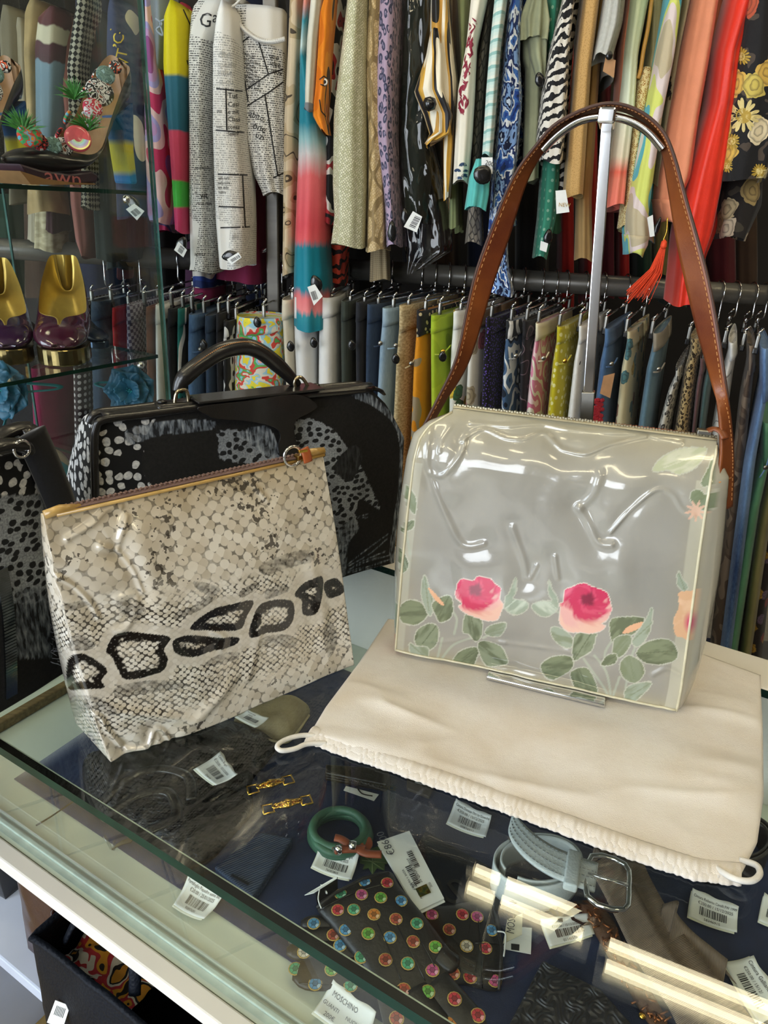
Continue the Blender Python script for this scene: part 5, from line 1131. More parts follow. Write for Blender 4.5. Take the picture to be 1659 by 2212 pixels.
sec_tag(r, 683, 612, 1.425, 26, 36, 0.4); price_tag(r, [(664, 620), (680, 614), (697, 640), (678, 660)], 1.42)
r, o = G2('blouse', 'small cream sleeve with a rolled cuff, in front of the painted dress', 'blouse', f_plain('cream_cotton', (206, 202, 186)), 1.41, [(0, 676, 700), (90, 668, 690), (200, 664, 682), (240, 664, 680)], D=0.07, cuff=(14, f_plain('grey_cuff', (120, 122, 126))))
r, o = G2('blouse', 'orange sleeve printed with a drawn face', 'blouse', f_contour('orange_face_print', ['d97412', 'e6871a', 'e0801a', 'ea9526', '3a2a24', 'de8a2c', 'a35a4a'], 17, (1, .5, 1), 0.04, lo=0.36, hi=0.78), 1.42, [(0, 708, 724), (40, 694, 722), (120, 690, 716), (200, 684, 712), (250, 678, 706), (288, 700, 712)], D=0.09, body=(4, 240, None))
lines_on(o, r, [[(690, 172), (700, 164), (708, 172)], [(692, 182), (702, 186), (708, 178)], [(690, 215), (694, 240), (704, 252)]], 2.5); bb = bvh_of(o); p = hit(bb, 701, 177, .001)
MB().lathe([(0.006, 0), (0.004, 0.0006), (0, 0.0008)], p, (A3([1., 0, 0]), ZZ, A3([0, -1., 0])), 14).build('printed_eye', plain('white_print', (230, 226, 220)), r); MB().lathe([(0.003, 0.0008), (0.002, 0.0014), (0, 0.0016)], p, (A3([1., 0, 0]), ZZ, A3([0, -1., 0])), 12).build('printed_pupil', MAT['ink'], r)
G2('blouse', 'black, white and red blob-print blouse between the orange and the speckled sleeve', 'blouse', f_contour('blob_print', ['17161a', '1b1a1d', 'd8d4cc', 'a92f36', '1a191c', '8e2028'], 20, lo=0.3, hi=0.75), 1.47, [(0, 722, 744), (90, 720, 742), (200, 712, 738), (330, 708, 732), (480, 704, 730)], D=0.12, body=(8, 470, f_dots('red_dot', '8c1f2c', 'd8cfc4', 90, 0.3)))
G2('scarf', 'red and black tiger print hem hanging below the speckled sleeve', 'scarf', f_zebra('red_tiger', 'd04a36', '221a1a', 14, 6, 0.3, 0.62), 1.53, [(480, 716, 752), (560, 714, 748), (612, 712, 746)], D=0.08, ext=1.6)
G2('jacket', 'pale green-cream speckled knit sleeve with a wide hem', 'jacket', f_snake('speckled_boucle', 'b9b78f', 'dedcc0', '85836a', 260, (1, 1, 1), 0.10), 1.42, [(0, 755, 794), (120, 740, 794), (250, 724, 792), (400, 722, 792), (470, 726, 790), (530, 718, 788)], D=0.13, body=(16, 505, None), fold=0.004)
snk = f_snake('tan_snake', 'c3a877', 'd8c49a', '9b8358', 220, (1, 1, 1), 0.07, '8c7853')
r, o = G2('dress', 'tan snake print dress right of the speckled sleeve', 'dress', snk, 1.45, [(0, 800, 836), (150, 792, 828), (300, 798, 830), (420, 796, 836), (540, 792, 838)], D=0.12, body=(6, 604, f_dots('beige_perforated', 'b7a684', '8f7f62', 260, 0.25)))
r, o = G2('dress', 'lilac leopard print dress with a black tag at its hem', 'dress', f_leopard('lilac_leopard', 'a995ad', '3d4058', '75708c', 100, (1, .6, 1)), 1.45, [(0, 822, 862), (150, 816, 858), (300, 814, 856), (440, 834, 860), (530, 838, 866)], D=0.12, body=(4, 520, None))
sec_tag(r, 847, 500, 1.435, 20, 44, 0.1)
r, o = G2('dress', 'dark green dress inside a clear plastic cover', 'dress', f_plain('dark_green_crepe', (40, 46, 40)), 1.52, [(0, 872, 930), (200, 862, 920), (350, 860, 930), (470, 872, 915)], D=0.16, body=(30, 480, f_plain('black_brown', (30, 28, 24))), fold=0.006)
P, uv = tube_cloth([(-20, 862, 938), (150, 862, 938), (300, 852, 930), (450, 862, 968), (540, 872, 975), (585, 880, 905)], 1.47, 0.17, 0.12, 1.9, nz=150, na=130, fold=0.006, seed=5)
cr = 0.006 * np.abs(fbm(uv[..., 0] * 26 + uv[..., 1] * 14, uv[..., 1] * 9, 3)) + 0.003 * fbm(uv[..., 0] * 80, uv[..., 1] * 30 + 4, 2); P[..., 1] -= cr; P[..., 0] += cr * 0.5; P[-1] = P[0]
cloth(MB(), P, uv, False).build('plastic_cover', glass_mat('clear_film', (0.93, 0.94, 0.93), 0.05), r)
sec_tag(r, 876, 470, 1.455, 20, 40, 0.2); price_tag(r, [(872, 490), (892, 456), (912, 468), (900, 502)], 1.45)
gst = f_contour('gold_black_satin', ['17161a', '1a1815', 'b98a3a', 'e6ddc8', 'c89a3c', '17161a', 'e9dfc6'], 15, (1.3, 0.22, 1), 0.02, lo=0.3, hi=0.7, rough=0.4)
r, o = G2('dress', 'gold, cream and black striped satin dress with a knotted sleeve', 'dress', gst, 1.43, [(0, 932, 968), (90, 930, 978), (180, 940, 988), (260, 955, 984), (320, 958, 982), (430, 960, 972)], D=0.11, fold=0.006, body=(8, 460, gst))
P, uv = tube_cloth([(70, 930, 946), (120, 922, 956), (200, 897, 960), (232, 910, 972), (250, 918, 978), (290, 930, 972), (312, 918, 930)], 1.40, 0.09, 0.0, None, nz=30, na=40, fold=0.007, seed=13); cloth(MB(), P, uv).build('knotted_sleeve', gst, r)
MB().lathe([(0.0, -0.012), (0.010, -0.008), (0.012, 0), (0.009, 0.008), (0, 0.011)], ony(928, 224, 1.385), n=12).build('knot', MAT['black_plastic'], r)
G2('blouse', 'sheer sage green blouse behind the dragon sleeve', 'blouse', f_plain('sage_voile', (140, 150, 104)), 1.50, [(0, 988, 1014), (150, 996, 1008), (330, 975, 990), (490, 970, 992)], D=0.1, body=(10, 500, None))
r, o = G2('blouse', 'white sleeve with a crimson dragon and a blue wave cuff', 'blouse', f_plain('ivory_silk', (226, 220, 204), var=0.05), 1.40, [(0, 1018, 1052), (100, 1008, 1030), (200, 990, 1026), (300, 984, 1020), (395, 979, 1012)], D=0.10, body=(12, 300, None), dense=2, fold=0.002)
bb = bvh_of(o); mb = MB(); rr = random.Random(4)
def blob(mbx, b, pts, n=4):
    sp = smooth_poly(pts, n); h = [hit(b, *p, 0.0009) for p in sp]
    if all(q is not None for q in h):
        c = A3([np.mean([p[0] for p in sp]), np.mean([p[1] for p in sp])]); hc_ = hit(b, c[0], c[1], .0009)
        if hc_ is not None: k = len(h); mbx.add(h + [hc_], [(i, (i + 1) % k, k) for i in range(k)])
for i in range(70):
    y = 40 + 205 * rr.random() ** 0.8; x = np.interp(y, [40, 100, 250], [1019, 1010, 996]) + rr.gauss(0, 6.5); a = rr.uniform(0.8, 2.2); l = rr.uniform(4, 14); w = rr.uniform(1.2, 3)
    c, s = math.cos(a), math.sin(a); k = rr.uniform(-4, 4)
    blob(mb, bb, [(x - c * l, y - s * l), (x - s * w + k, y + c * w), (x + c * l, y + s * l), (x + s * w + k, y - c * w)])
mb.build('dragon_print', plain('crimson_print', (132, 22, 50), 0.7), r, smooth=False)
mb = MB()
for cx, cy, R in ((988, 372, 8), (1000, 360, 9), (1004, 384, 9), (992, 388, 7), (1006, 372, 6)):
    for q in (R, R * 0.6):
        a = np.linspace(3.3, 6.1, 9); blob(mb, bb, [(cx + q * math.cos(t), cy + q * math.sin(t)) for t in a] + [(cx + (q - 2.2) * math.cos(t), cy + (q - 2.2) * math.sin(t)) for t in a[::-1]], 1)
mb.build('wave_print', plain('navy_print', (36, 62, 96), 0.7), r, smooth=False)
G2('dress', 'dark grey snake sequin dress beside the dragon sleeve', 'dress', f_snake('grey_snake_sequin', '5f5a50', '847a6c', '37332e', 120, (1, .5, 1), 0.1), 1.46, [(0, 1054, 1066), (150, 1030, 1052), (300, 1020, 1040), (390, 1018, 1038), (525, 1004, 1042)], D=0.12, body=(4, 520, f_snake('pale_lizard', 'a09886', 'c2b9a6', '5b564c', 90)))
r, o = G2('scarf', 'turquoise ruffled sleeve end with a big black tag', 'blouse', f_plain('turquoise_voile', (88, 178, 172)), 1.36, [(345, 1028, 1046), (385, 1014, 1058), (420, 1010, 1056), (450, 1006, 1050)], D=0.07, ext=None, fold=0.006)
sec_tag(r, 1043, 377, 1.345, 42, 40, -0.5); price_tag(r, [(1040, 340), (1064, 340), (1064, 376), (1040, 362)], 1.352, bars=False)
b = ony(1047, 355, 1.350); mb = MB(); text_on(mb, '2000', lambda x, y: b + A3([x, 0, y]) * 0.001, 10, (0, 0), -0.2); mb.build('lettering', MAT['ink'], r, smooth=False)
G2('blouse', 'pleated aqua and white striped sleeve', 'blouse', f_stripe('aqua_pleats', ['c4d4cc', 'b8d0ca', '86b0ac', 'd2d8ce'], 17, 1.0, 'Y', 0.15), 1.39, [(0, 1068, 1096), (100, 1058, 1082), (200, 1050, 1074), (340, 1041, 1064)], D=0.09, body=(14, 330, None))
toile = f_contour('blue_toile', ['132550', '1f3f8c', '3f6cb4', 'dfe6ee', '1a2f63', '7d9fd0', '10193a', 'c7d6ea'], 44, (1, .6, 1), 0.03, lo=0.28, hi=0.72, det=3)
G2('dress', 'long blue and white toile print dress with a fishtail hem', 'dress', toile, 1.42, [(0, 1098, 1128), (120, 1086, 1122), (220, 1078, 1128), (340, 1066, 1118), (450, 1060, 1100), (540, 1052, 1098), (580, 1054, 1100), (632, 1050, 1112)], D=0.14, fold=0.006, body=(22, 485, toile))
sage = f_plain('sage_georgette', (150, 154, 124), var=0.16)
r, o = G2('blouse', 'sage green blouse with a ruffled sleeve', 'blouse', sage, 1.46, [(0, 1140, 1176), (150, 1134, 1172), (250, 1132, 1170), (390, 1128, 1162)], D=0.12, body=(12, 388, None))
for k, q in enumerate(([(0, 1138, 1176), (50, 1120, 1180), (92, 1122, 1172)], [(90, 1128, 1178), (130, 1132, 1176), (182, 1150, 1172)])):
    P, uv = tube_cloth(q, 1.43 + k * 0.012, 0.10, 0, None, nz=26, na=60, fold=0.012, seed=30 + k, vary=1.2); cloth(MB(), P, uv).build('ruffle', sage, r)
sec_tag(r, 1166, 172, 1.415, 22, 30, 0.4)
r, o = G2('blouse', 'sheer teal green dotted blouse under the zebra sleeve', 'blouse', f_dots('teal_dots', '3a8a72', '8cb8a2', 60, 0.16, .3), 1.47, [(0, 1180, 1208), (80, 1176, 1200), (250, 1180, 1210), (380, 1168, 1208), (470, 1162, 1200), (555, 1152, 1180)], D=0.12, body=(14, 500, f_plain('pale_teal', (96, 160, 132))))
sec_tag(r, 1184, 512, 1.455, 20, 34, 0.0); price_tag(r, [(1168, 520), (1184, 526), (1180, 545), (1166, 540)], 1.45, bars=False)
r, o = G2('jacket', 'black and white zebra striped sleeve left of the strap', 'jacket', f_zebra('zebra', '17171a', 'd5cfc4', 21, 6, 0.35, 0.5), 1.39, [(0, 1216, 1240), (100, 1190, 1230), (200, 1172, 1226), (300, 1160, 1220), (352, 1168, 1214)], D=0.12, body=(16, 410, None))
price_tag(r, [(1200, 412), (1222, 410), (1230, 458), (1202, 462)], 1.375, bars=False); b = ony(1206, 446, 1.372); mb = MB(); text_on(mb, 'NEW', lambda x, y: b + A3([x, 0, y]) * 0.001, 9); mb.build('lettering', plain('ochre_ink', (170, 140, 80), 0.7), r, smooth=False)
G2('coat', 'beige suede sleeve with a straight hem, right of the zebra sleeve', 'coat', f_dots('beige_suede', 'b8925a', 'a07c48', 300, 0.22, 1.0), 1.40, [(0, 1258, 1294), (150, 1240, 1276), (300, 1228, 1266), (424, 1218, 1258)], D=0.10, body=(22, 560, f_plain('tan_suede', (160, 128, 82))))
r, o = G2('sweater', 'short pale grey knit sleeve with a kraft paper tag', 'sweater', f_plain('pale_grey_knit', (176, 176, 170), vs=200), 1.37, [(0, 1306, 1340), (60, 1296, 1334), (128, 1282, 1312)], D=0.09, body=(14, 175, None))
sec_tag(r, 1316, 120, 1.355, 16, 18, 0); price_tag(r, [(1308, 124), (1330, 130), (1326, 168), (1302, 154)], 1.36, kraft, False)
G2('blouse', 'narrow peach satin sleeve between the grey knit and the pale green shirt', 'blouse', f_plain('peach_satin', (206, 128, 96), 0.5), 1.45, [(0, 1352, 1366), (100, 1336, 1352), (230, 1330, 1342)], D=0.09)
zt, zb = ony(1340, 0, 1.42)[2], ony(1340, 455, 1.42)[2]
G2('shirt', 'pale green shirt fading to coral at the tied hem', 'shirt', f_vramp('green_coral_ombre', [(0, 'c6d0a4'), (0.45, 'd8dcc0'), (0.72, 'dccbae'), (0.80, 'd9604a'), (0.84, 'de7a62'), (1, 'e27262')], zb, zt, 0.02, 2, 30), 1.42, [(0, 1358, 1398), (120, 1344, 1374), (250, 1334, 1366), (370, 1318, 1352), (445, 1306, 1346)], D=0.11, body=(8, 455, None))
olv = f_plain('olive_silk', (132, 120, 78), 0.5)
r, o = G2('dress', 'olive silk dress edged with a gold chain print', 'dress', olv, 1.44, [(0, 1392, 1432), (120, 1392, 1420), (250, 1372, 1398), (400, 1356, 1376), (500, 1340, 1362)], D=0.12, body=(10, 520, olv))
gch = f_leopard('gold_chain_print', 'd6c48e', '9c6a1e', 'e8dcae', 170); 
MB().tube(smooth_poly([ony(x, y, 1.432) for x, y in ((1408, 0), (1400, 60), (1390, 110), (1384, 150), (1378, 170))], 5, False), 0.0035, 8).build('cord_edge', plain('gold_cord', (178, 130, 52), 0.5), r)
P, uv = tube_cloth([(148, 1382, 1404), (170, 1376, 1402), (300, 1362, 1378), (420, 1348, 1362), (490, 1340, 1352)], 1.43, 0.05, 0, None, nz=24, na=20, seed=4); cloth(MB(), P, uv).build('chain_border', gch, r)
pucci = f_contour('swirl_print', ['b7a98c', 'd3c3c0', 'c9cf6a', '4fa9b8', '58b4bc', 'd8d2c4', 'b4a688', 'd2c0c4'], 11, (1, .62, 1), 0.05, rot=0.5, lo=0.30, hi=0.72)
r, o = G2('blouse', 'pink, lime and turquoise swirl print sleeve right of the stand', 'blouse', pucci, 1.38, [(0, 1436, 1468), (120, 1416, 1452), (250, 1392, 1426), (370, 1370, 1410), (470, 1350, 1398), (520, 1352, 1402), (548, 1356, 1384)], D=0.11, body=(14, 520, None), cuff=(40, pucci))
price_tag(r, [(1398, 470), (1410, 464), (1414, 510), (1404, 512)], 1.365, bars=False); sec_tag(r, 1420, 490, 1.37, 12, 42, -0.15)
G2('shirt', 'cream shirt with a black bead tassel motif', 'shirt', f_plain('cream_crepe', (190, 178, 146)), 1.45, [(0, 1470, 1486), (120, 1446, 1462), (250, 1424, 1444), (400, 1408, 1424)], D=0.10); r, o = GARM['cream shirt with a black bead tassel motif']
mb = MB()
for i in range(60):
    x, y = rng.uniform(1433, 1450), rng.uniform(162, 200); p = ony(x, y, 1.435); mb.tube([p, p + A3([rng.uniform(-.002, .002), 0, -rng.uniform(.004, .012)])], 0.0012, 4)
tag(mb.build('bead_tassel', MAT['black_plastic'], r, smooth=False), kind='stuff')
cor = f_plain('peach_cotton', (226, 146, 112), var=0.08)
r, o = G2('shirt', 'peach cotton shirt with long cuffed sleeve, left of the red satin one', 'shirt', cor, 1.41, [(0, 1492, 1548), (120, 1466, 1530), (250, 1440, 1508), (380, 1420, 1490), (440, 1414, 1462), (482, 1428, 1466)], D=0.13, body=(26, 470, cor), cuff=(50, cor), fold=0.005)
MB().tube(smooth_poly([ony(x, y, 1.395) for x, y in ((1442, 470), (1440, 500), (1434, 516), (1432, 530))], 4, False), 0.0012, 6).build('bead_string', MAT['gold'], r)
mb = MB(); p = ony(1433, 532, 1.39); mb.lathe([(0, 0.012), (0.005, 0.008), (0.006, 0), (0.004, -0.004)], p, n=10); tsl = plain('red_orange_tassel', (226, 70, 30), 0.7)
for i in range(70):
    a = rng.uniform(-1, 1); e = p + A3([-0.030 + a * 0.022, rng.uniform(-.01, .01), -0.085 + rng.uniform(-.01, .015) - abs(a) * 0.01]); mb.tube([p + A3([a * .004, 0, 0]), lerp(p, e, .5) + A3([0.010, 0, 0]), e], [0.0010, 0.0009, 0.0004], 4, cap=False)
tag(mb.build('tassel', tsl, r), kind='stuff')
red = f_plain('red_orange_satin', (218, 52, 34), 0.38, 0.3, var=0.08)
G2('blouse', 'red-orange satin blouse, brightest strip at the right of the rack', 'blouse', red, 1.40, [(0, 1576, 1626), (120, 1546, 1588), (230, 1532, 1576), (380, 1490, 1556), (500, 1462, 1534), (590, 1456, 1500), (655, 1448, 1492)], D=0.13, body=(20, 560, red), fold=0.006)
blk = f_floral('black_garden_print', '1a191b', ['c7b25a', 'd8c890', 'b0543a', '6a6a4e', 'cfa850', 'dcccA8'.lower(), '7b2f30'], 17, 0.40, '4a4038')
r, o = G2('jacket', 'black jacket with large yellow and cream flowers at the right edge', 'jacket', blk, 1.38, [(0, 1602, 1690), (120, 1586, 1690), (250, 1566, 1690), (380, 1548, 1655), (390, 1548, 1650)], D=0.14, body=None, fold=0.004, dense=2)
bb = bvh_of(o); pet_m = (plain('cream_petal', (206, 186, 122), 0.7), plain('yellow_petal', (168, 138, 48), 0.7))
for cx, cy, R in ((1606, 250, 40), (1580, 305, 20), (1600, 122, 22), (1570, 358, 16), (1640, 370, 18)):
    mb = MB()
    for k in range(16):
        a = 2 * PI * k / 16 + rng.uniform(-.1, .1); l = R * rng.uniform(.8, 1.05); w = 0.17
        blob(mb, bb, [(cx + l * .2 * math.cos(a - w), cy + l * .2 * math.sin(a - w)), (cx + l * .8 * math.cos(a - w * .8), cy + l * .8 * math.sin(a - w * .8)), (cx + l * math.cos(a), cy + l * math.sin(a)), (cx + l * .8 * math.cos(a + w * .8), cy + l * .8 * math.sin(a + w * .8)), (cx + l * .2 * math.cos(a + w), cy + l * .2 * math.sin(a + w))], 2)
    n1 = len(mb.f); a = np.linspace(0, 2 * PI, 12)[:-1]; blob(mb, bb, [(cx + R * .42 * math.cos(t), cy + R * .42 * math.sin(t)) for t in a], 2)
    for i in range(n1, len(mb.f)): mb.mi[i] = 1
    if mb.v: tag(mb.build('printed_flower', pet_m if R > 25 else pet_m[::-1], r, smooth=False), kind='stuff')
G2('skirt', 'dark skirt with faded cream flowers below the flowered jacket', 'skirt', f_floral('faded_garden', '2a2624', ['c9b890', 'a8905e', '6e4a44', 'd8cab0'], 16, 0.42, '4a443a'), 1.46, [(330, 1560, 1648), (440, 1552, 1642), (515, 1552, 1606)], D=0.14, ext=1.6)
G2('coat', 'grey beige coat at the extreme right edge', 'coat', f_plain('grey_beige', (136, 124, 104)), 1.45, [(0, 1668, 1720), (250, 1652, 1720), (382, 1646, 1720)], D=0.12)

# ---- garments hanging deep behind the front row, seen through the gaps
dk = [f_plain('deep_' + n, c) for n, c in (('red', (150, 30, 26)), ('rust', (170, 74, 36)), ('maroon', (82, 24, 34)), ('olive', (116, 104, 60)), ('forest', (30, 54, 40)), ('black', (18, 17, 19)), ('brown', (62, 46, 36)), ('plum', (70, 38, 66)), ('navy', (24, 32, 58)))]
back = [(1225, 0, 30, 660, 'behind the beige suede sleeve'), (1275, 0, 30, 660, 'left of the stand pole'), (1312, 2, 30, 640, 'right of the stand pole'), (1345, 0, 24, 640, 'behind the ombre shirt'), (1390, 4, 34, 600, 'behind the swirl print sleeve'), (1425, 3, 30, 590, 'behind the red tassel'), (1150, 5, 70, 640, 'behind the teal dotted blouse'), (960, 6, 60, 600, 'behind the satin dress'), (900, 8, 60, 610, 'behind the plastic cover'), (780, 5, 70, 660, 'behind the snake print dress'), (730, 2, 36, 640, 'behind the tiger print hem'), (1560, 2, 60, 640, 'behind the red satin blouse'), (1610, 6, 50, 650, 'behind the flowered jacket'), (1500, 7, 50, 660, 'behind the strap at the right'), (560, 8, 70, 660, 'behind the newsprint top'), (440, 7, 80, 650, 'behind the navy zigzag skirt'), (340, 5, 80, 640, 'behind the cabinet corner'), (210, 8, 90, 660, 'behind the houndstooth scarf'), (100, 6, 90, 640, 'behind the khaki coat'), (20, 4, 70, 640, 'behind the leftmost jackets'), (660, 6, 60, 700, 'behind the painted dress'), (1040, 8, 60, 660, 'behind the turquoise sleeve end'), (1462, 4, 40, 660, 'behind the peach shirt')]
CN = ['red', 'rust', 'maroon', 'olive', 'forest green', 'black', 'brown', 'plum', 'navy']
for x, c, w, h, wh in back:
    garment('garment', CN[c] + ' garment hanging deep in the rack ' + wh, 'garment', dk[c], 2.02, [(0, x - w / 2, x + w / 2), (h * 0.6, x - w / 2, x + w / 2), (h, x - w / 2 - 2, x + w / 2 + 2)], D=0.2, group='garments behind the front row', fold=0.006)
zz_ = f_stripe('navy_zigzag', ['1d2f66', '27408a', 'd8d0c8', '1d2f66'], 10, 3, 'Y')
r, o = g('skirt', 'navy zigzag skirt with a magenta hem below the newsprint tops', 'skirt', zz_, 1.56, [(480, 428, 470), (575, 424, 464), (626, 426, 468)], ext=1.6, D=0.12); 
P, uv = tube_cloth([(618, 425, 469), (643, 426, 468)], 1.557, 0.13, 0.12, None, nz=5, seed=2); cloth(MB(), P, uv).build('hem_band', f_plain('magenta_band', (150, 52, 96)), r)
g('skirt', 'magenta banded skirt hem above the lower rail, left of the post', 'skirt', f_plain('magenta_jersey', (142, 46, 84)), 1.60, [(440, 500, 560), (575, 470, 570), (606, 462, 572)], ext=1.6, D=0.14, fold=0.008)

# ------------------------------------------------------------------ trousers on clip hangers, lower rail
hook_m = MAT['chrome']
def rail_c(x): return (lerp(RY, RY - .02, (x + .262) / 1.812), lerp(RZ + .004, RZ - .012, (x + .262) / 1.812)) if x > -.29 else (RY, lerp(RZ + .012, RZ + .004, (x + 1.75) / 1.435))
def trousers(label, mat, top, xl, xr, bot, bl, br, Yf=1.46, yaw=0.42, D=0.30, wb=None, btn=None, group=None, name='trousers', hang=True, cat='trousers', tagp=None, seams=None):
    a = ony((xl + xr) / 2, top, Yf); r = thing(name, label, cat, (a[0] + D / 2 * math.tan(yaw), Yf + D / 2, a[2]), group)
    y1 = lerp(top, bot, 0.35); rows = [(top, xl, xr), (lerp(top, bot, 0.12), xl - 2, xr + 1), (y1, lerp(xl, bl, 0.35) - 3, lerp(xr, br, 0.35) + 2), (bot, bl, br), (bot + 420, bl + (bl - xl) * 1.2 + 3, br + (br - xr) * 1.2 - 3)]
    P, uv = tube_cloth(rows, Yf, D, yaw, None, nz=40, na=34, fold=0.003, seed=len(GARM) * 3 + 1, zpow=0.8); GARM[label + str(len(GARM))] = r
    cloth(MB(), P, uv).build('leg', mat, r)
    hb_ = (bot - top) * 0.16; P, uv = tube_cloth([(top - 2, xl - 1.5, xr + 1.5), (top + hb_, xl - 2.5, xr + 2.5)], Yf - 0.004, D + 0.008, yaw, None, nz=5, na=34, fold=0.002, seed=3, zpow=0.8)
    cloth(MB(), P, uv, False).build('waistband', wb or mat, r, solid=0.0012)
    if btn:
        c = ony(lerp(xl, xr, 0.55), top + hb_ * 2.4, Yf - 0.008); MB().lathe([(0.005, 0), (0.0045, 0.0018), (0, 0.0022)], c, (A3([1., 0, 0]), ZZ, A3([0, -1., 0])), 10).build('button', MAT['gold'] if btn == 1 else MAT['steel'], r)
        p0, p1 = ony(xl + 1, top + hb_ * 2.6, Yf - 0.001), ony(xr + 2, top + hb_ * 2.0, Yf + 0.02); MB().tube(smooth_poly([p0, lerp(p0, p1, .5) - A3([0, .007, .006]), p1], 4, False), 0.0016, 6).build('pocket_edge', wb or mat, r)
    if tagp: sec_tag(r, tagp[0], tagp[1], Yf - 0.02, 18, 24, 0.2)
    if hang:
        dv = A3([math.sin(yaw), math.cos(yaw), 0]); hx = a[0] + (RY - Yf - .045) * math.tan(yaw); ry_, rz_ = rail_c(hx); zt = min(a[2] + 0.016, rz_ - RR - .012); c = A3([hx, ry_, zt])
        h = thing('clip_hanger', 'clip hanger of the ' + ' '.join(label.split()[:12]), 'hanger', c, 'chrome clip hangers on the lower rail'); ze = RZ + RR + 0.0015
        pts = [c + ZZ * 0.004, A3([hx, ry_ - RR * .8 - .006, min(rz_ - RR * .9 - .006, zt + .010)])] + [A3([hx, ry_ - math.cos(t) * (RR + .0046), rz_ + math.sin(t) * (RR + .0046)]) for t in np.linspace(-.55, 3.3, 12)]
        MB().tube(smooth_poly(pts, 4, False), 0.0018, 6).build('hook', hook_m, h)
        e0, e1 = c - dv * (RY - Yf - 0.035) / math.cos(yaw) , c + dv * 0.09
        MB().tube([e0, e1], 0.0022, 6).build('bar', hook_m, h)
        MB().lathe([(0.004, -0.006), (0.005, 0), (0.004, 0.005), (0.002, 0.008)], c, n=10).build('neck', hook_m, h)
        for e in (e0 + dv * 0.004, e1 - dv * 0.02):
            MB().box(e - ZZ * 0.012, (0.009, 0.007, 0.026), (dv, A3([dv[1], -dv[0], 0]), ZZ)).build('clip', MAT['steel'], h, smooth=False, bevel=0.002)
            MB().box(e - ZZ * 0.030, (0.012, 0.010, 0.012), (dv, A3([dv[1], -dv[0], 0]), ZZ)).build('clip_pad', MAT['black_plastic'], h, smooth=False, bevel=0.002)
            MB().tube([e + ZZ * 0.002 - A3([dv[1], -dv[0], 0]) * 0.004, e + ZZ * 0.014 + A3([dv[1], -dv[0], 0]) * 0.006], 0.0022, 6).build('clip_lever', hook_m, h)
    return r
T = trousers
den_d, den_m, den_l, den_b = f_denim('dark_denim', '1c2738', '34465e'), f_denim('mid_denim', '2e4a72', '58789e'), f_denim('light_denim', '5f7f9c', 'a3b8c6'), f_denim('black_denim', '15161a', '2a2c33')
white_t = f_plain('white_denim', (222, 222, 220), var=0.04)
# left of the post, partly behind the cabinet
YL = dict(yaw=0.10, D=0.26)
YB = dict(yaw=0.10, D=0.20, Yf=1.575)
T('dark dotted trousers behind the burgundy pump', f_dots('red_dot_weave', '2a1d20', 'b8b2ae', 70, 0.3), 650, 168, 200, 880, 168, 206, **YB)
T('mid blue denim trousers behind the cabinet, right of the dotted pair', f_denim('grey_denim', '27364a', '46586c'), 648, 206, 246, 880, 208, 250, **YB)
T('narrow bright red trousers between the denim and the gingham', f_plain('bright_red_twill', (160, 26, 34)), 662, 258, 272, 880, 262, 280, **YB)
T('purple gingham check trousers behind the cabinet', f_check('gingham', '4a4058', '9c96a8', 150, 0.1), 655, 284, 314, 880, 282, 318, **YL)
T('rust brown trousers between the gingham and the white denim', f_plain('rust_corduroy', (112, 70, 52)), 660, 330, 344, 880, 332, 346, **YL)
T('white denim trousers at the cabinet corner', white_t, 656, 346, 372, 880, 346, 374, **YL)
T('magenta trousers low behind the teal flower sandals', f_plain('magenta_twill', (140, 26, 74)), 790, 78, 118, 960, 84, 128, hang=False, **YB)
T('black trousers just right of the cabinet edge', den_b, 664, 374, 394, 880, 374, 396, **YL)
T('black, white and teal brushstroke trousers', f_contour('brushstroke', ['16181b', 'd6d6d2', '1b6a64', '16181b', 'dcdcd8'], 13, (1, .4, 1)), 664, 396, 412, 880, 396, 412, **YL)
T('faded blue jeans under the doctor bag handle', den_m, 676, 414, 448, 880, 410, 450, btn=2, tagp=(440, 744), **YL)
T('dark blue jeans right of the faded pair', den_d, 678, 450, 478, 880, 450, 482, **YL)
T('black trousers left of the spotted pair', den_b, 674, 478, 492, 880, 480, 492, **YL)
T('black trousers with white wavy spots beside the cartoon print', f_contour('spot_black', ['151517', 'd2d2cf', '151517'], 40, (1, .5, 1), 0.02, lo=.35, hi=.85), 690, 490, 514, 880, 490, 512, **YL)
T('skirt in bright yellow, green and red cartoon collage print', f_contour('collage_print', ['4f9a44', 'd6cf3e', 'e6d23a', '9cc8d8', 'd9d6c6', 'd0463c', '5aa858', '88b8d0', 'e8a8a0'], 34, (1, .9, 1), 0.05, lo=.26, hi=.74, det=2), 684, 514, 612, 880, 508, 606, name='skirt', cat='skirt', tagp=(556, 696), yaw=0.05, D=0.1)
T('cream trousers at the post', f_plain('cream_twill', (206, 198, 178)), 645, 612, 642, 880, 622, 650, tagp=(628, 748), **YL)
T('bright white jeans with a black tag on the pocket, right of the post', white_t, 640, 634, 684, 880, 640, 690, tagp=(678, 740), Yf=1.455, btn=None, **YL)
T('white trousers with a crisp fold, under the painted dress hem', f_plain('white_cotton', (226, 226, 224), var=0.05), 640, 690, 738, 880, 682, 738, **YL)
T('dark olive corduroy trousers right of the white trousers', f_streak('olive_cord', '2c312c', '3d443c', 400, 4), 648, 740, 772, 880, 740, 770, yaw=.2, tagp=(760, 745))
T('black trousers with a white price tag right of the olive corduroys', den_b, 650, 774, 802, 880, 774, 800, yaw=.25)
T('dark indigo jeans left of the light denim pair', den_d, 655, 806, 834, 880, 802, 826, btn=2)
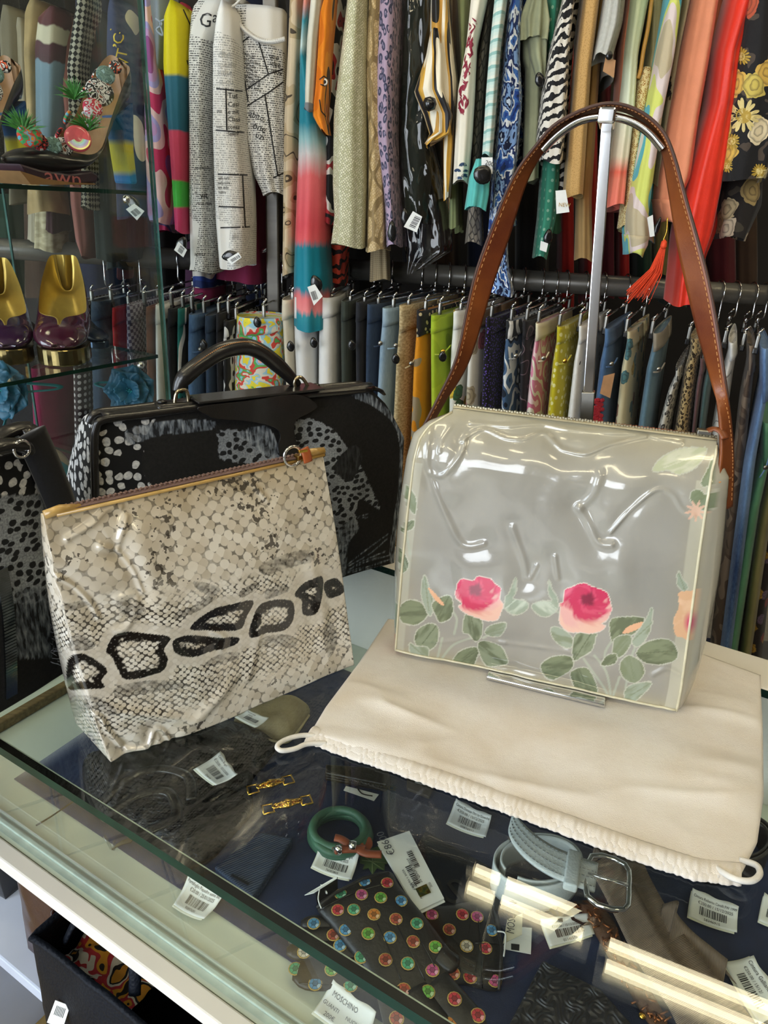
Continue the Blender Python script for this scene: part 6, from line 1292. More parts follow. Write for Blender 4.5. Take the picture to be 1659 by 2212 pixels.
RW = [('light faded jeans behind the doctor bag', den_l, 663, 836, 870, 880, 822, 858, dict(btn=2, tagp=(855, 775))),
 ('beige tweed trousers right of the light jeans', f_streak('beige_tweed', 'a08a62', 'c9b68e', 160, 260, .38, .62), 657, 874, 900, 990, 852, 886, dict(btn=2)),
 ('orange trousers with grey flowers and a black star waistband', f_contour('orange_flower', ['cf8416', 'd48a18', 'd98f1c', '9a8a70', 'cf8416'], 14, lo=.3, hi=.85), 668, 910, 938, 985, 890, 928, dict(wb=f_dots('star_black', '1c1b1f', 'c8b890', 60, .2, 1.0))),
 ('lime green trousers with pink patches', f_contour('lime_pink', ['9db52a', 'a8bf30', '93ab22', 'b88a72', 'a3bb2c'], 7, (1, .8, 1), lo=.3, hi=.8), 678, 938, 972, 890, 935, 976, dict(btn=1, tagp=(956, 770))),
 ('white trousers printed with lemons and green leaves', f_floral('lemon_print', 'e4e4dc', ['d8b83e', '4c7a4e', '3d6a48', 'c8a83a'], 18, .38, None), 668, 986, 1018, 890, 974, 1010, {}),
 ('white trousers with peach and grey blossoms', f_floral('peach_blossom', 'dcdad2', ['d98a78', '7a6a5e', 'b0a48c', 'c46a78'], 16, .42, None), 672, 1026, 1048, 890, 1006, 1046, dict(wb=f_plain('tan_band', (150, 120, 90)))),
 ('black trousers sprinkled with purple sequins', f_dots('purple_sequin', '141318', '5c46a0', 150, .22, 1.0), 684, 1056, 1082, 890, 1042, 1080, {}),
 ('navy and white swirl print jeans', f_contour('navy_swirl', ['1d2f4c', '44607f', 'd8dad8', '3d5878', '16202e', 'dcdedc'], 26, (1, .7, 1), 0.05, lo=.28, hi=.74), 690, 1098, 1128, 895, 1082, 1122, dict(btn=2, wb=f_stripe('zig_band', ['16181c', 'dcdcda'], 12, 4, 'X'))),
 ('black trousers with mauve scribbles beside the navy swirl pair', f_contour('mauve_scribble', ['1b181b', '1d1a1d'], 14, lines=('6d5a62', 6.0, 0.05)), 690, 1134, 1160, 895, 1124, 1154, {}),
 ('pink and white swirl print jeans', f_contour('pink_swirl', ['c9768c', 'e4c8c6', 'c8708a', 'dcd6c2', 'cf8098', 'e2b8c0'], 26, (1, .6, 1), 0.05, lo=.28, hi=.74), 695, 1162, 1184, 900, 1134, 1176, dict(btn=2, wb=f_plain('cream_pink_band', (216, 206, 176)))),
 ('bright yellow polka dot jeans', f_dots('yellow_dot', 'b9ac22', 'd8d494', 55, .22, 1.0), 702, 1206, 1232, 905, 1178, 1226, dict(btn=1)),
 ('white trousers with black chequered lettering beside the stand pole', f_contour('white_logo', ['e2e1de', 'dddcd8', 'e2e1de', '1c1c1e', 'e4e2e0'], 30, lo=.3, hi=.95), 700, 1254, 1274, 912, 1222, 1262, {}),
 ('blue jeans with a red sequin flame, right of the stand pole', den_m, 706, 1308, 1332, 915, 1276, 1322, dict(btn=2)),
 ('cream printed trousers with little picture patches', f_floral('patch_print', 'c9bf9c', ['4f7a80', 'b8963e', '8a5a44', '6a8a84'], 20, .34, None), 712, 1356, 1376, 922, 1324, 1364, {}),
 ('washed blue jeans with a turned-up waist', f_denim('washed_denim', '34546c', '7290a0'), 716, 1410, 1434, 928, 1374, 1410, dict(btn=2, wb=f_plain('pale_cuff', (150, 140, 124)))),
 ('grey and white spotted trousers left of the leopard pair', f_leopard('grey_spots', 'ccc8be', '3a3838', '8a8680', 60), 790, 1460, 1474, 938, 1414, 1446, dict(hang=False)),
 ('tan leopard print trousers', f_leopard('tan_leopard', 'b79f72', '231d18', '57442c', 120), 728, 1490, 1516, 945, 1450, 1492, {}),
 ('dusty mauve trousers behind the strap', f_plain('mauve_twill', (104, 76, 78)), 770, 1512, 1526, 945, 1492, 1504, dict(hang=False)),
 ('teal grey trousers behind the strap', f_plain('teal_twill', (74, 96, 96)), 770, 1526, 1544, 945, 1504, 1522, {}),
 ('white distressed jeans right of the strap', f_contour('white_scratch', ['dad6d0', 'd2cec8', 'dedad6'], 8, lines=('8a8682', 3.0, 0.03)), 736, 1572, 1592, 948, 1530, 1566, dict(wb=white_t)),
 ('brown camouflage trousers at the right', f_contour('brown_camo', ['4c3f36', '6a5a4c', '5a4a3e', '837262', '3c322c'], 12, lo=.3, hi=.7), 742, 1612, 1632, 1100, 1566, 1604, {})]
for lb, m, tp_, xl, xr, bt, bl_x, br_x, kw in RW: T(lb, m, tp_, xl, xr, bt, bl_x, br_x, **kw)
r = GARM[[k for k in GARM if k.startswith('blue jeans with a red sequin')][0]]
mb = MB()
for i in range(46):
    x, y = 1276 + 26 * rng.random(), 862 + 50 * rng.random(); p = ony(x, y, 1.452); mb.lathe([(0.005, 0), (0.003, 0.002), (0, 0.0025)], p, (A3([1., 0, 0]), ZZ, A3([0, -1., 0])), 6)
tag(mb.build('sequin_flame', plain('red_sequins', (176, 50, 60), 0.2, 0.4), r, smooth=False), kind='stuff'); price_tag(r, [(1304, 812), (1328, 806), (1318, 860), (1296, 850)], 1.44, kraft, False)
T('patchwork blue jeans reaching low at the right edge', f_denim('patch_denim', '2a4270', '7ea2d4'), 748, 1640, 1664, 1430, 1546, 1582, Yf=1.42, hang=True, btn=2)
T('shiny mint green trousers low at the right edge', f_plain('mint_satin', (96, 150, 116), 0.35, var=.2, vs=8), 905, 1640, 1672, 1445, 1556, 1592, Yf=1.45, hang=False)
T('shiny khaki trousers low at the right edge', f_plain('khaki_satin', (134, 128, 86), 0.35, var=.2, vs=8), 960, 1655, 1690, 1445, 1590, 1622, Yf=1.47, hang=False)
T('dark flower print trousers at the extreme right edge', f_floral('dark_flower', '2b2628', ['b08a3c', '8c3a40', 'c0b090', '6a5a72'], 24, .36), 1080, 1664, 1700, 1300, 1618, 1664, Yf=1.5, hang=False)
# ------------------------------------------------------------------ things lying inside the counter
CZ = DZ + 0.0042                                     # top of the navy cloth
c4 = lambda L_, z=CZ: [onz(x / 2.37, 1500 + y / 2.37, z) for x, y in L_]
c5p = lambda L_: [(580 + x / 3.072, 1640 + y / 3.072) for x, y in L_]
c6p = lambda L_: [(1060 + x / 2.77, 1640 + y / 2.77) for x, y in L_]
def flat_prism(name, pts, h, mat, parent, bevel=0, smooth=False):
    o0 = A3(pts[0]); return MB().prism([(p[0] - o0[0], p[1] - o0[1]) for p in pts], o0, (1, 0, 0), (0, 1, 0), (0, 0, 1), h).build(name, mat, parent, smooth=smooth, bevel=bevel)
lab_edge = plain('label_backing', (224, 224, 206), 0.7, var=0.04)
def bilin(P): return lambda s, t: (1 - s) * (1 - t) * P[3] + s * (1 - t) * P[2] + (1 - s) * t * P[0] + s * t * P[1]
def deck_label(px, label, lines, z=CZ + 0.002, curl=0.008, code=None, bars=True, ink='ink', lift=(0.0, 0.0, 0.0, 0.0), back=True, shear=0.0, th=0.0):
    """corners TL, TR, BR, BL in reading order"""
    P = [onz(x, y, z + l) for (x, y), l in zip(px, lift)]; B = bilin(P); W = np.linalg.norm(P[1] - P[0]); H = np.linalg.norm(P[3] - P[0])
    tear = lambda s, t: 0.03 * math.sin(13 * s + px[0][0]) * (t > .97) + 0.02 * math.sin(17 * t + px[0][1]) * (s > .97)
    f = lambda s, t: B(s, t + tear(s, t)) + ZZ * (curl * (0.25 * (2 * s - 1) ** 2 + 0.75 * max(0, t - 0.35) ** 2 / 0.42) + th)
    r = thing('price_label', label, 'label', sum(P) / 4, 'price labels inside the counter')
    G_ = np.array([[f(i / 14, j / 10) for j in range(11)] for i in range(15)]); MB().grid(G_).build('label_sheet', paperm, r, solid=0.0004, solid_off=-1)
    if back: MB().grid(np.array([[f(-0.02 + i / 14 * 0.97, -0.07 + j / 10 * 0.98) - ZZ * 0.0007 for j in range(11)] for i in range(15)])).build('label_backing', lab_edge, r, solid=0.0004, solid_off=-1)
    g = lambda x, y: f(x / W, y / H) + ZZ * 0.0005
    mb = MB()
    for s, x, y, sz in lines:
        tw = max(p[0] for p in text2d(s)[0]) * sz * H * .85; text_on(mb, s, g, sz * H, (x * W, y * H), shear, 0, .85 * min(1, (.97 - x) * W / tw))
    if mb.v: mb.build('lettering', MAT[ink], r, smooth=False)
    if bars:
        mb = MB(); x = 0.22
        y0, y1 = bars if isinstance(bars, tuple) else (0.24, 0.56)
        while x < 0.80:
            w = rng.choice((0.008, 0.014, 0.02)); mb.add([g(a * W, b * H) for a, b in ((x, y0), (x + w, y0), (x + w, (y0 + y1) / 2), (x + w, y1), (x, y1), (x, (y0 + y1) / 2))], [(0, 1, 2, 5), (5, 2, 3, 4)]); x += w + rng.choice((0.010, 0.016, 0.022))
        mb.build('barcode', MAT['ink'], r, smooth=False)
    return r
deck_label([(694, 1832), (775, 1861), (759, 1904), (674, 1876)], 'torn price label below the coiled green belt', [('Cintura Prada FW 1999 "light"', .04, .80, .13), ('€250.00 / 15/12/2025', .14, .64, .14), ('76083803', .32, .08, .15)], curl=.012)
deck_label([(984, 1738), (1060, 1775), (1049, 1811), (966, 1780)], 'price label just below the front hem of the white dust bag', [('Cintura Donatan Dirt by Givenchy', .04, .80, .12), ('€350.00 / 15/12/2025', .12, .64, .14), ('00836011', .32, .06, .15)], curl=.010)
deck_label([(306, 1698), (365, 1736), (333, 1766), (262, 1743)], 'price label left of the black crinkled bag strap', [('Cintura Rugiati nera fibbia', .04, .74, .14), ('€250.00 / 15/12/2025', .14, .56, .15)], z=CZ + 0.012, bars=(.12, .46), curl=.010)
deck_label([(477, 1631), (513, 1681), (466, 1698), (422, 1662)], 'price label lying crooked on the black crinkled bag', [('Cintura Blugirl', .08, .84, .12), ('€120.00 / 15/12/2025', .08, .66, .13), ('Dakota', .4, .06, .13)], z=CZ + 0.036, curl=.006)
deck_label([(536, 1538), (580, 1556), (555, 1572), (509, 1549)], 'price label on the beige pouch below the snake print pouch', [('Pochette beige', .08, .80, .14), ('€90.00', .2, .62, .15)], z=CZ + 0.026, curl=.004)
deck_label([(1493, 1929), (1592, 1968), (1591, 2017), (1486, 1981)], 'price label on the navy cloth right of the brown ribbon belt', [('Cintura Roberto Cavalli FW 1999', .05, .78, .12), ('€200.00 / 15/12/2025', .16, .62, .14), ('58346915', .32, .06, .14)], curl=.008)
deck_label([(1166, 1990), (1270, 1978), (1284, 2018), (1188, 2046)], 'price label partly under the beaded belt end', [('Cintura pelle', .1, .80, .12), ('€230.00 / 15/12/2025', .18, .62, .14), ('01140571', .32, .04, .17)], curl=.004)
deck_label([(1623, 2073), (1700, 2180), (1640, 2215), (1564, 2082)], 'tilted price label at the right edge beside the brown ribbon belt', [('Cintura Galliano "B', .06, .76, .17), ('€250.00 / 15/12/', .12, .54, .14)], bars=(.18, .46), curl=.006)
deck_label([(1648, 1938), (1710, 1960), (1700, 2010), (1638, 1990)], 'blank cornered price label cut off by the right edge', [('Cintura', .3, .7, .14)], curl=.006)
deck_label([(411, 1903), (485, 1947), (441, 1989), (376, 1958)], 'yellowed price label on the pale deck outside the glass top edge', [('Portafoglio Piquadro uomo blu', .03, .80, .13), ('€20.00 / 25/01/2025', .16, .64, .15), ('95897691', .30, .08, .14)], curl=.012, z=DZ + .006)
MAT['pen'] = plain('pen_ink', (96, 98, 106), 0.6, var=0.02)
deck_label([(720, 2131), (812, 2200), (790, 2262), (678, 2190)], 'handwritten price label at the bottom edge below the gloves', [('MOSCHINO', .10, .68, .20), ('GUANTI', .02, .38, .17), ('NUOVI !', .50, .36, .17), ('200€', .14, .10, .19)], bars=False, ink='pen', curl=.010, z=DZ + .006)

# black crinkled bag with straps
def puffy(name, poly, z, h, mat, parent, bump=None, n=5, rings=26, pw=0.5, ctr=None):
    sp = smooth_poly(poly, n); P = A3([onz(x, y, z) for x, y in sp]); c = P.mean(0) if ctr is None else onz(*ctr, z); k = len(P)
    s = np.sin(np.linspace(0, PI / 2, rings))[::-1]; G_ = np.zeros((k, rings, 3))
    for j, q in enumerate(s):
        G_[:, j] = c + (P - c) * q; hz_ = h * (1 - q ** 3) ** pw; G_[:, j, 2] = z + hz_
        if bump is not None: G_[:, j, 2] += bump(G_[:, j, 0], G_[:, j, 1]) * min(1, (1 - q) * 6)
    mb = MB().grid(G_, uv=G_[..., :2], wrap=True); mb.f.append(tuple(i * rings for i in range(k))[::-1]); mb.mi.append(0)
    return mb.build(name, mat, parent)
crk = NT('crinkled_black_patent', 0.22, coat=0.15, spec=0.2); crk.color(crk.ramp(crk.noise(crk.obj(), 50, 3), [(0.3, '060608'), (0.7, '0f0f14')])); crk.bump(crk.noise(crk.obj((1, 3, 1), (0, 0, 0.7)), 70, 4), 0.9, 0.006); crk = crk.m
cb = thing('clutch_bag', 'black crinkled patent bag lying in the counter under the snake pouch', 'handbag', onz(380, 1720, CZ))
r4 = lambda L_: [(x / 2.37, 1500 + y / 2.37) for x, y in L_]
rid = lambda x, y: 0.0045 * np.sin(260 * (0.75 * x - 0.66 * y) + 2.5 * np.sin(70 * y + 60 * x) + 9 * vnoise(x * 30, y * 30)) * (0.4 + vnoise(x * 22, y * 22) + .5)
puffy('body', r4([(440, 330), (620, 300), (900, 220), (1180, 150), (1400, 240), (1385, 330), (1290, 450), (1295, 600), (1200, 720), (1060, 870), (930, 880), (800, 790), (700, 730), (480, 620), (430, 480)]), CZ + 0.0005, 0.026, crk, cb, rid)
for arc in ([(480, 600), (640, 440), (800, 380), (960, 420), (980, 540)], [(520, 640), (700, 520), (860, 500), (900, 620), (760, 700)]):
    MB().tube(smooth_poly([onz(x, y, CZ + 0.030) for x, y in r4(arc)], 6, False), 0.006, 8, flat=0.4, up=ZZ).build('strap', MAT['black_leather'], cb)
def gold_clasp(px0, px1, z, label):
    a, b = onz(*px0, z), onz(*px1, z); d = b - a; L = np.linalg.norm(d); d /= L; n = A3([-d[1], d[0], 0]); r = thing('chain_clasp', label, 'jewellery', (a + b) / 2)
    m = MAT['gold']
    for e, s in ((a, 1), (b, -1)):
        q = [e + n * 0.006, e + d * s * 0.011 + n * 0.006, e + d * s * 0.011 - n * 0.006, e - n * 0.006]; MB().tube(q, 0.0014, 6, closed=True).build('buckle_loop', m, r)
    k = 7
    for i in range(k):
        c = a + d * (0.013 + (L - 0.026) * (i + .5) / k); rr = 0.0052 if i in (2, 3, 4) else 0.0036; t_ = ZZ if i % 2 else n
        MB().tube([c + d * rr * 1.25 * math.cos(q) + t_ * rr * 0.75 * math.sin(q) + ZZ * 0.0015 for q in np.linspace(0, 2 * PI, 15)[:-1]], 0.0014, 6, closed=True).build('link', m, r)
    c = (a + b) / 2; MB().lathe([(0.0065, 0), (0.006, .002), (0.003, .0035), (0, .004)], c + ZZ * 0.001, n=12).build('medallion', m, r)
gold_clasp((535, 1708), (632, 1682), CZ + 0.033, 'upper gold chain clasp on the black crinkled bag')
gold_clasp((568, 1750), (672, 1726), CZ + 0.026, 'lower gold chain clasp near the navy wallet')
# navy ribbed wallet
t = NT('navy_ribbed_leather', 0.45); o_ = t.obj(rot=(0, 0, -0.55)); w = t.wave(o_, 130, 0, 0, dir='Y'); t.color(t.ramp(t.noise(t.obj(), 30, 3), [(0.3, '1c2a42'), (0.7, '2a3a54')])); t.bump(w, 0.5, 0.001); ribm = t.m
wl = thing('wallet', 'navy ribbed wallet with a small name plate beside the crinkled bag', 'wallet', onz(545, 1870, CZ))
wp = [onz(x, y, CZ + .012) for x, y in r4([(1095, 885), (1335, 705), (1500, 738), (1292, 1042)])]
flat_prism('cover', [p - ZZ * .012 for p in wp], 0.007, ribm, wl, 0.002); flat_prism('cover', [p - ZZ * .0045 for p in wp], 0.0055, ribm, wl, 0.002)
pl = [onz(x, y, CZ + .0142) for x, y in r4([(1190, 920), (1278, 968), (1270, 980), (1182, 930)])]; flat_prism('name_plate', pl, 0.0008, plain('dark_plate', (28, 32, 40), 0.3, 0.6), wl)
# beige pouch
bp = thing('pouch', 'beige suede pouch lying in the counter beneath the snake print pouch', 'pouch', onz(600, 1560, CZ))
bs = plain('beige_suede_leather', (158, 146, 112), 0.8, var=.2, vs=40, bump=.3)
puffy('body', [(505, 1560), (560, 1530), (625, 1512), (662, 1528), (668, 1545), (640, 1585), (620, 1605), (570, 1598)], CZ + .0005, 0.022, bs, bp)
MB().tube(smooth_poly([onz(x, y, CZ + .014) for x, y in ((668, 1545), (640, 1585), (616, 1604), (572, 1596))], 5, False), 0.0016, 6).build('seam', bs, bp)
# dark wallet with a lettered plate and a white card
dw = thing('wallet', 'long dark brown wallet under the left hem of the dust bag', 'wallet', onz(770, 1660, CZ))
dwm = plain('dark_brown_leather', (44, 38, 32), 0.4, bump=.2); q5 = lambda L_, z: [onz(x, y, z) for x, y in c5p(L_)]
for k, zz_ in enumerate((0, .006, .012)): flat_prism('flap', q5([(380, 62 - k * 4), (800, 92 - k * 4), (784, 222 - k * 16), (376, 142 - k * 16)], CZ + zz_), 0.0052, dwm, dw, 0.0015)
mb = MB(); e0, e1 = q5([(520, 150), (770, 196)], CZ + .0185); dd = (e1 - e0) / np.linalg.norm(e1 - e0); dn = A3([-dd[1], dd[0], 0]); text_on(mb, 'QUINTESSENCE', lambda x, y: e0 + dd * x + dn * y, 0.0085, wid=.95); mb.build('embossed_letters', plain('dull_brass', (74, 66, 48), 0.4, .5), dw, smooth=False)
wc = thing('card', 'small white card with a black arc under the dark brown wallet', 'card', onz(780, 1720, CZ)); flat_prism('sheet', q5([(514, 180), (732, 236), (700, 278), (498, 208)], CZ + .0005), 0.0006, paperm, wc)
MB().tube([p + ZZ * .0004 for p in smooth_poly(q5([(585, 185), (620, 230), (690, 246)], CZ + .0012), 5, False)], .0009, 5, flat=.4, up=ZZ).build('printed_arc', MAT['ink'], wc)
# leather end with a metal plate
le = thing('belt_end', 'dull brown belt end with a grey metal plate below the dust bag hem', 'belt', onz(915, 1690, CZ))
flat_prism('leather', q5([(918, 84), (1124, 140), (1066, 268), (916, 208)], CZ + .0005), .004, plain('taupe_leather', (70, 62, 56), .6, bump=.3), le, .001)
flat_prism('metal_plate', q5([(985, 90), (1060, 118), (1040, 178), (970, 160)], CZ + .005), .0018, MAT['steel'], le, .0006)
# green coiled belt
gb = thing('belt', 'coiled green cord belt with rust leather ends', 'belt', onz(734, 1803, CZ)); gm = plain('sage_green_leather', (58, 98, 76), .5, var=.15, vs=60, bump=.2)
for k, (dx, dy, rx, ry, hh) in enumerate(((0, 0, 62, 44, .0045), (2, 4, 60, 46, .0125), (-3, 2, 55, 40, .010), (1, 8, 63, 44, .0048), (-2, -3, 57, 41, .0165))):
    MB().tube([onz(734 + dx + rx * math.cos(a), 1800 + dy + ry * math.sin(a) - hh * 400, CZ + hh + .0012 * math.sin(3 * a + k)) for a in np.linspace(0, 2 * PI, 49)[:-1]], .0044, 8, closed=True).build('cord_loop', gm, gb)
rust = plain('rust_leather', (134, 66, 38), .45, var=.15)
for L_ in ([(440, 520), (480, 530), (535, 565)], [(435, 610), (470, 600), (600, 595), (640, 600)], [(600, 600), (650, 625), (750, 632)]): MB().tube(smooth_poly(q5(L_, CZ + .022), 5, False), .0048, 8, flat=.5, up=ZZ).build('leather_end', rust, gb)
MB().tube(q5([(535, 572), (582, 576)], CZ + .024), .0052, 10).build('metal_sleeve', MAT['chrome'], gb); MB().tube(q5([(452, 612), (470, 592)], CZ + .024), .005, 10).build('metal_sleeve', MAT['chrome'], gb)
flat_prism('leaf_charm', smooth_poly(q5([(595, 600), (620, 560), (640, 575), (660, 525), (680, 530), (690, 575), (660, 615), (640, 628)], CZ + .018), 3), .0014, rust, gb)
lf_ = thing('leaf', 'green maple leaf shape beside the coiled green belt', 'leaf', onz(805, 1865, CZ)); 
flat_prism('blade', q5([(610, 655), (640, 650), (650, 620), (690, 595), (735, 582), (752, 615), (790, 640), (800, 690), (770, 700), (770, 740), (720, 725), (690, 770), (665, 725), (625, 735), (640, 700), (605, 690)], CZ + .001), .0014, plain('leaf_green', (58, 84, 40), .6, var=.2), lf_)
for L_ in ([(620, 670), (790, 690)], [(690, 600), (690, 765)], [(640, 650), (760, 730)]): MB().tube(q5(L_, CZ + .0026), .0006, 5).build('vein', plain('leaf_vein', (92, 108, 62), .6), lf_)
# big folded swing ticket
bt = thing('swing_ticket', 'long white folded ticket with barcodes beside the green belt', 'tag', onz(887, 1880, CZ))
TK = [onz(x, y, CZ + .017) for x, y in c5p([(720, 545), (935, 472), (1166, 920), (990, 1004)])]      # corners around
for k in (0, 1): flat_prism('ticket_leaf', [p - ZZ * (.0035 - .0022 * k) + (A3([.001, -.002, 0]) * (1 - k)) for p in TK], .0007, paperm, bt)
tb_ = lambda s, t: lerp(lerp(TK[0], TK[1], t), lerp(TK[3], TK[2], t), s) + ZZ * .0003      # s along the length, t across
TL_ = np.linalg.norm(TK[3] - TK[0]); TW_ = np.linalg.norm(TK[1] - TK[0]); fnr = lambda x, y: tb_(1 - x / TL_, y / TW_) - ZZ * .0001
fnr = lambda x, y: tb_(x / TL_, 1 - y / TW_)
mb = MB()
for s, x, y, sz in (('120', .36, .18, .13), ('25 QDUFI3 80507', .30, .40, .085), ('CINTURA V. BASSA', .34, .07, .06), ('ANELLI', .48, .14, .06), ('2020', .40, .62, .06)):
    text_on(mb, s, lambda a, b: tb_(1 - (a / TL_), 1 - b / TW_), sz * TW_ * 1.6, ((1 - x - .42) * TL_, (1 - y - .2) * TW_), 0, 0, .8)
mb.build('lettering', MAT['ink'], bt, smooth=False)
mb = MB(); text_on(mb, '€8600', lambda a, b: tb_(.25 - a / TL_, .30 - b / TW_), .012, (0, 0), 0.0); mb.build('pen_lettering', MAT['pen'], bt, smooth=False)
mb = MB()
for t0, s0, s1 in ((.60, .28, .52), (.34, .46, .72)):
    x = s0
    while x < s1: w = rng.choice((.006, .010, .014)); mb.add([tb_(a, b) + ZZ * .0002 for a, b in ((x, t0), (x + w, t0), (x + w, t0 + .17), (x, t0 + .17))], [(0, 1, 2, 3)]); x += w + rng.choice((.008, .012))
mb.build('barcode', MAT['ink'], bt, smooth=False)
ho = NT('hologram_foil', 0.25, .8); ho.color(ho.ramp(ho.noise(ho.obj(), 160, 2), [(.35, '4a4038'), (.48, '9a8a30'), (.55, '3f7a4a'), (.65, '5a4a44')])); mb = MB(); mb.add([tb_(a, b) + ZZ * .0003 for a, b in ((.76, .28), (.88, .28), (.88, .68), (.76, .68))], [(0, 1, 2, 3)]); mb.build('hologram', ho.m, bt, smooth=False)
# grey plastic sleeve
ps = thing('plastic_sleeve', 'smoky plastic sleeve with black lettering under the long white ticket', 'packaging', onz(1010, 1890, CZ)); film = glass_mat('smoky_film', (.62, .66, .68), .08)
flat_prism('sleeve', q5([(985, 580), (1040, 482), (1490, 730), (1560, 900), (1500, 1010), (1010, 1010)], CZ + .0025), .001, film, ps)
mb = MB(); e0, e1 = q5([(1110, 935), (1400, 985)], CZ + .0046); dd = (e1 - e0) / np.linalg.norm(e1 - e0); dn = A3([-dd[1], dd[0], 0]); text_on(mb, 'OSCHINO', lambda x, y: e0 + dd * x + dn * y, .040, (-.025, 0)); mb.build('lettering', MAT['ink'], ps, smooth=False)

# gloves printed with round gems
glm = plain('black_kid_leather', (30, 27, 26), .42, var=.15, vs=30, bump=.2, bs=300)
def glove(label, palm, fingers, cuff, z, gems, seams):
    pp = c5p(palm); r = thing('glove', label, 'glove', onz(*np.mean(pp, 0), z)); bs_ = [bvh_of(puffy('palm', pp, z, .011, glm, r, rings=18, pw=.4))]
    for a, b, w in fingers:
        (ax_, ay), (bx, by) = c5p([a, b]); A_, B_ = onz(ax_, ay, z + .006), onz(bx, by, z + .0058); rr = w / 3.072 * .00050
        n_ = 12; pts = [lerp(A_, B_, i / n_) for i in range(n_ + 1)]; rd = [rr * (1 if i < n_ - 2 else (0.93, 0.75, 0.35)[i - n_ + 2]) for i in range(n_ + 1)]
        bs_.append(bvh_of(MB().tube(pts, rd, 14, flat=.0055 / rr, up=ZZ).build('finger', glm, r)))
    if cuff:
        q = [onz(x, y, z + .0105) for x, y in c5p(cuff)]; MB().tube(q, .0016, 6).build('cuff_edge', glm, r)
    def top(x, y):
        best = None
        for b in bs_:
            h = hit(b, x, y, .0007)
            if h is not None and (best is None or h[2] > best[2]): best = h
        return best
    for L_ in seams:
        q = smooth_poly(c5p(L_), 4, False); q = [top(*p) for p in q]; q = [p for p in q if p is not None]
        if len(q) > 2: MB().tube(q, .0006, 5).build('seam', MAT['black_plastic'], r)
    for x, y, c in gems:
        (px_, py_), = c5p([(x, y)]); h = top(px_, py_)
        if h is None: continue
        mb = MB(); R = .0062; N = 12; ring = [h + A3([math.cos(2 * PI * i / N), math.sin(2 * PI * i / N), 0]) * R for i in range(N)]; rin = [h + A3([math.cos(2 * PI * i / N), math.sin(2 * PI * i / N), 0]) * R * .86 + ZZ * .0002 for i in range(N)]; hx = [h + A3([math.cos(2 * PI * i / 6), math.sin(2 * PI * i / 6), 0]) * R * .42 + ZZ * .0003 for i in range(6)]
        mb.add(ring + rin, [(i, (i + 1) % N, N + (i + 1) % N, N + i) for i in range(N)], 0)
        for i in range(6):
            j = (i + 1) % 6; e = 0.04; a0, a1, b0, b1, m_ = hx[i], hx[j], rin[2 * i], rin[(2 * i + 2) % N], rin[2 * i + 1]; cc = (a0 + a1 + b0 + b1) / 4
            mb.add([lerp(p, cc, .10) + ZZ * .0002 for p in (a0, b0, m_, b1, a1)], [(0, 1, 2, 3, 4)], 2 if i == 5 else 1)
        mb.add([lerp(p, h, .10) + ZZ * .0003 for p in hx], [tuple(range(6))], 3); mb.add([p + ZZ * .0001 for p in rin], [tuple(range(N))], 4)
        mb.build('gem_print', [MAT['gemring'], GC[c][0], GC[c][1], GC[c][2], MAT['gemline']], r, smooth=False)
    return r
MAT['gemring'] = plain('gold_print', (190, 160, 84), .5); MAT['gemline'] = plain('gem_outline', (30, 34, 34), .5)
GC = {}
for k, c in dict(teal=(78, 168, 128), green=(104, 172, 70), blue=(84, 148, 196), red=(188, 52, 66), magenta=(196, 84, 140), rust=(164, 72, 54), orange=(196, 120, 46), white=(214, 206, 190)).items():
    GC[k] = (plain(k + '_gem', c, .4), plain(k + '_gem_light', tuple(min(255, int(v * .5 + 128)) for v in c), .4), plain(k + '_gem_dark', tuple(int(v * .72) for v in c), .4))
glove('black gem print glove with fingers pointing left, underneath the other glove', [(500, 1040), (800, 1000), (1160, 985), (1480, 965), (1550, 1250), (1530, 1530), (1300, 1500), (1000, 1480), (700, 1500), (520, 1400)],
      [((560, 1095), (215, 1090), 48), ((600, 1160), (130, 1200), 62), ((600, 1270), (120, 1272), 60), ((700, 1420), (160, 1425), 92)], [(1480, 965), (1515, 1100), (1550, 1250), (1530, 1530)], CZ,
      [(1085, 1032, 'magenta'), (1287, 1030, 'red'), (1385, 1045, 'magenta'), (1200, 1130, 'rust'), (1480, 1135, 'blue'), (1315, 1240, 'white'), (1440, 1253, 'red'), (1338, 1445, 'red'), (1500, 1470, 'magenta'), (300, 1090, 'blue'), (430, 1165, 'rust'), (235, 1280, 'white'), (178, 1390, 'teal'), (418, 1395, 'green'), (310, 1490, 'blue'), (475, 1235, 'blue'), (545, 1500, 'teal')],
      [[(1380, 970), (1410, 1250), (1420, 1520)], [(1370, 1220), (1530, 1225)], [(150, 1480), (400, 1500)]])
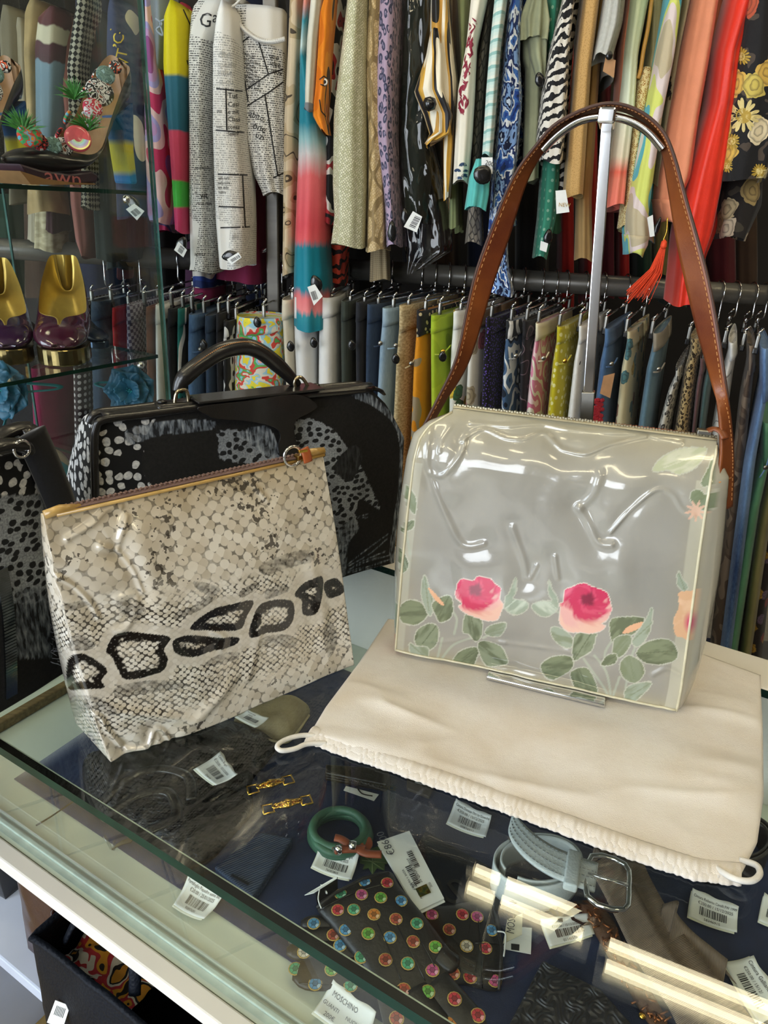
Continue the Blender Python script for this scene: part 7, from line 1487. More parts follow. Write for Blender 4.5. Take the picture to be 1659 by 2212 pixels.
glove('black gem print glove on top, cuff at the upper left', [(320, 985), (440, 890), (630, 790), (800, 755), (870, 850), (1000, 1010), (1150, 1200), (1272, 1390), (1240, 1450), (1140, 1560), (900, 1640), (780, 1600), (600, 1350), (430, 1130)],
      [((820, 1540), (900, 1860), 84), ((960, 1540), (1170, 1870), 84), ((1110, 1480), (1420, 1840), 84), ((1130, 1300), (1255, 1385), 60)], [(320, 985), (440, 890), (630, 790), (800, 755)], CZ + .0125,
      [(480, 895, 'teal'), (618, 898, 'magenta'), (745, 918, 'green'), (880, 940, 'blue'), (640, 815, 'blue'), (788, 820, 'red'), (460, 1000, 'red'), (566, 997, 'teal'), (700, 1030, 'orange'), (846, 1060, 'rust'), (985, 1090, 'teal'), (512, 1132, 'blue'), (662, 1157, 'green'), (806, 1182, 'blue'), (960, 1210, 'rust'), (1108, 1245, 'green'), (615, 1312, 'teal'), (777, 1330, 'rust'), (925, 1355, 'teal'), (1088, 1400, 'magenta'), (1225, 1420, 'rust'), (898, 1530, 'rust'), (1058, 1543, 'green'), (1235, 1590, 'red'), (1390, 1700, 'red'), (720, 1500, 'green'), (850, 1720, 'rust'), (1030, 1720, 'red'), (1210, 1760, 'orange')],
      [[(340, 1000), (560, 890), (830, 810)], [(720, 1080), (800, 1260), (880, 1470)], [(850, 1090), (940, 1270), (1040, 1470)], [(980, 1150), (1080, 1330), (1120, 1420)]])
# tags on the gloves
tg = thing('hang_tag', 'small black folded tag with a cherry mark above the gem gloves', 'tag', onz(700, 1930, CZ)); 
P = [onz(x, y, z) for (x, y), z in zip(c5p([(312, 890), (452, 785), (455, 900), (325, 985)]), (CZ + .028, CZ + .030, CZ + .008, CZ + .008))]
MB().add(P + [p + A3([.0008, .0008, 0]) for p in P], [(0, 1, 2, 3), (7, 6, 5, 4), (0, 4, 5, 1), (1, 5, 6, 2), (2, 6, 7, 3), (3, 7, 4, 0)]).build('card', MAT['black_plastic'], tg, smooth=False)
P2 = [onz(x, y, z) for (x, y), z in zip(c5p([(240, 905), (452, 780), (456, 792), (300, 890)]), (CZ + .022, CZ + .031, CZ + .031, CZ + .027))]; MB().add(P2, [(0, 1, 2, 3)]).build('folded_leaf', paperm, tg, smooth=False, solid=.0006)
cq = lerp(lerp(P[0], P[1], .55), lerp(P[3], P[2], .55), .4) - A3([.0012, .0012, 0]); MB().lathe([(.0022, 0), (.0016, .0008), (0, .001)], cq, (A3([.7, -.7, 0]), ZZ, A3([-.7, -.7, 0])), 10).build('printed_mark', paperm, tg); MB().tube([cq, cq + A3([-.003, .003, .004]), cq + A3([-.006, .006, .002])], .0005, 5).build('printed_mark', paperm, tg)
MB().tube(smooth_poly(q5([(340, 860), (330, 930), (350, 990)], CZ + .028), 4, False), .0006, 5).build('string', paperm, tg)
mt = thing('hang_tag', 'cream tag with bold black lettering at the right cuff of the gem gloves', 'tag', onz(1108, 2000, CZ)); crm = plain('cream_card', (206, 200, 176), .6); q6 = lambda L_, z: [onz(x, y, z) for x, y in c6p(L_)]
TP = q6([(98, 962), (190, 925), (186, 1052), (74, 1106)], CZ + .012); flat_prism('card', TP, .0008, crm, mt)
e0 = lerp(TP[3], TP[2], .55); dd = lerp(TP[0], TP[1], .55) - e0; LT = np.linalg.norm(dd); dd /= LT; dn = A3([-dd[1], dd[0], 0]); mb = MB(); text_on(mb, 'MOSCHINO.', lambda x, y: e0 + dd * (x + .004) + dn * y + ZZ * .0011, .0105, wid=.72); mb.build('lettering', MAT['ink'], mt, smooth=False)
MB().tube(smooth_poly(q6([(40, 1030), (85, 1040), (88, 1100), (78, 1180)], CZ + .014), 4, False), .0007, 5).build('string', paperm, mt)
wk = thing('card', 'white card with a small dark square under the cream lettered tag', 'card', onz(1120, 2030, CZ)); flat_prism('sheet', q6([(110, 1000), (246, 1012), (240, 1168), (72, 1136)], CZ + .0005), .0006, paperm, wk); flat_prism('printed_square', q6([(122, 1104), (172, 1110), (170, 1146), (122, 1140)], CZ + .0012), .0003, MAT['ink'], wk)

# white coiled belt
wb_ = thing('belt', 'coiled white leather belt with a square chrome buckle', 'belt', onz(1160, 1880, CZ)); wlm = NT('white_grained_leather', .4); wlm.color(wlm.ramp(wlm.noise(wlm.obj(), 40, 3), [(.3, 'c9d2d2'), (.7, 'dfe4e2')])); wlm.bump(wlm.noise(wlm.obj(), 420, 3), .4, .001); wlm = wlm.m
def ribbon(name, pts, wdir, w, mat, parent, th=.0022, n=6):
    c = smooth_poly(pts, n, False); d = wdir if callable(wdir) else (lambda i, k: wdir); k = len(c); P = np.zeros((k, 7, 3)); uvp = np.zeros((k, 7, 2)); L = 0
    for i in range(k):
        if i: L += np.linalg.norm(c[i] - c[i - 1])
        for j in range(7): P[i, j] = c[i] + A3(d(i, k)) * w * (j / 6 - .5); uvp[i, j] = (j / 6 * w, L)
    return MB().grid(P, uvp).build(name, mat, parent, solid=th, solid_off=0)
ell = lambda cx, cy, rx, ry, a0, a1, z, n=22: [onz(cx + rx * math.cos(a), cy + ry * math.sin(a), z) for a in np.linspace(a0, a1, n)]
ribbon('coil', ell(1158, 1884, 94, 58, -2.2, 4.0, CZ + .019), ZZ, .034, wlm, wb_); ribbon('coil', ell(1163, 1880, 84, 50, -3.6, 2.2, CZ + .019), ZZ, .034, wlm, wb_)
sp_ = [onz(x, y, z) for x, y, z in ((1112, 1748, CZ + .050), (1108, 1782, CZ + .054), (1138, 1822, CZ + .055), (1185, 1856, CZ + .054), (1235, 1878, CZ + .052), (1288, 1896, CZ + .048))]
ribbon('strap', sp_, A3([.30, .86, .10]) , .034, wlm, wb_, .003)
mb = MB(); sc_ = smooth_poly(sp_, 6, False)
for off in (-.013, -.004, .004, .013):
    for i in range(0, len(sc_) - 1):
        p = lerp(sc_[i], sc_[i + 1], .5) + A3([.30, .86, .10]) * off + ZZ * .0022; d = sc_[i + 1] - sc_[i]; L = np.linalg.norm(d); mb.box(p, (L * .6, .0008, .0006), (d / L, A3([-d[1], d[0], 0]) / L, ZZ))
tag(mb.build('stitching', plain('grey_stitch', (150, 156, 158), .7), wb_, smooth=False), kind='stuff')
kp = onz(1236, 1880, CZ + .053); d = onz(1288, 1896, CZ + .053) - kp; d /= np.linalg.norm(d); dn = A3([-d[1], d[0], 0]); MB().box(kp, (.013, .042, .010), (d, dn, ZZ)).build('keeper', wlm, wb_, bevel=.002)
bc = onz(1306, 1902, CZ + .048); q = [bc + d * a + dn * b for a, b in ((-.014, -.024), (.018, -.026), (.022, .0), (.018, .026), (-.014, .024))]; MB().tube(smooth_poly(q, 3), .0028, 8, closed=True).build('buckle', MAT['chrome'], wb_); MB().tube([bc - d * .016 + ZZ * .002, bc + d * .021 + ZZ * .003], .0018, 7).build('buckle_prong', MAT['chrome'], wb_)
# brown grosgrain ribbon belt with beaded panel
rb_ = thing('belt', 'brown grosgrain ribbon belt with a copper beaded panel', 'belt', onz(1400, 2020, CZ)); t = NT('grosgrain', .55); t.color(t.ramp(t.noise(t.uv(), 60, 2), [(.3, '6e5d4e'), (.7, '8b7866')])); t.bump(t.wave(t.uv(), 260, 0, 0, dir='Y'), .6, .001); grm = t.m
def rib6(L_, zs_, w, wd): 
    pts = [onz(x, y, CZ + z) for (x, y), z in zip(c6p(L_), zs_)]; ribbon('ribbon', pts, wd, w, grm, rb_, .0012)
rib6([(830, 560), (800, 680), (930, 950), (1120, 1240), (1440, 1640)], (.012, .018, .016, .012, .008), .052, A3([.86, .35, .12])); rib6([(650, 600), (720, 690), (830, 900), (960, 1150), (1150, 1420), (1250, 1640)], (.03, .026, .02, .016, .012, .008), .036, A3([.8, .4, .2]))
rib6([(640, 600), (610, 570), (650, 520), (720, 540), (740, 640)], (.03, .034, .036, .034, .026), .022, A3([.1, .2, .95])); rib6([(1010, 960), (1100, 940), (1090, 1010), (1180, 1120), (1300, 1220), (1400, 1300)], (.016, .024, .02, .012, .010, .010), .030, A3([.4, .75, .45])); rib6([(1120, 1060), (1260, 1120), (1400, 1250)], (.01, .012, .012), .030, A3([-.4, .8, .2]))
pbp = c6p([(520, 870), (560, 845), (640, 860), (740, 980), (790, 1120), (900, 1300), (1060, 1584), (960, 1600), (820, 1380), (700, 1180), (620, 1040)]); pan = puffy('beaded_panel', pbp, CZ + .001, .006, plain('bronze_cloth', (96, 66, 46), .8, var=.25, vs=80, bump=.4), rb_, rings=10); pb_ = bvh_of(pan); mb = MB()
for i in range(240):
    x, y = pbp[0][0] + rng.random() * 200, pbp[0][1] + rng.random() * 260
    if not pmask(A3([[x]]), A3([[y]]), pbp)[0, 0]: continue
    h = hit(pb_, x, y, .001)
    if h is not None: a = rng.random() * 6; mb.tube([h, h + A3([math.cos(a), math.sin(a), .2]) * .0075], .0011, 5)
tag(mb.build('copper_beads', plain('copper_beads', (150, 92, 52), .2, .7), rb_), kind='stuff')
# embossed black wallet at the bottom
t = NT('embossed_black_leather', .38); t.color(t.ramp(t.noise(t.obj(), 20, 2), [(.3, '17161a'), (.7, '242227')])); f_ = t.noise(t.obj(), 75, 0); t.bump(t.math('ABSOLUTE', t.math('SUBTRACT', t.math('FRACT', t.math('MULTIPLY', f_, 7.0)), .5)), .9, .004)
ew = thing('wallet', 'black wallet embossed with scrolls at the bottom edge', 'wallet', onz(1260, 2160, CZ)); ep = q6([(312, 1196), (660, 1372), (900, 1640), (60, 1680)], CZ + .016); flat_prism('cover', [p - ZZ * .015 for p in ep], .0072, t.m, ew, .002); flat_prism('cover', [p - ZZ * .0072 for p in ep], .0068, t.m, ew, .002)
MB().lathe([(.003, 0), (.0028, .002), (0, .003)], onz(1387, 2196, CZ + .017), n=10).build('snap', MAT['gold'], ew)
# dark strap coil at the right edge, small bits on the pale deck
dc = thing('belt', 'dark brown coiled belt at the right edge under the dust bag corner', 'belt', onz(1640, 1830, CZ)); ribbon('coil', ell(1600, 1830, 62, 50, -1.4, 1.9, CZ + .017), ZZ, .03, dwm, dc); ribbon('coil', ell(1604, 1830, 50, 40, -1.4, 1.9, CZ + .017), ZZ, .03, dwm, dc); ribbon('coil', ell(1560, 1860, 70, 34, 0.3, 2.6, CZ + .012), ZZ, .022, MAT['black_leather'], dc)
st_ = thing('cable_tie', 'short black plastic tie lying on the pale deck', 'tie', onz(110, 1765, DZ)); ribbon('strip', [onz(x, y, DZ + z) for x, y, z in ((81, 1781, .003), (110, 1764, .008), (160, 1730, .010))], A3([.5, .8, 0]), .004, MAT['black_plastic'], st_, .0016)
cl = thing('clip', 'small clear plastic clip standing on the navy cloth edge', 'clip', onz(240, 1825, DZ)); clr = glass_mat('clear_plastic', (.8, .82, .82), .1, f0=.12)
MB().tube([onz(226, 1806, DZ + .02), onz(240, 1832, DZ + .005), onz(246, 1836, DZ + .004), onz(247, 1815, DZ + .012)], .0022, 8, flat=.5).build('clip_body', clr, cl); ribbon('clip_tail', [onz(x, y, DZ + .006) for x, y in ((246, 1830), (265, 1820), (288, 1813))], A3([.3, .9, .1]), .008, MAT['black_plastic'], cl, .001)
# ------------------------------------------------------------------ glass display cabinet left of the counter
KU, KV, LU, LV = -0.999, 0.926, -1.414, 0.50
cab = thing('glass_cabinet', 'tall glass display cabinet with shoes on its shelves, at the left', 'cabinet', uvz((KU + LU) / 2, (KV + LV) / 2, 0))
gp = lambda *a: pane(*a, cab, 'edge_pale', 'glass_case')
gp('side_pane', KU - .006, KU, LV, KV, .12, 2.15, 'u'); gp('back_pane', LU, KU - .0065, KV - .006, KV, .12, 2.15, 'v'); gp('side_pane', LU, LU + .006, LV, KV - .0065, .12, 2.15, 'u')
q = MB(); cbox(q, LU - .01, KU + .01, LV - .02, KV + .01, 0.0, .118); q.build('plinth', MAT['black_plastic'], cab, smooth=False, bevel=.003)
q = MB(); cbox(q, LU - .01, KU + .01, LV - .02, KV + .01, 2.152, 2.20); q.build('top_cap', MAT['steel'], cab, smooth=False, bevel=.003)
SH = [1.16, 1.430, 0.915]
for z in SH:
    q = pane('shelf', LU + .008, KU - .012, LV + .03, KV - .012, z - .006, z, 'z', cab, 'glass_edge', 'glass_case')
    for v_ in (KV - .05, LV + .06):
        for u_, s in ((KU - .016, 1), (LU + .016, -1)): MB().lathe([(0, -.007), (.005, -.005), (.007, 0), (.005, .005), (0, .007)], uvz(u_, v_, z - .0135), n=12).build('shelf_pin', MAT['chrome'], cab)

# ------------------------------------------------------------------ shoes
def pump(r, O, ax, sd, st, upper, lining, nphi=25, roll=0.0):
    """st: (s along, z bottom, z rim, half width, opening 0..1) from toe to heel"""
    st = smooth_poly([A3(q) for q in st], 5, False); n = len(st); P = np.zeros((n, nphi, 3)); uvp = np.zeros((n, nphi, 2))
    for i, (s, zb, zt, w, op) in enumerate(st):
        fm = PI * (1 - 0.36 * np.clip(op, 0, 1))
        for j in range(nphi):
            f = -fm + 2 * fm * j / (nphi - 1); sx = math.sin(f); hh = (1 - math.cos(f)) / (1 - math.cos(fm))
            xx = np.sign(sx) * (abs(sx) ** .7 if abs(f) < PI / 2 else abs(sx) ** .8) * w
            P[i, j] = O + ax * s + sd * xx + ZZ * (zb + (zt - zb) * hh - roll * xx * hh * np.clip(op, 0, 1)); uvp[i, j] = (j / nphi, s)
    mb = MB().grid(P, uvp); mb.f.append(tuple((n - 1) * nphi + j for j in range(nphi))); mb.mi.append(0); mb.f.append(tuple(range(nphi))[::-1]); mb.mi.append(0)
    mb.build('upper', upper, r)
    k0 = next(i for i in range(n) if st[i][4] > .02) - 3; C = P.mean(1, keepdims=True); Q = P + (C - P) * (.0022 / np.maximum(np.linalg.norm(C - P, axis=2, keepdims=True), .006)); Q[:, [0, -1]] = P[:, [0, -1]] + ZZ * .0003; Q[-2:] -= ax * .0016
    mb = MB().grid(Q[k0:], uvp[k0:], flip=True); m_ = n - k0; mb.f.append(tuple((m_ - 1) * nphi + j for j in range(nphi))[::-1]); mb.mi.append(0); mb.build('lining', lining, r)
    return P
badge_m = [f_contour('badge_' + str(i), c, 120, lo=.3, hi=.7) for i, c in enumerate((['1a1a1c', 'e2e0dc', '1d1d20', 'd8562e', 'cfcac6'], ['5c7a70', '6f8c82', '54706a', '8fb0b4'], ['17171a', 'dcdad6', '1a1a1c', 'd5d2ce', '8a5244'], ['c8304a', 'dfd8d8', 'c93a52', 'e6e2e0'], ['d9d6dc', 'b8a8c4', 'e2e0e4', 'c24a5a'], ['17171a', 'b8242c', '1b1b1e', 'c9302e', 'd9d4cc'], ['2f7a4a', '3f9a5c', 'c8442e', '54a8c0', 'd8862e']))]
def badge(r, c, nrm, R, m, multi=None):
    nrm = A3(nrm) / np.linalg.norm(nrm); a = np.cross(ZZ, nrm); a /= np.linalg.norm(a); b = np.cross(nrm, a)
    MB().lathe([(R, -.002), (R * 1.02, 0), (R * .95, .0022), (R * .7, .0034), (0, .0040)], c, (a, b, nrm), 22).build('pin_badge', m, r)
def grass(r, c, n, L, spread, base=(0, 0, 1)):
    mb = MB()
    for i in range(n):
        a, e = rng.uniform(0, 2 * PI), rng.uniform(-.1, 1.25); d = A3([math.cos(a) * math.cos(e), math.sin(a) * math.cos(e) * .5 - .3, math.sin(e)]) * spread + A3(base) * .25; d /= np.linalg.norm(d); l = L * rng.uniform(.6, 1); s = np.cross(d, A3([0, 1., 0])); s /= np.linalg.norm(s) + 1e-9
        m = c + d * l * .55 + ZZ * l * .03; e_ = c + d * l - ZZ * l * .06; w = .0011; mb.add([c - s * w, c + s * w, m + s * w * .9, e_, m - s * w * .9], [(0, 1, 2, 4), (4, 2, 3)])
    tag(mb.build('grass_tuft', plain('plastic_grass', (58, 122, 44), .5, var=.3, vs=200), r, smooth=False), kind='stuff')
tanl = plain('tan_lining', (150, 116, 80), .5, var=.12); bkl = plain('black_calf', (24, 23, 23), .3, coat=.3)
def pin_shoe(label, off, name='pump'):
    # stands parallel to the side pane, toe towards the front of the cabinet
    q = lambda x, y, k=0.0: onpl(x, y, uvz(-1.043 + k, 0, 0), U) + off
    zs0 = SH[1] + .0008; k = (zs0 + .0045 - q(150, 400)[2]); fz = lambda x, y: q(x, y)[2] + k
    O = q(10, 400); O[2] = 0; ax = V; sd = U; r = thing(name, label, 'shoe', O + ZZ * zs0 + ax * .1)
    X = lambda x: float(np.dot(q(x, 380) - O, V))
    st = [(X(10), fz(10, 350), fz(10, 342), .005, 0), (X(40), fz(40, 366), fz(40, 328), .024, 0), (X(85), fz(85, 374), fz(85, 322), .036, 0), (X(128), fz(128, 374), fz(122, 330), .040, .05), (X(165), fz(165, 366), fz(155, 318), .040, .75), (X(196), fz(196, 330), fz(170, 292), .036, 1), (X(226), fz(226, 285), fz(196, 230), .032, 1), (X(256), fz(256, 246), fz(230, 170), .029, 1), (X(278), fz(278, 226), fz(258, 140), .024, 1), (X(286), fz(284, 224), fz(262, 136), .010, 1)]
    P = pump(r, O, ax, sd, st, bkl, tanl, roll=.5)
    pf = [(X(x), fz(x, y)) for x, y in ((14, 356), (60, 370), (120, 378), (168, 372), (182, 380), (178, 396), (150, 400), (60, 400), (30, 392))]
    plm = plain('plum_platform', (56, 36, 48), .4)
    MB().prism(pf, O + sd * .034, ax, ZZ, -sd, .068).build('platform', plm, r, smooth=False, bevel=.003)
    mb = MB(); text_on(mb, 'awn', lambda x, y: O + sd * .0347 + ax * x + ZZ * y, .030, (X(62), fz(62, 396)), -.05, wid=1.3); mb.build('sole_lettering', plain('pink_print', (186, 104, 104), .5), r, smooth=False)
    wd = [(X(x), fz(x, y)) for x, y in ((10, 372), (60, 388), (120, 396), (170, 398), (170, 400.8), (30, 400.8))]; MB().prism(wd, O + sd * .037, ax, ZZ, -sd, .074).build('wooden_sole', plain('sole_wood', (146, 108, 66), .5), r, smooth=False)
    hl = [(X(x), fz(x, y)) for x, y in ((240, 258), (262, 244), (284, 226), (282, 262), (277, 330), (279, 400.6), (263, 400.6), (258, 330), (256, 285), (246, 268))]
    hm = f_vramp('painted_heel', [(0, '14467e'), (.42, '1a5a94'), (.5, 'd8cc3a'), (.8, 'c9c23a'), (.88, '2a78b8'), (1, '2f86c4')], fz(270, 400), fz(270, 235), .10, 2, 20)
    o = MB().prism(hl, O + sd * .020, ax, ZZ, -sd, .040, uvs=1.0).build('heel', hm, r, smooth=False, bevel=.004)
    for bx, by, br_, m in ((250, 154, 12, 0), (229, 171, 17.5, 1), (216, 207, 26, 2), (201, 240, 18, 3), (197, 263, 18, 4), (139, 322, 17, 2), (115, 320, 15.5, 1), (86, 313, 15, 5), (65, 299, 21, 6)):
        s = (X(bx)); c = q(bx, by, .030 - .00004 * bx); c[2] = fz(bx, by); badge(r, c, (.45, -.85, .35), br_ * .00078, badge_m[m])
    c = q(169, 307, .038); c[2] = fz(169, 307); badge(r, c, (.45, -.88, .3), .0185, plain('badge_coral', (206, 84, 92), .25, coat=.6))
    n_ = A3([.45, -.88, .3]); n_ /= np.linalg.norm(n_); a_ = np.cross(ZZ, n_); a_ /= np.linalg.norm(a_); b_ = np.cross(n_, a_)
    for k_, cc in enumerate(((196, 190, 60), (120, 74, 140), (44, 92, 160), (56, 150, 176), (50, 150, 92))):
        R0 = .017 - .0022 * k_; mb = MB(); an = np.linspace(3.6, 6.1, 14); pts = [c + n_ * .0044 + (a_ * math.cos(t) + b_ * math.sin(t)) * R0 for t in an] + [c + n_ * .0044 + (a_ * math.cos(t) + b_ * math.sin(t)) * (R0 - .0022) for t in an[::-1]]
        mb.add(pts, [(i, i + 1, 26 - i, 27 - i) for i in range(13)]); mb.build('printed_band', plain('badge_band', cc, .3, coat=.6), r, smooth=False)
    for gx, gy, n, L in ((162, 222, 60, .034), (52, 290, 70, .038), (192, 288, 70, .036)): g_ = q(gx, gy, .02); g_[2] = fz(gx, gy); grass(r, g_, n, L, 1.0)
    for bx, by in ((206, 158), (178, 200), (146, 252), (128, 290)): c = q(bx, by, -.036); c[2] = fz(bx, by); badge(r, c, (-1, -.2, .6), .011, badge_m[(bx + by) % 7])
    return r
pin_shoe('black stiletto pump covered in pin badges and grass tufts, on the top glass shelf', U * 0)
pin_shoe('left mate of the pin-badged pump, mostly cut off by the left edge', U * -.2 + V * -.05)
def front_pump(label, px, zsh, upper, lining, plat, scale=1.0, rot=0.0, hh=.088, px_top=None):
    O = onz(px[0], px[1], zsh + .0008); top = .158
    if px_top: q_ = ony(px_top[0], px_top[1], O[1] + .19); rot = math.atan2(q_[0] - O[0], .19); top = q_[2] - zsh; hh = top - .066
    ax = A3([math.sin(rot), math.cos(rot), 0]); sd = A3([ax[1], -ax[0], 0]); r = thing('pump', label, 'shoe', O); s_ = scale
    st = [(0.0, .030, .036, .010, 0), (.012, .026, .048, .030, 0), (.035, .024, .062, .041, 0), (.062, .024, .070, .043, .10), (.080, .026, .072, .043, .55), (.105, .032, .078, .042, .95), (.140, lerp(.03, hh, .5), lerp(.078, top, .42), .038, 1), (.175, lerp(.03, hh, .9), lerp(.078, top, .80), .030, 1), (.192, hh, top - .002, .023, 1), (.201, hh + .003, top, .013, 1)]
    pump(r, O, ax, sd, [(a * s_, b * s_, c * s_, w * s_, o) for a, b, c, w, o in st], upper, lining)
    pp = smooth_poly([(.0, .006), (.010, .026), (.035, .038), (.065, .041), (.095, .036), (.098, 0), (.095, -.036), (.065, -.041), (.035, -.038), (.010, -.026), (.0, -.006)], 3)
    MB().prism([(a * s_, b * s_) for a, b in pp], O, ax, sd, ZZ, .027 * s_).build('platform', plat, r, bevel=.002, smooth=False)
    MB().tube([O + ax * .186 * s_, O + ax * .188 * s_ + ZZ * .07 * s_, O + ax * .184 * s_ + ZZ * ((hh - .010) * s_)], [.006, .007, .015], 10).build('heel', upper, r)
    return r
burg = plain('burgundy_patent', (66, 22, 42), .14, coat=.9); goldl = plain('gold_lining', (196, 168, 84), .3, .55, var=.08); plg = plain('bronze_mirror', (132, 116, 76), .12, .9)
front_pump('burgundy patent platform pump with gold lining, on the middle glass shelf', (132, 793), SH[0], burg, goldl, plg, 1.0, .06, px_top=(137, 552))
front_pump('dark plum mate of the burgundy pump, cut off by the left edge', (26, 790), SH[0], plain('plum_patent', (48, 20, 52), .14, coat=.9), goldl, plg, .95, -.5)
front_pump('blue satin pump at the back right of the middle shelf', (228, 753), SH[0], plain('midnight_satin', (30, 44, 66), .3, coat=.4), plain('grey_lining', (90, 96, 104), .5), plain('blue_mirror', (70, 86, 104), .15, .8), .5, -1.05, .12)
front_pump('black shoe standing behind the plum pump', (72, 738), SH[0], bkl, plain('dark_lining', (50, 46, 44), .5), bkl, .5, -.9)
# teal flower sandals on the lowest shelf
teal = plain('teal_organza', (22, 86, 112), .5, var=.25, vs=30, sheen=.3); teal2 = plain('teal_leather', (36, 104, 112), .45)
def flower(r, c, R, seed):
    rr = random.Random(seed); n0 = A3([0.1, -1.0, .15]); n0 /= np.linalg.norm(n0); a = np.cross(ZZ, n0); a /= np.linalg.norm(a); b = np.cross(n0, a)
    for ring, (cnt, rad, up) in enumerate(((7, 1.0, .10), (6, .78, .35), (5, .5, .7))):
        for k in range(cnt):
            t0 = 2 * PI * (k + .5 * ring) / cnt + rr.uniform(-.1, .1); P = np.zeros((9, 9, 3))
            for i in range(9):
                for j in range(9):
                    s, w = i / 8, j / 8 * 2 - 1; l = R * rad * s; wid = R * rad * .62 * math.sin(PI * min(1, s * .62 + .06)) ** .7 * w; rf = .05 * R * math.sin(9 * w + k) * s
                    d = a * math.cos(t0) + b * math.sin(t0); e = -a * math.sin(t0) + b * math.cos(t0); P[i, j] = c + d * l + e * wid + n0 * (R * up * s * (1.1 - s * .5) + rf + R * .18 * abs(w) * s + .003 * ring)
            MB().grid(P).build('petal', teal, r, solid=.0006)
    mb = MB()
    for i in range(24): d = A3([rr.gauss(0, 1), 0, rr.gauss(0, 1)]) * R * .09; mb.lathe([(.0012, 0), (.0015, .001), (0, .0025)], c + d + n0 * (R * .30), (a, b, n0), 6)
    tag(mb.build('stamens', plain('teal_beads', (60, 150, 160), .3), r), kind='stuff')
def sandal(label, fx, fy, Y, side, seed):
    c = onpl(fx, fy, uvz(Y, 0, 0), U); zsh = SH[2] + .0008; O = A3([c[0], c[1], zsh]) - U * .045 - V * .045; r = thing('sandal', label, 'shoe', O)
    sole = smooth_poly([(-.036, -.10), (0, -.125), (.034, -.10), (.036, -.05), (.026, .0), (.026, .06), (0, .085), (-.026, .06), (-.028, 0), (-.038, -.05)], 4)
    h = lambda y: .012 + .075 * (1 / (1 + math.exp(-(y - .005) * 40))); P1_ = [O + A3([x, y, h(y)]) for x, y in sole]; k = len(P1_); P2_ = [p - ZZ * .008 for p in P1_]; cc = O + A3([0, 0, h(0)])
    mb = MB(); mb.add(P1_ + P2_, [(i, (i + 1) % k, (i + 1) % k + k, i + k) for i in range(k)]); half = k // 2
    mb.f.append(tuple(range(k))); mb.mi.append(0); mb.f.append(tuple(range(2 * k - 1, k - 1, -1))); mb.mi.append(0); mb.build('sole', teal2, r, smooth=False)
    MB().tube([O + A3([0, .07, .0]), O + A3([0, .07, .04]), O + A3([0, .06, .08])], [.006, .008, .018], 10).build('heel', teal2, r)
    MB().tube(smooth_poly([O + A3([-.036, -.07, .014]), O + A3([-.02, -.08, .045]), O + A3([.018, -.08, .045]), O + A3([.034, -.07, .014])], 5, False), .009, 8, flat=.25).build('toe_strap', teal2, r)
    w = side * .075; MB().tube(smooth_poly([c + A3([0, .01, -.008]), c + A3([-w * .5, .012, -.004]), c + A3([-w, .03, -.002]), c + A3([-w * .9, .045, 0]), c + A3([0, .05, 0])], 5, False), .0048, 8, flat=.3).build('ankle_strap', teal2, r)
    MB().tube([O + A3([0, .075, .08]), c + A3([0, .05, 0])], .005, 8, flat=.3).build('heel_strap', teal2, r); flower(r, c, .042, seed); return r
sandal('teal sandal with a large organza flower, right one on the lowest shelf', 283, 842, -1.062, 1, 3)
sandal('teal sandal with an organza flower, left one cut off by the left edge', 2, 842, -1.085, -1, 5)
def flat_shoe(label, px, Y, c1, c2, rot):
    c = onpl(*px, uvz(Y, 0, 0), U); O = A3([c[0], c[1], SH[2] + .0008]); ax = A3([math.sin(rot), math.cos(rot), 0]); sd = A3([ax[1], -ax[0], 0]); r = thing('mule', label, 'shoe', O)
    pump(r, O, ax, sd, [(0, .006, .012, .008, 0), (.02, .002, .035, .030, 0), (.05, .0, .045, .038, 0), (.08, .0, .045, .039, .5), (.12, .004, .030, .032, 1), (.18, .012, .030, .028, 1), (.22, .020, .046, .024, 1), (.235, .022, .060, .008, 1)], c1, c2); return r
flat_shoe('teal mule with beige insole low behind the fringed bag', (140, 985), -1.10, teal2, plain('beige_insole', (166, 150, 124), .6), -1.0)
flat_shoe('beige slingback with grey lining low behind the doctor bag', (118, 940), -1.15, plain('beige_kid', (150, 136, 116), .5), plain('grey_insole', (88, 92, 94), .6), -.8)

# ------------------------------------------------------------------ bags on the low shelf under the counter
LZ = 0.4004
def box_bag(name, label, u0, u1, v0, v1, z1, mat, cat='handbag', lean=0.0, hole=True):
    zs_ = np.linspace(LZ, z1, 40); tk_ = np.linspace(0, 1, 40); r = thing(name, label, cat, uvz((u0 + u1) / 2, (v0 + v1) / 2, LZ))
    fl_ = [uvz(u0 + .012 * t, v0 + lean * t, z) for z, t in zip(zs_, tk_)]; fr_ = [uvz(u1 - .012 * t, v0 + lean * t, z) for z, t in zip(zs_, tk_)]
    P = bag_body(fl_, fr_, (v1 - v0) * (1 - .45 * tk_), V, zs_, 50, 14, 30, .012 * np.sin(PI * tk_), .012 * np.sin(PI * tk_), .012 * np.sin(PI * tk_)); a = P @ U; z = P[..., 2]
    P = P - V * (0.004 * fbm(a * 14, z * 14, 3))[..., None]; mb = MB().grid(P, wrap=True); mb.f.append(tuple(i * 40 for i in range(P.shape[0]))[::-1]); mb.mi.append(0)
    mb.build('body', mat, r, solid=.004, solid_off=-1); return r, P
brn = plain('dark_brown_hide', (52, 24, 20), .35, var=.3, vs=12, bump=.2, bs=300, coat=.2); nvy = NT('navy_pebbled_leather', .55, coat=.0, spec=.15); nvy.color(nvy.ramp(nvy.noise(nvy.obj(), 14, 3), [(.3, '090c14'), (.7, '10151f')])); nvy.bump(nvy.vor(nvy.obj(), 260, 'F1', dim='3D'), .5, .0015); nvy = nvy.m
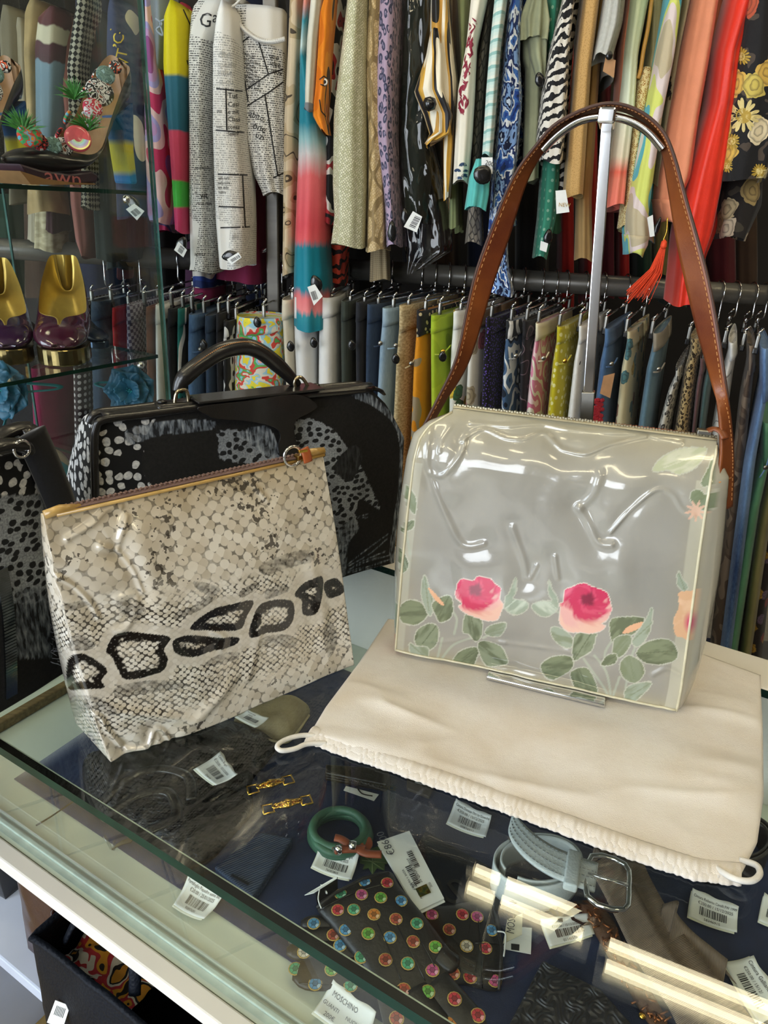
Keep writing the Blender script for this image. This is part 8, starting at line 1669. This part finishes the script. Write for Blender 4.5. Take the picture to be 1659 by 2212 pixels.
r, P = box_bag('satchel', 'dark brown leather bag on the pale low shelf', -.775, -.665, .37, .62, .575, brn)
MB().prism([(0, 0), (.25, 0), (.25, .10), (0, .10)], uvz(-.782, .62, .575), -V, U * 1.2, ZZ, .006).build('flap', brn, r, smooth=False, bevel=.004)
MB().tube(smooth_poly([uvz(-.665, .36, .575), uvz(-.662, .352, .52), uvz(-.660, .352, .44)], 5, False), .010, 8, flat=.3).build('flap_edge', brn, r)
mb = MB()
for i in range(30): mb.box(uvz(-.655, .375 + i * .008, .582), (.0012, .0045, .0008), UVA)
tag(mb.build('stitching', plain('brown_stitch', (92, 56, 44), .7), r, smooth=False), kind='stuff')
r, P = box_bag('tote_bag', 'open navy leather tote with a patterned scarf inside, under the counter', -.645, -.20, .31, .52, .60, nvy)
MB().tube(P[::3, -1], .0045, 7, closed=True).build('rim', nvy, r)
rr_ = [uvz(-.60, .33, .595), uvz(-.585, .345, .63), uvz(-.54, .36, .645), uvz(-.495, .345, .63), uvz(-.48, .33, .595)]
MB().tube(smooth_poly(rr_, 6, False), .007, 8, flat=.4).build('handle', nvy, r)
scf = f_contour('scarf_print', ['c98a2c', '1b1a1c', 'd8cfc0', 'b8343c', 'd89a34', '2a2420'], 40, lo=.3, hi=.7)
s = thing('scarf', 'crumpled orange and black patterned scarf in the navy tote', 'scarf', uvz(-.575, .39, .55))
gx, gy = np.meshgrid(np.linspace(-.625, -.50, 40), np.linspace(.335, .44, 34), indexing='ij'); zz_ = .548 + .022 * fbm(gx * 40, gy * 40, 3); G_ = gx[..., None] * U + gy[..., None] * V + zz_[..., None] * ZZ
MB().grid(G_, uv=np.stack([gx, gy], -1)).build('cloth', scf, s, solid=.001)
def tag_low(label, px, z):
    P = [onz(x, y, z + dz) for (x, y), dz in zip(px, (.03, .03, 0, 0))]; r = thing('price_label', label, 'label', P[0]); mb = MB(); mb.add(P, [(0, 1, 2, 3)]); mb.build('label_sheet', paperm, r, smooth=False, solid=.0006)
    mb = MB(); x = .2
    while x < .8: mb.add([bilin(P)(a, b) + (CAM - P[0]) * .0012 for a, b in ((x, .4), (x + .04, .4), (x + .04, .8), (x, .8))], [(0, 1, 2, 3)]); x += .09
    mb.build('barcode', MAT['ink'], r, smooth=False)
tag_low('white price label hanging at the navy tote, bottom left', [(120, 2160), (152, 2172), (136, 2222), (102, 2208)], .50)
r, P = box_bag('backpack', 'black bag edge with a metal stud at the far left under the counter', -.975, -.875, .40, .60, .62, MAT['black_leather'])
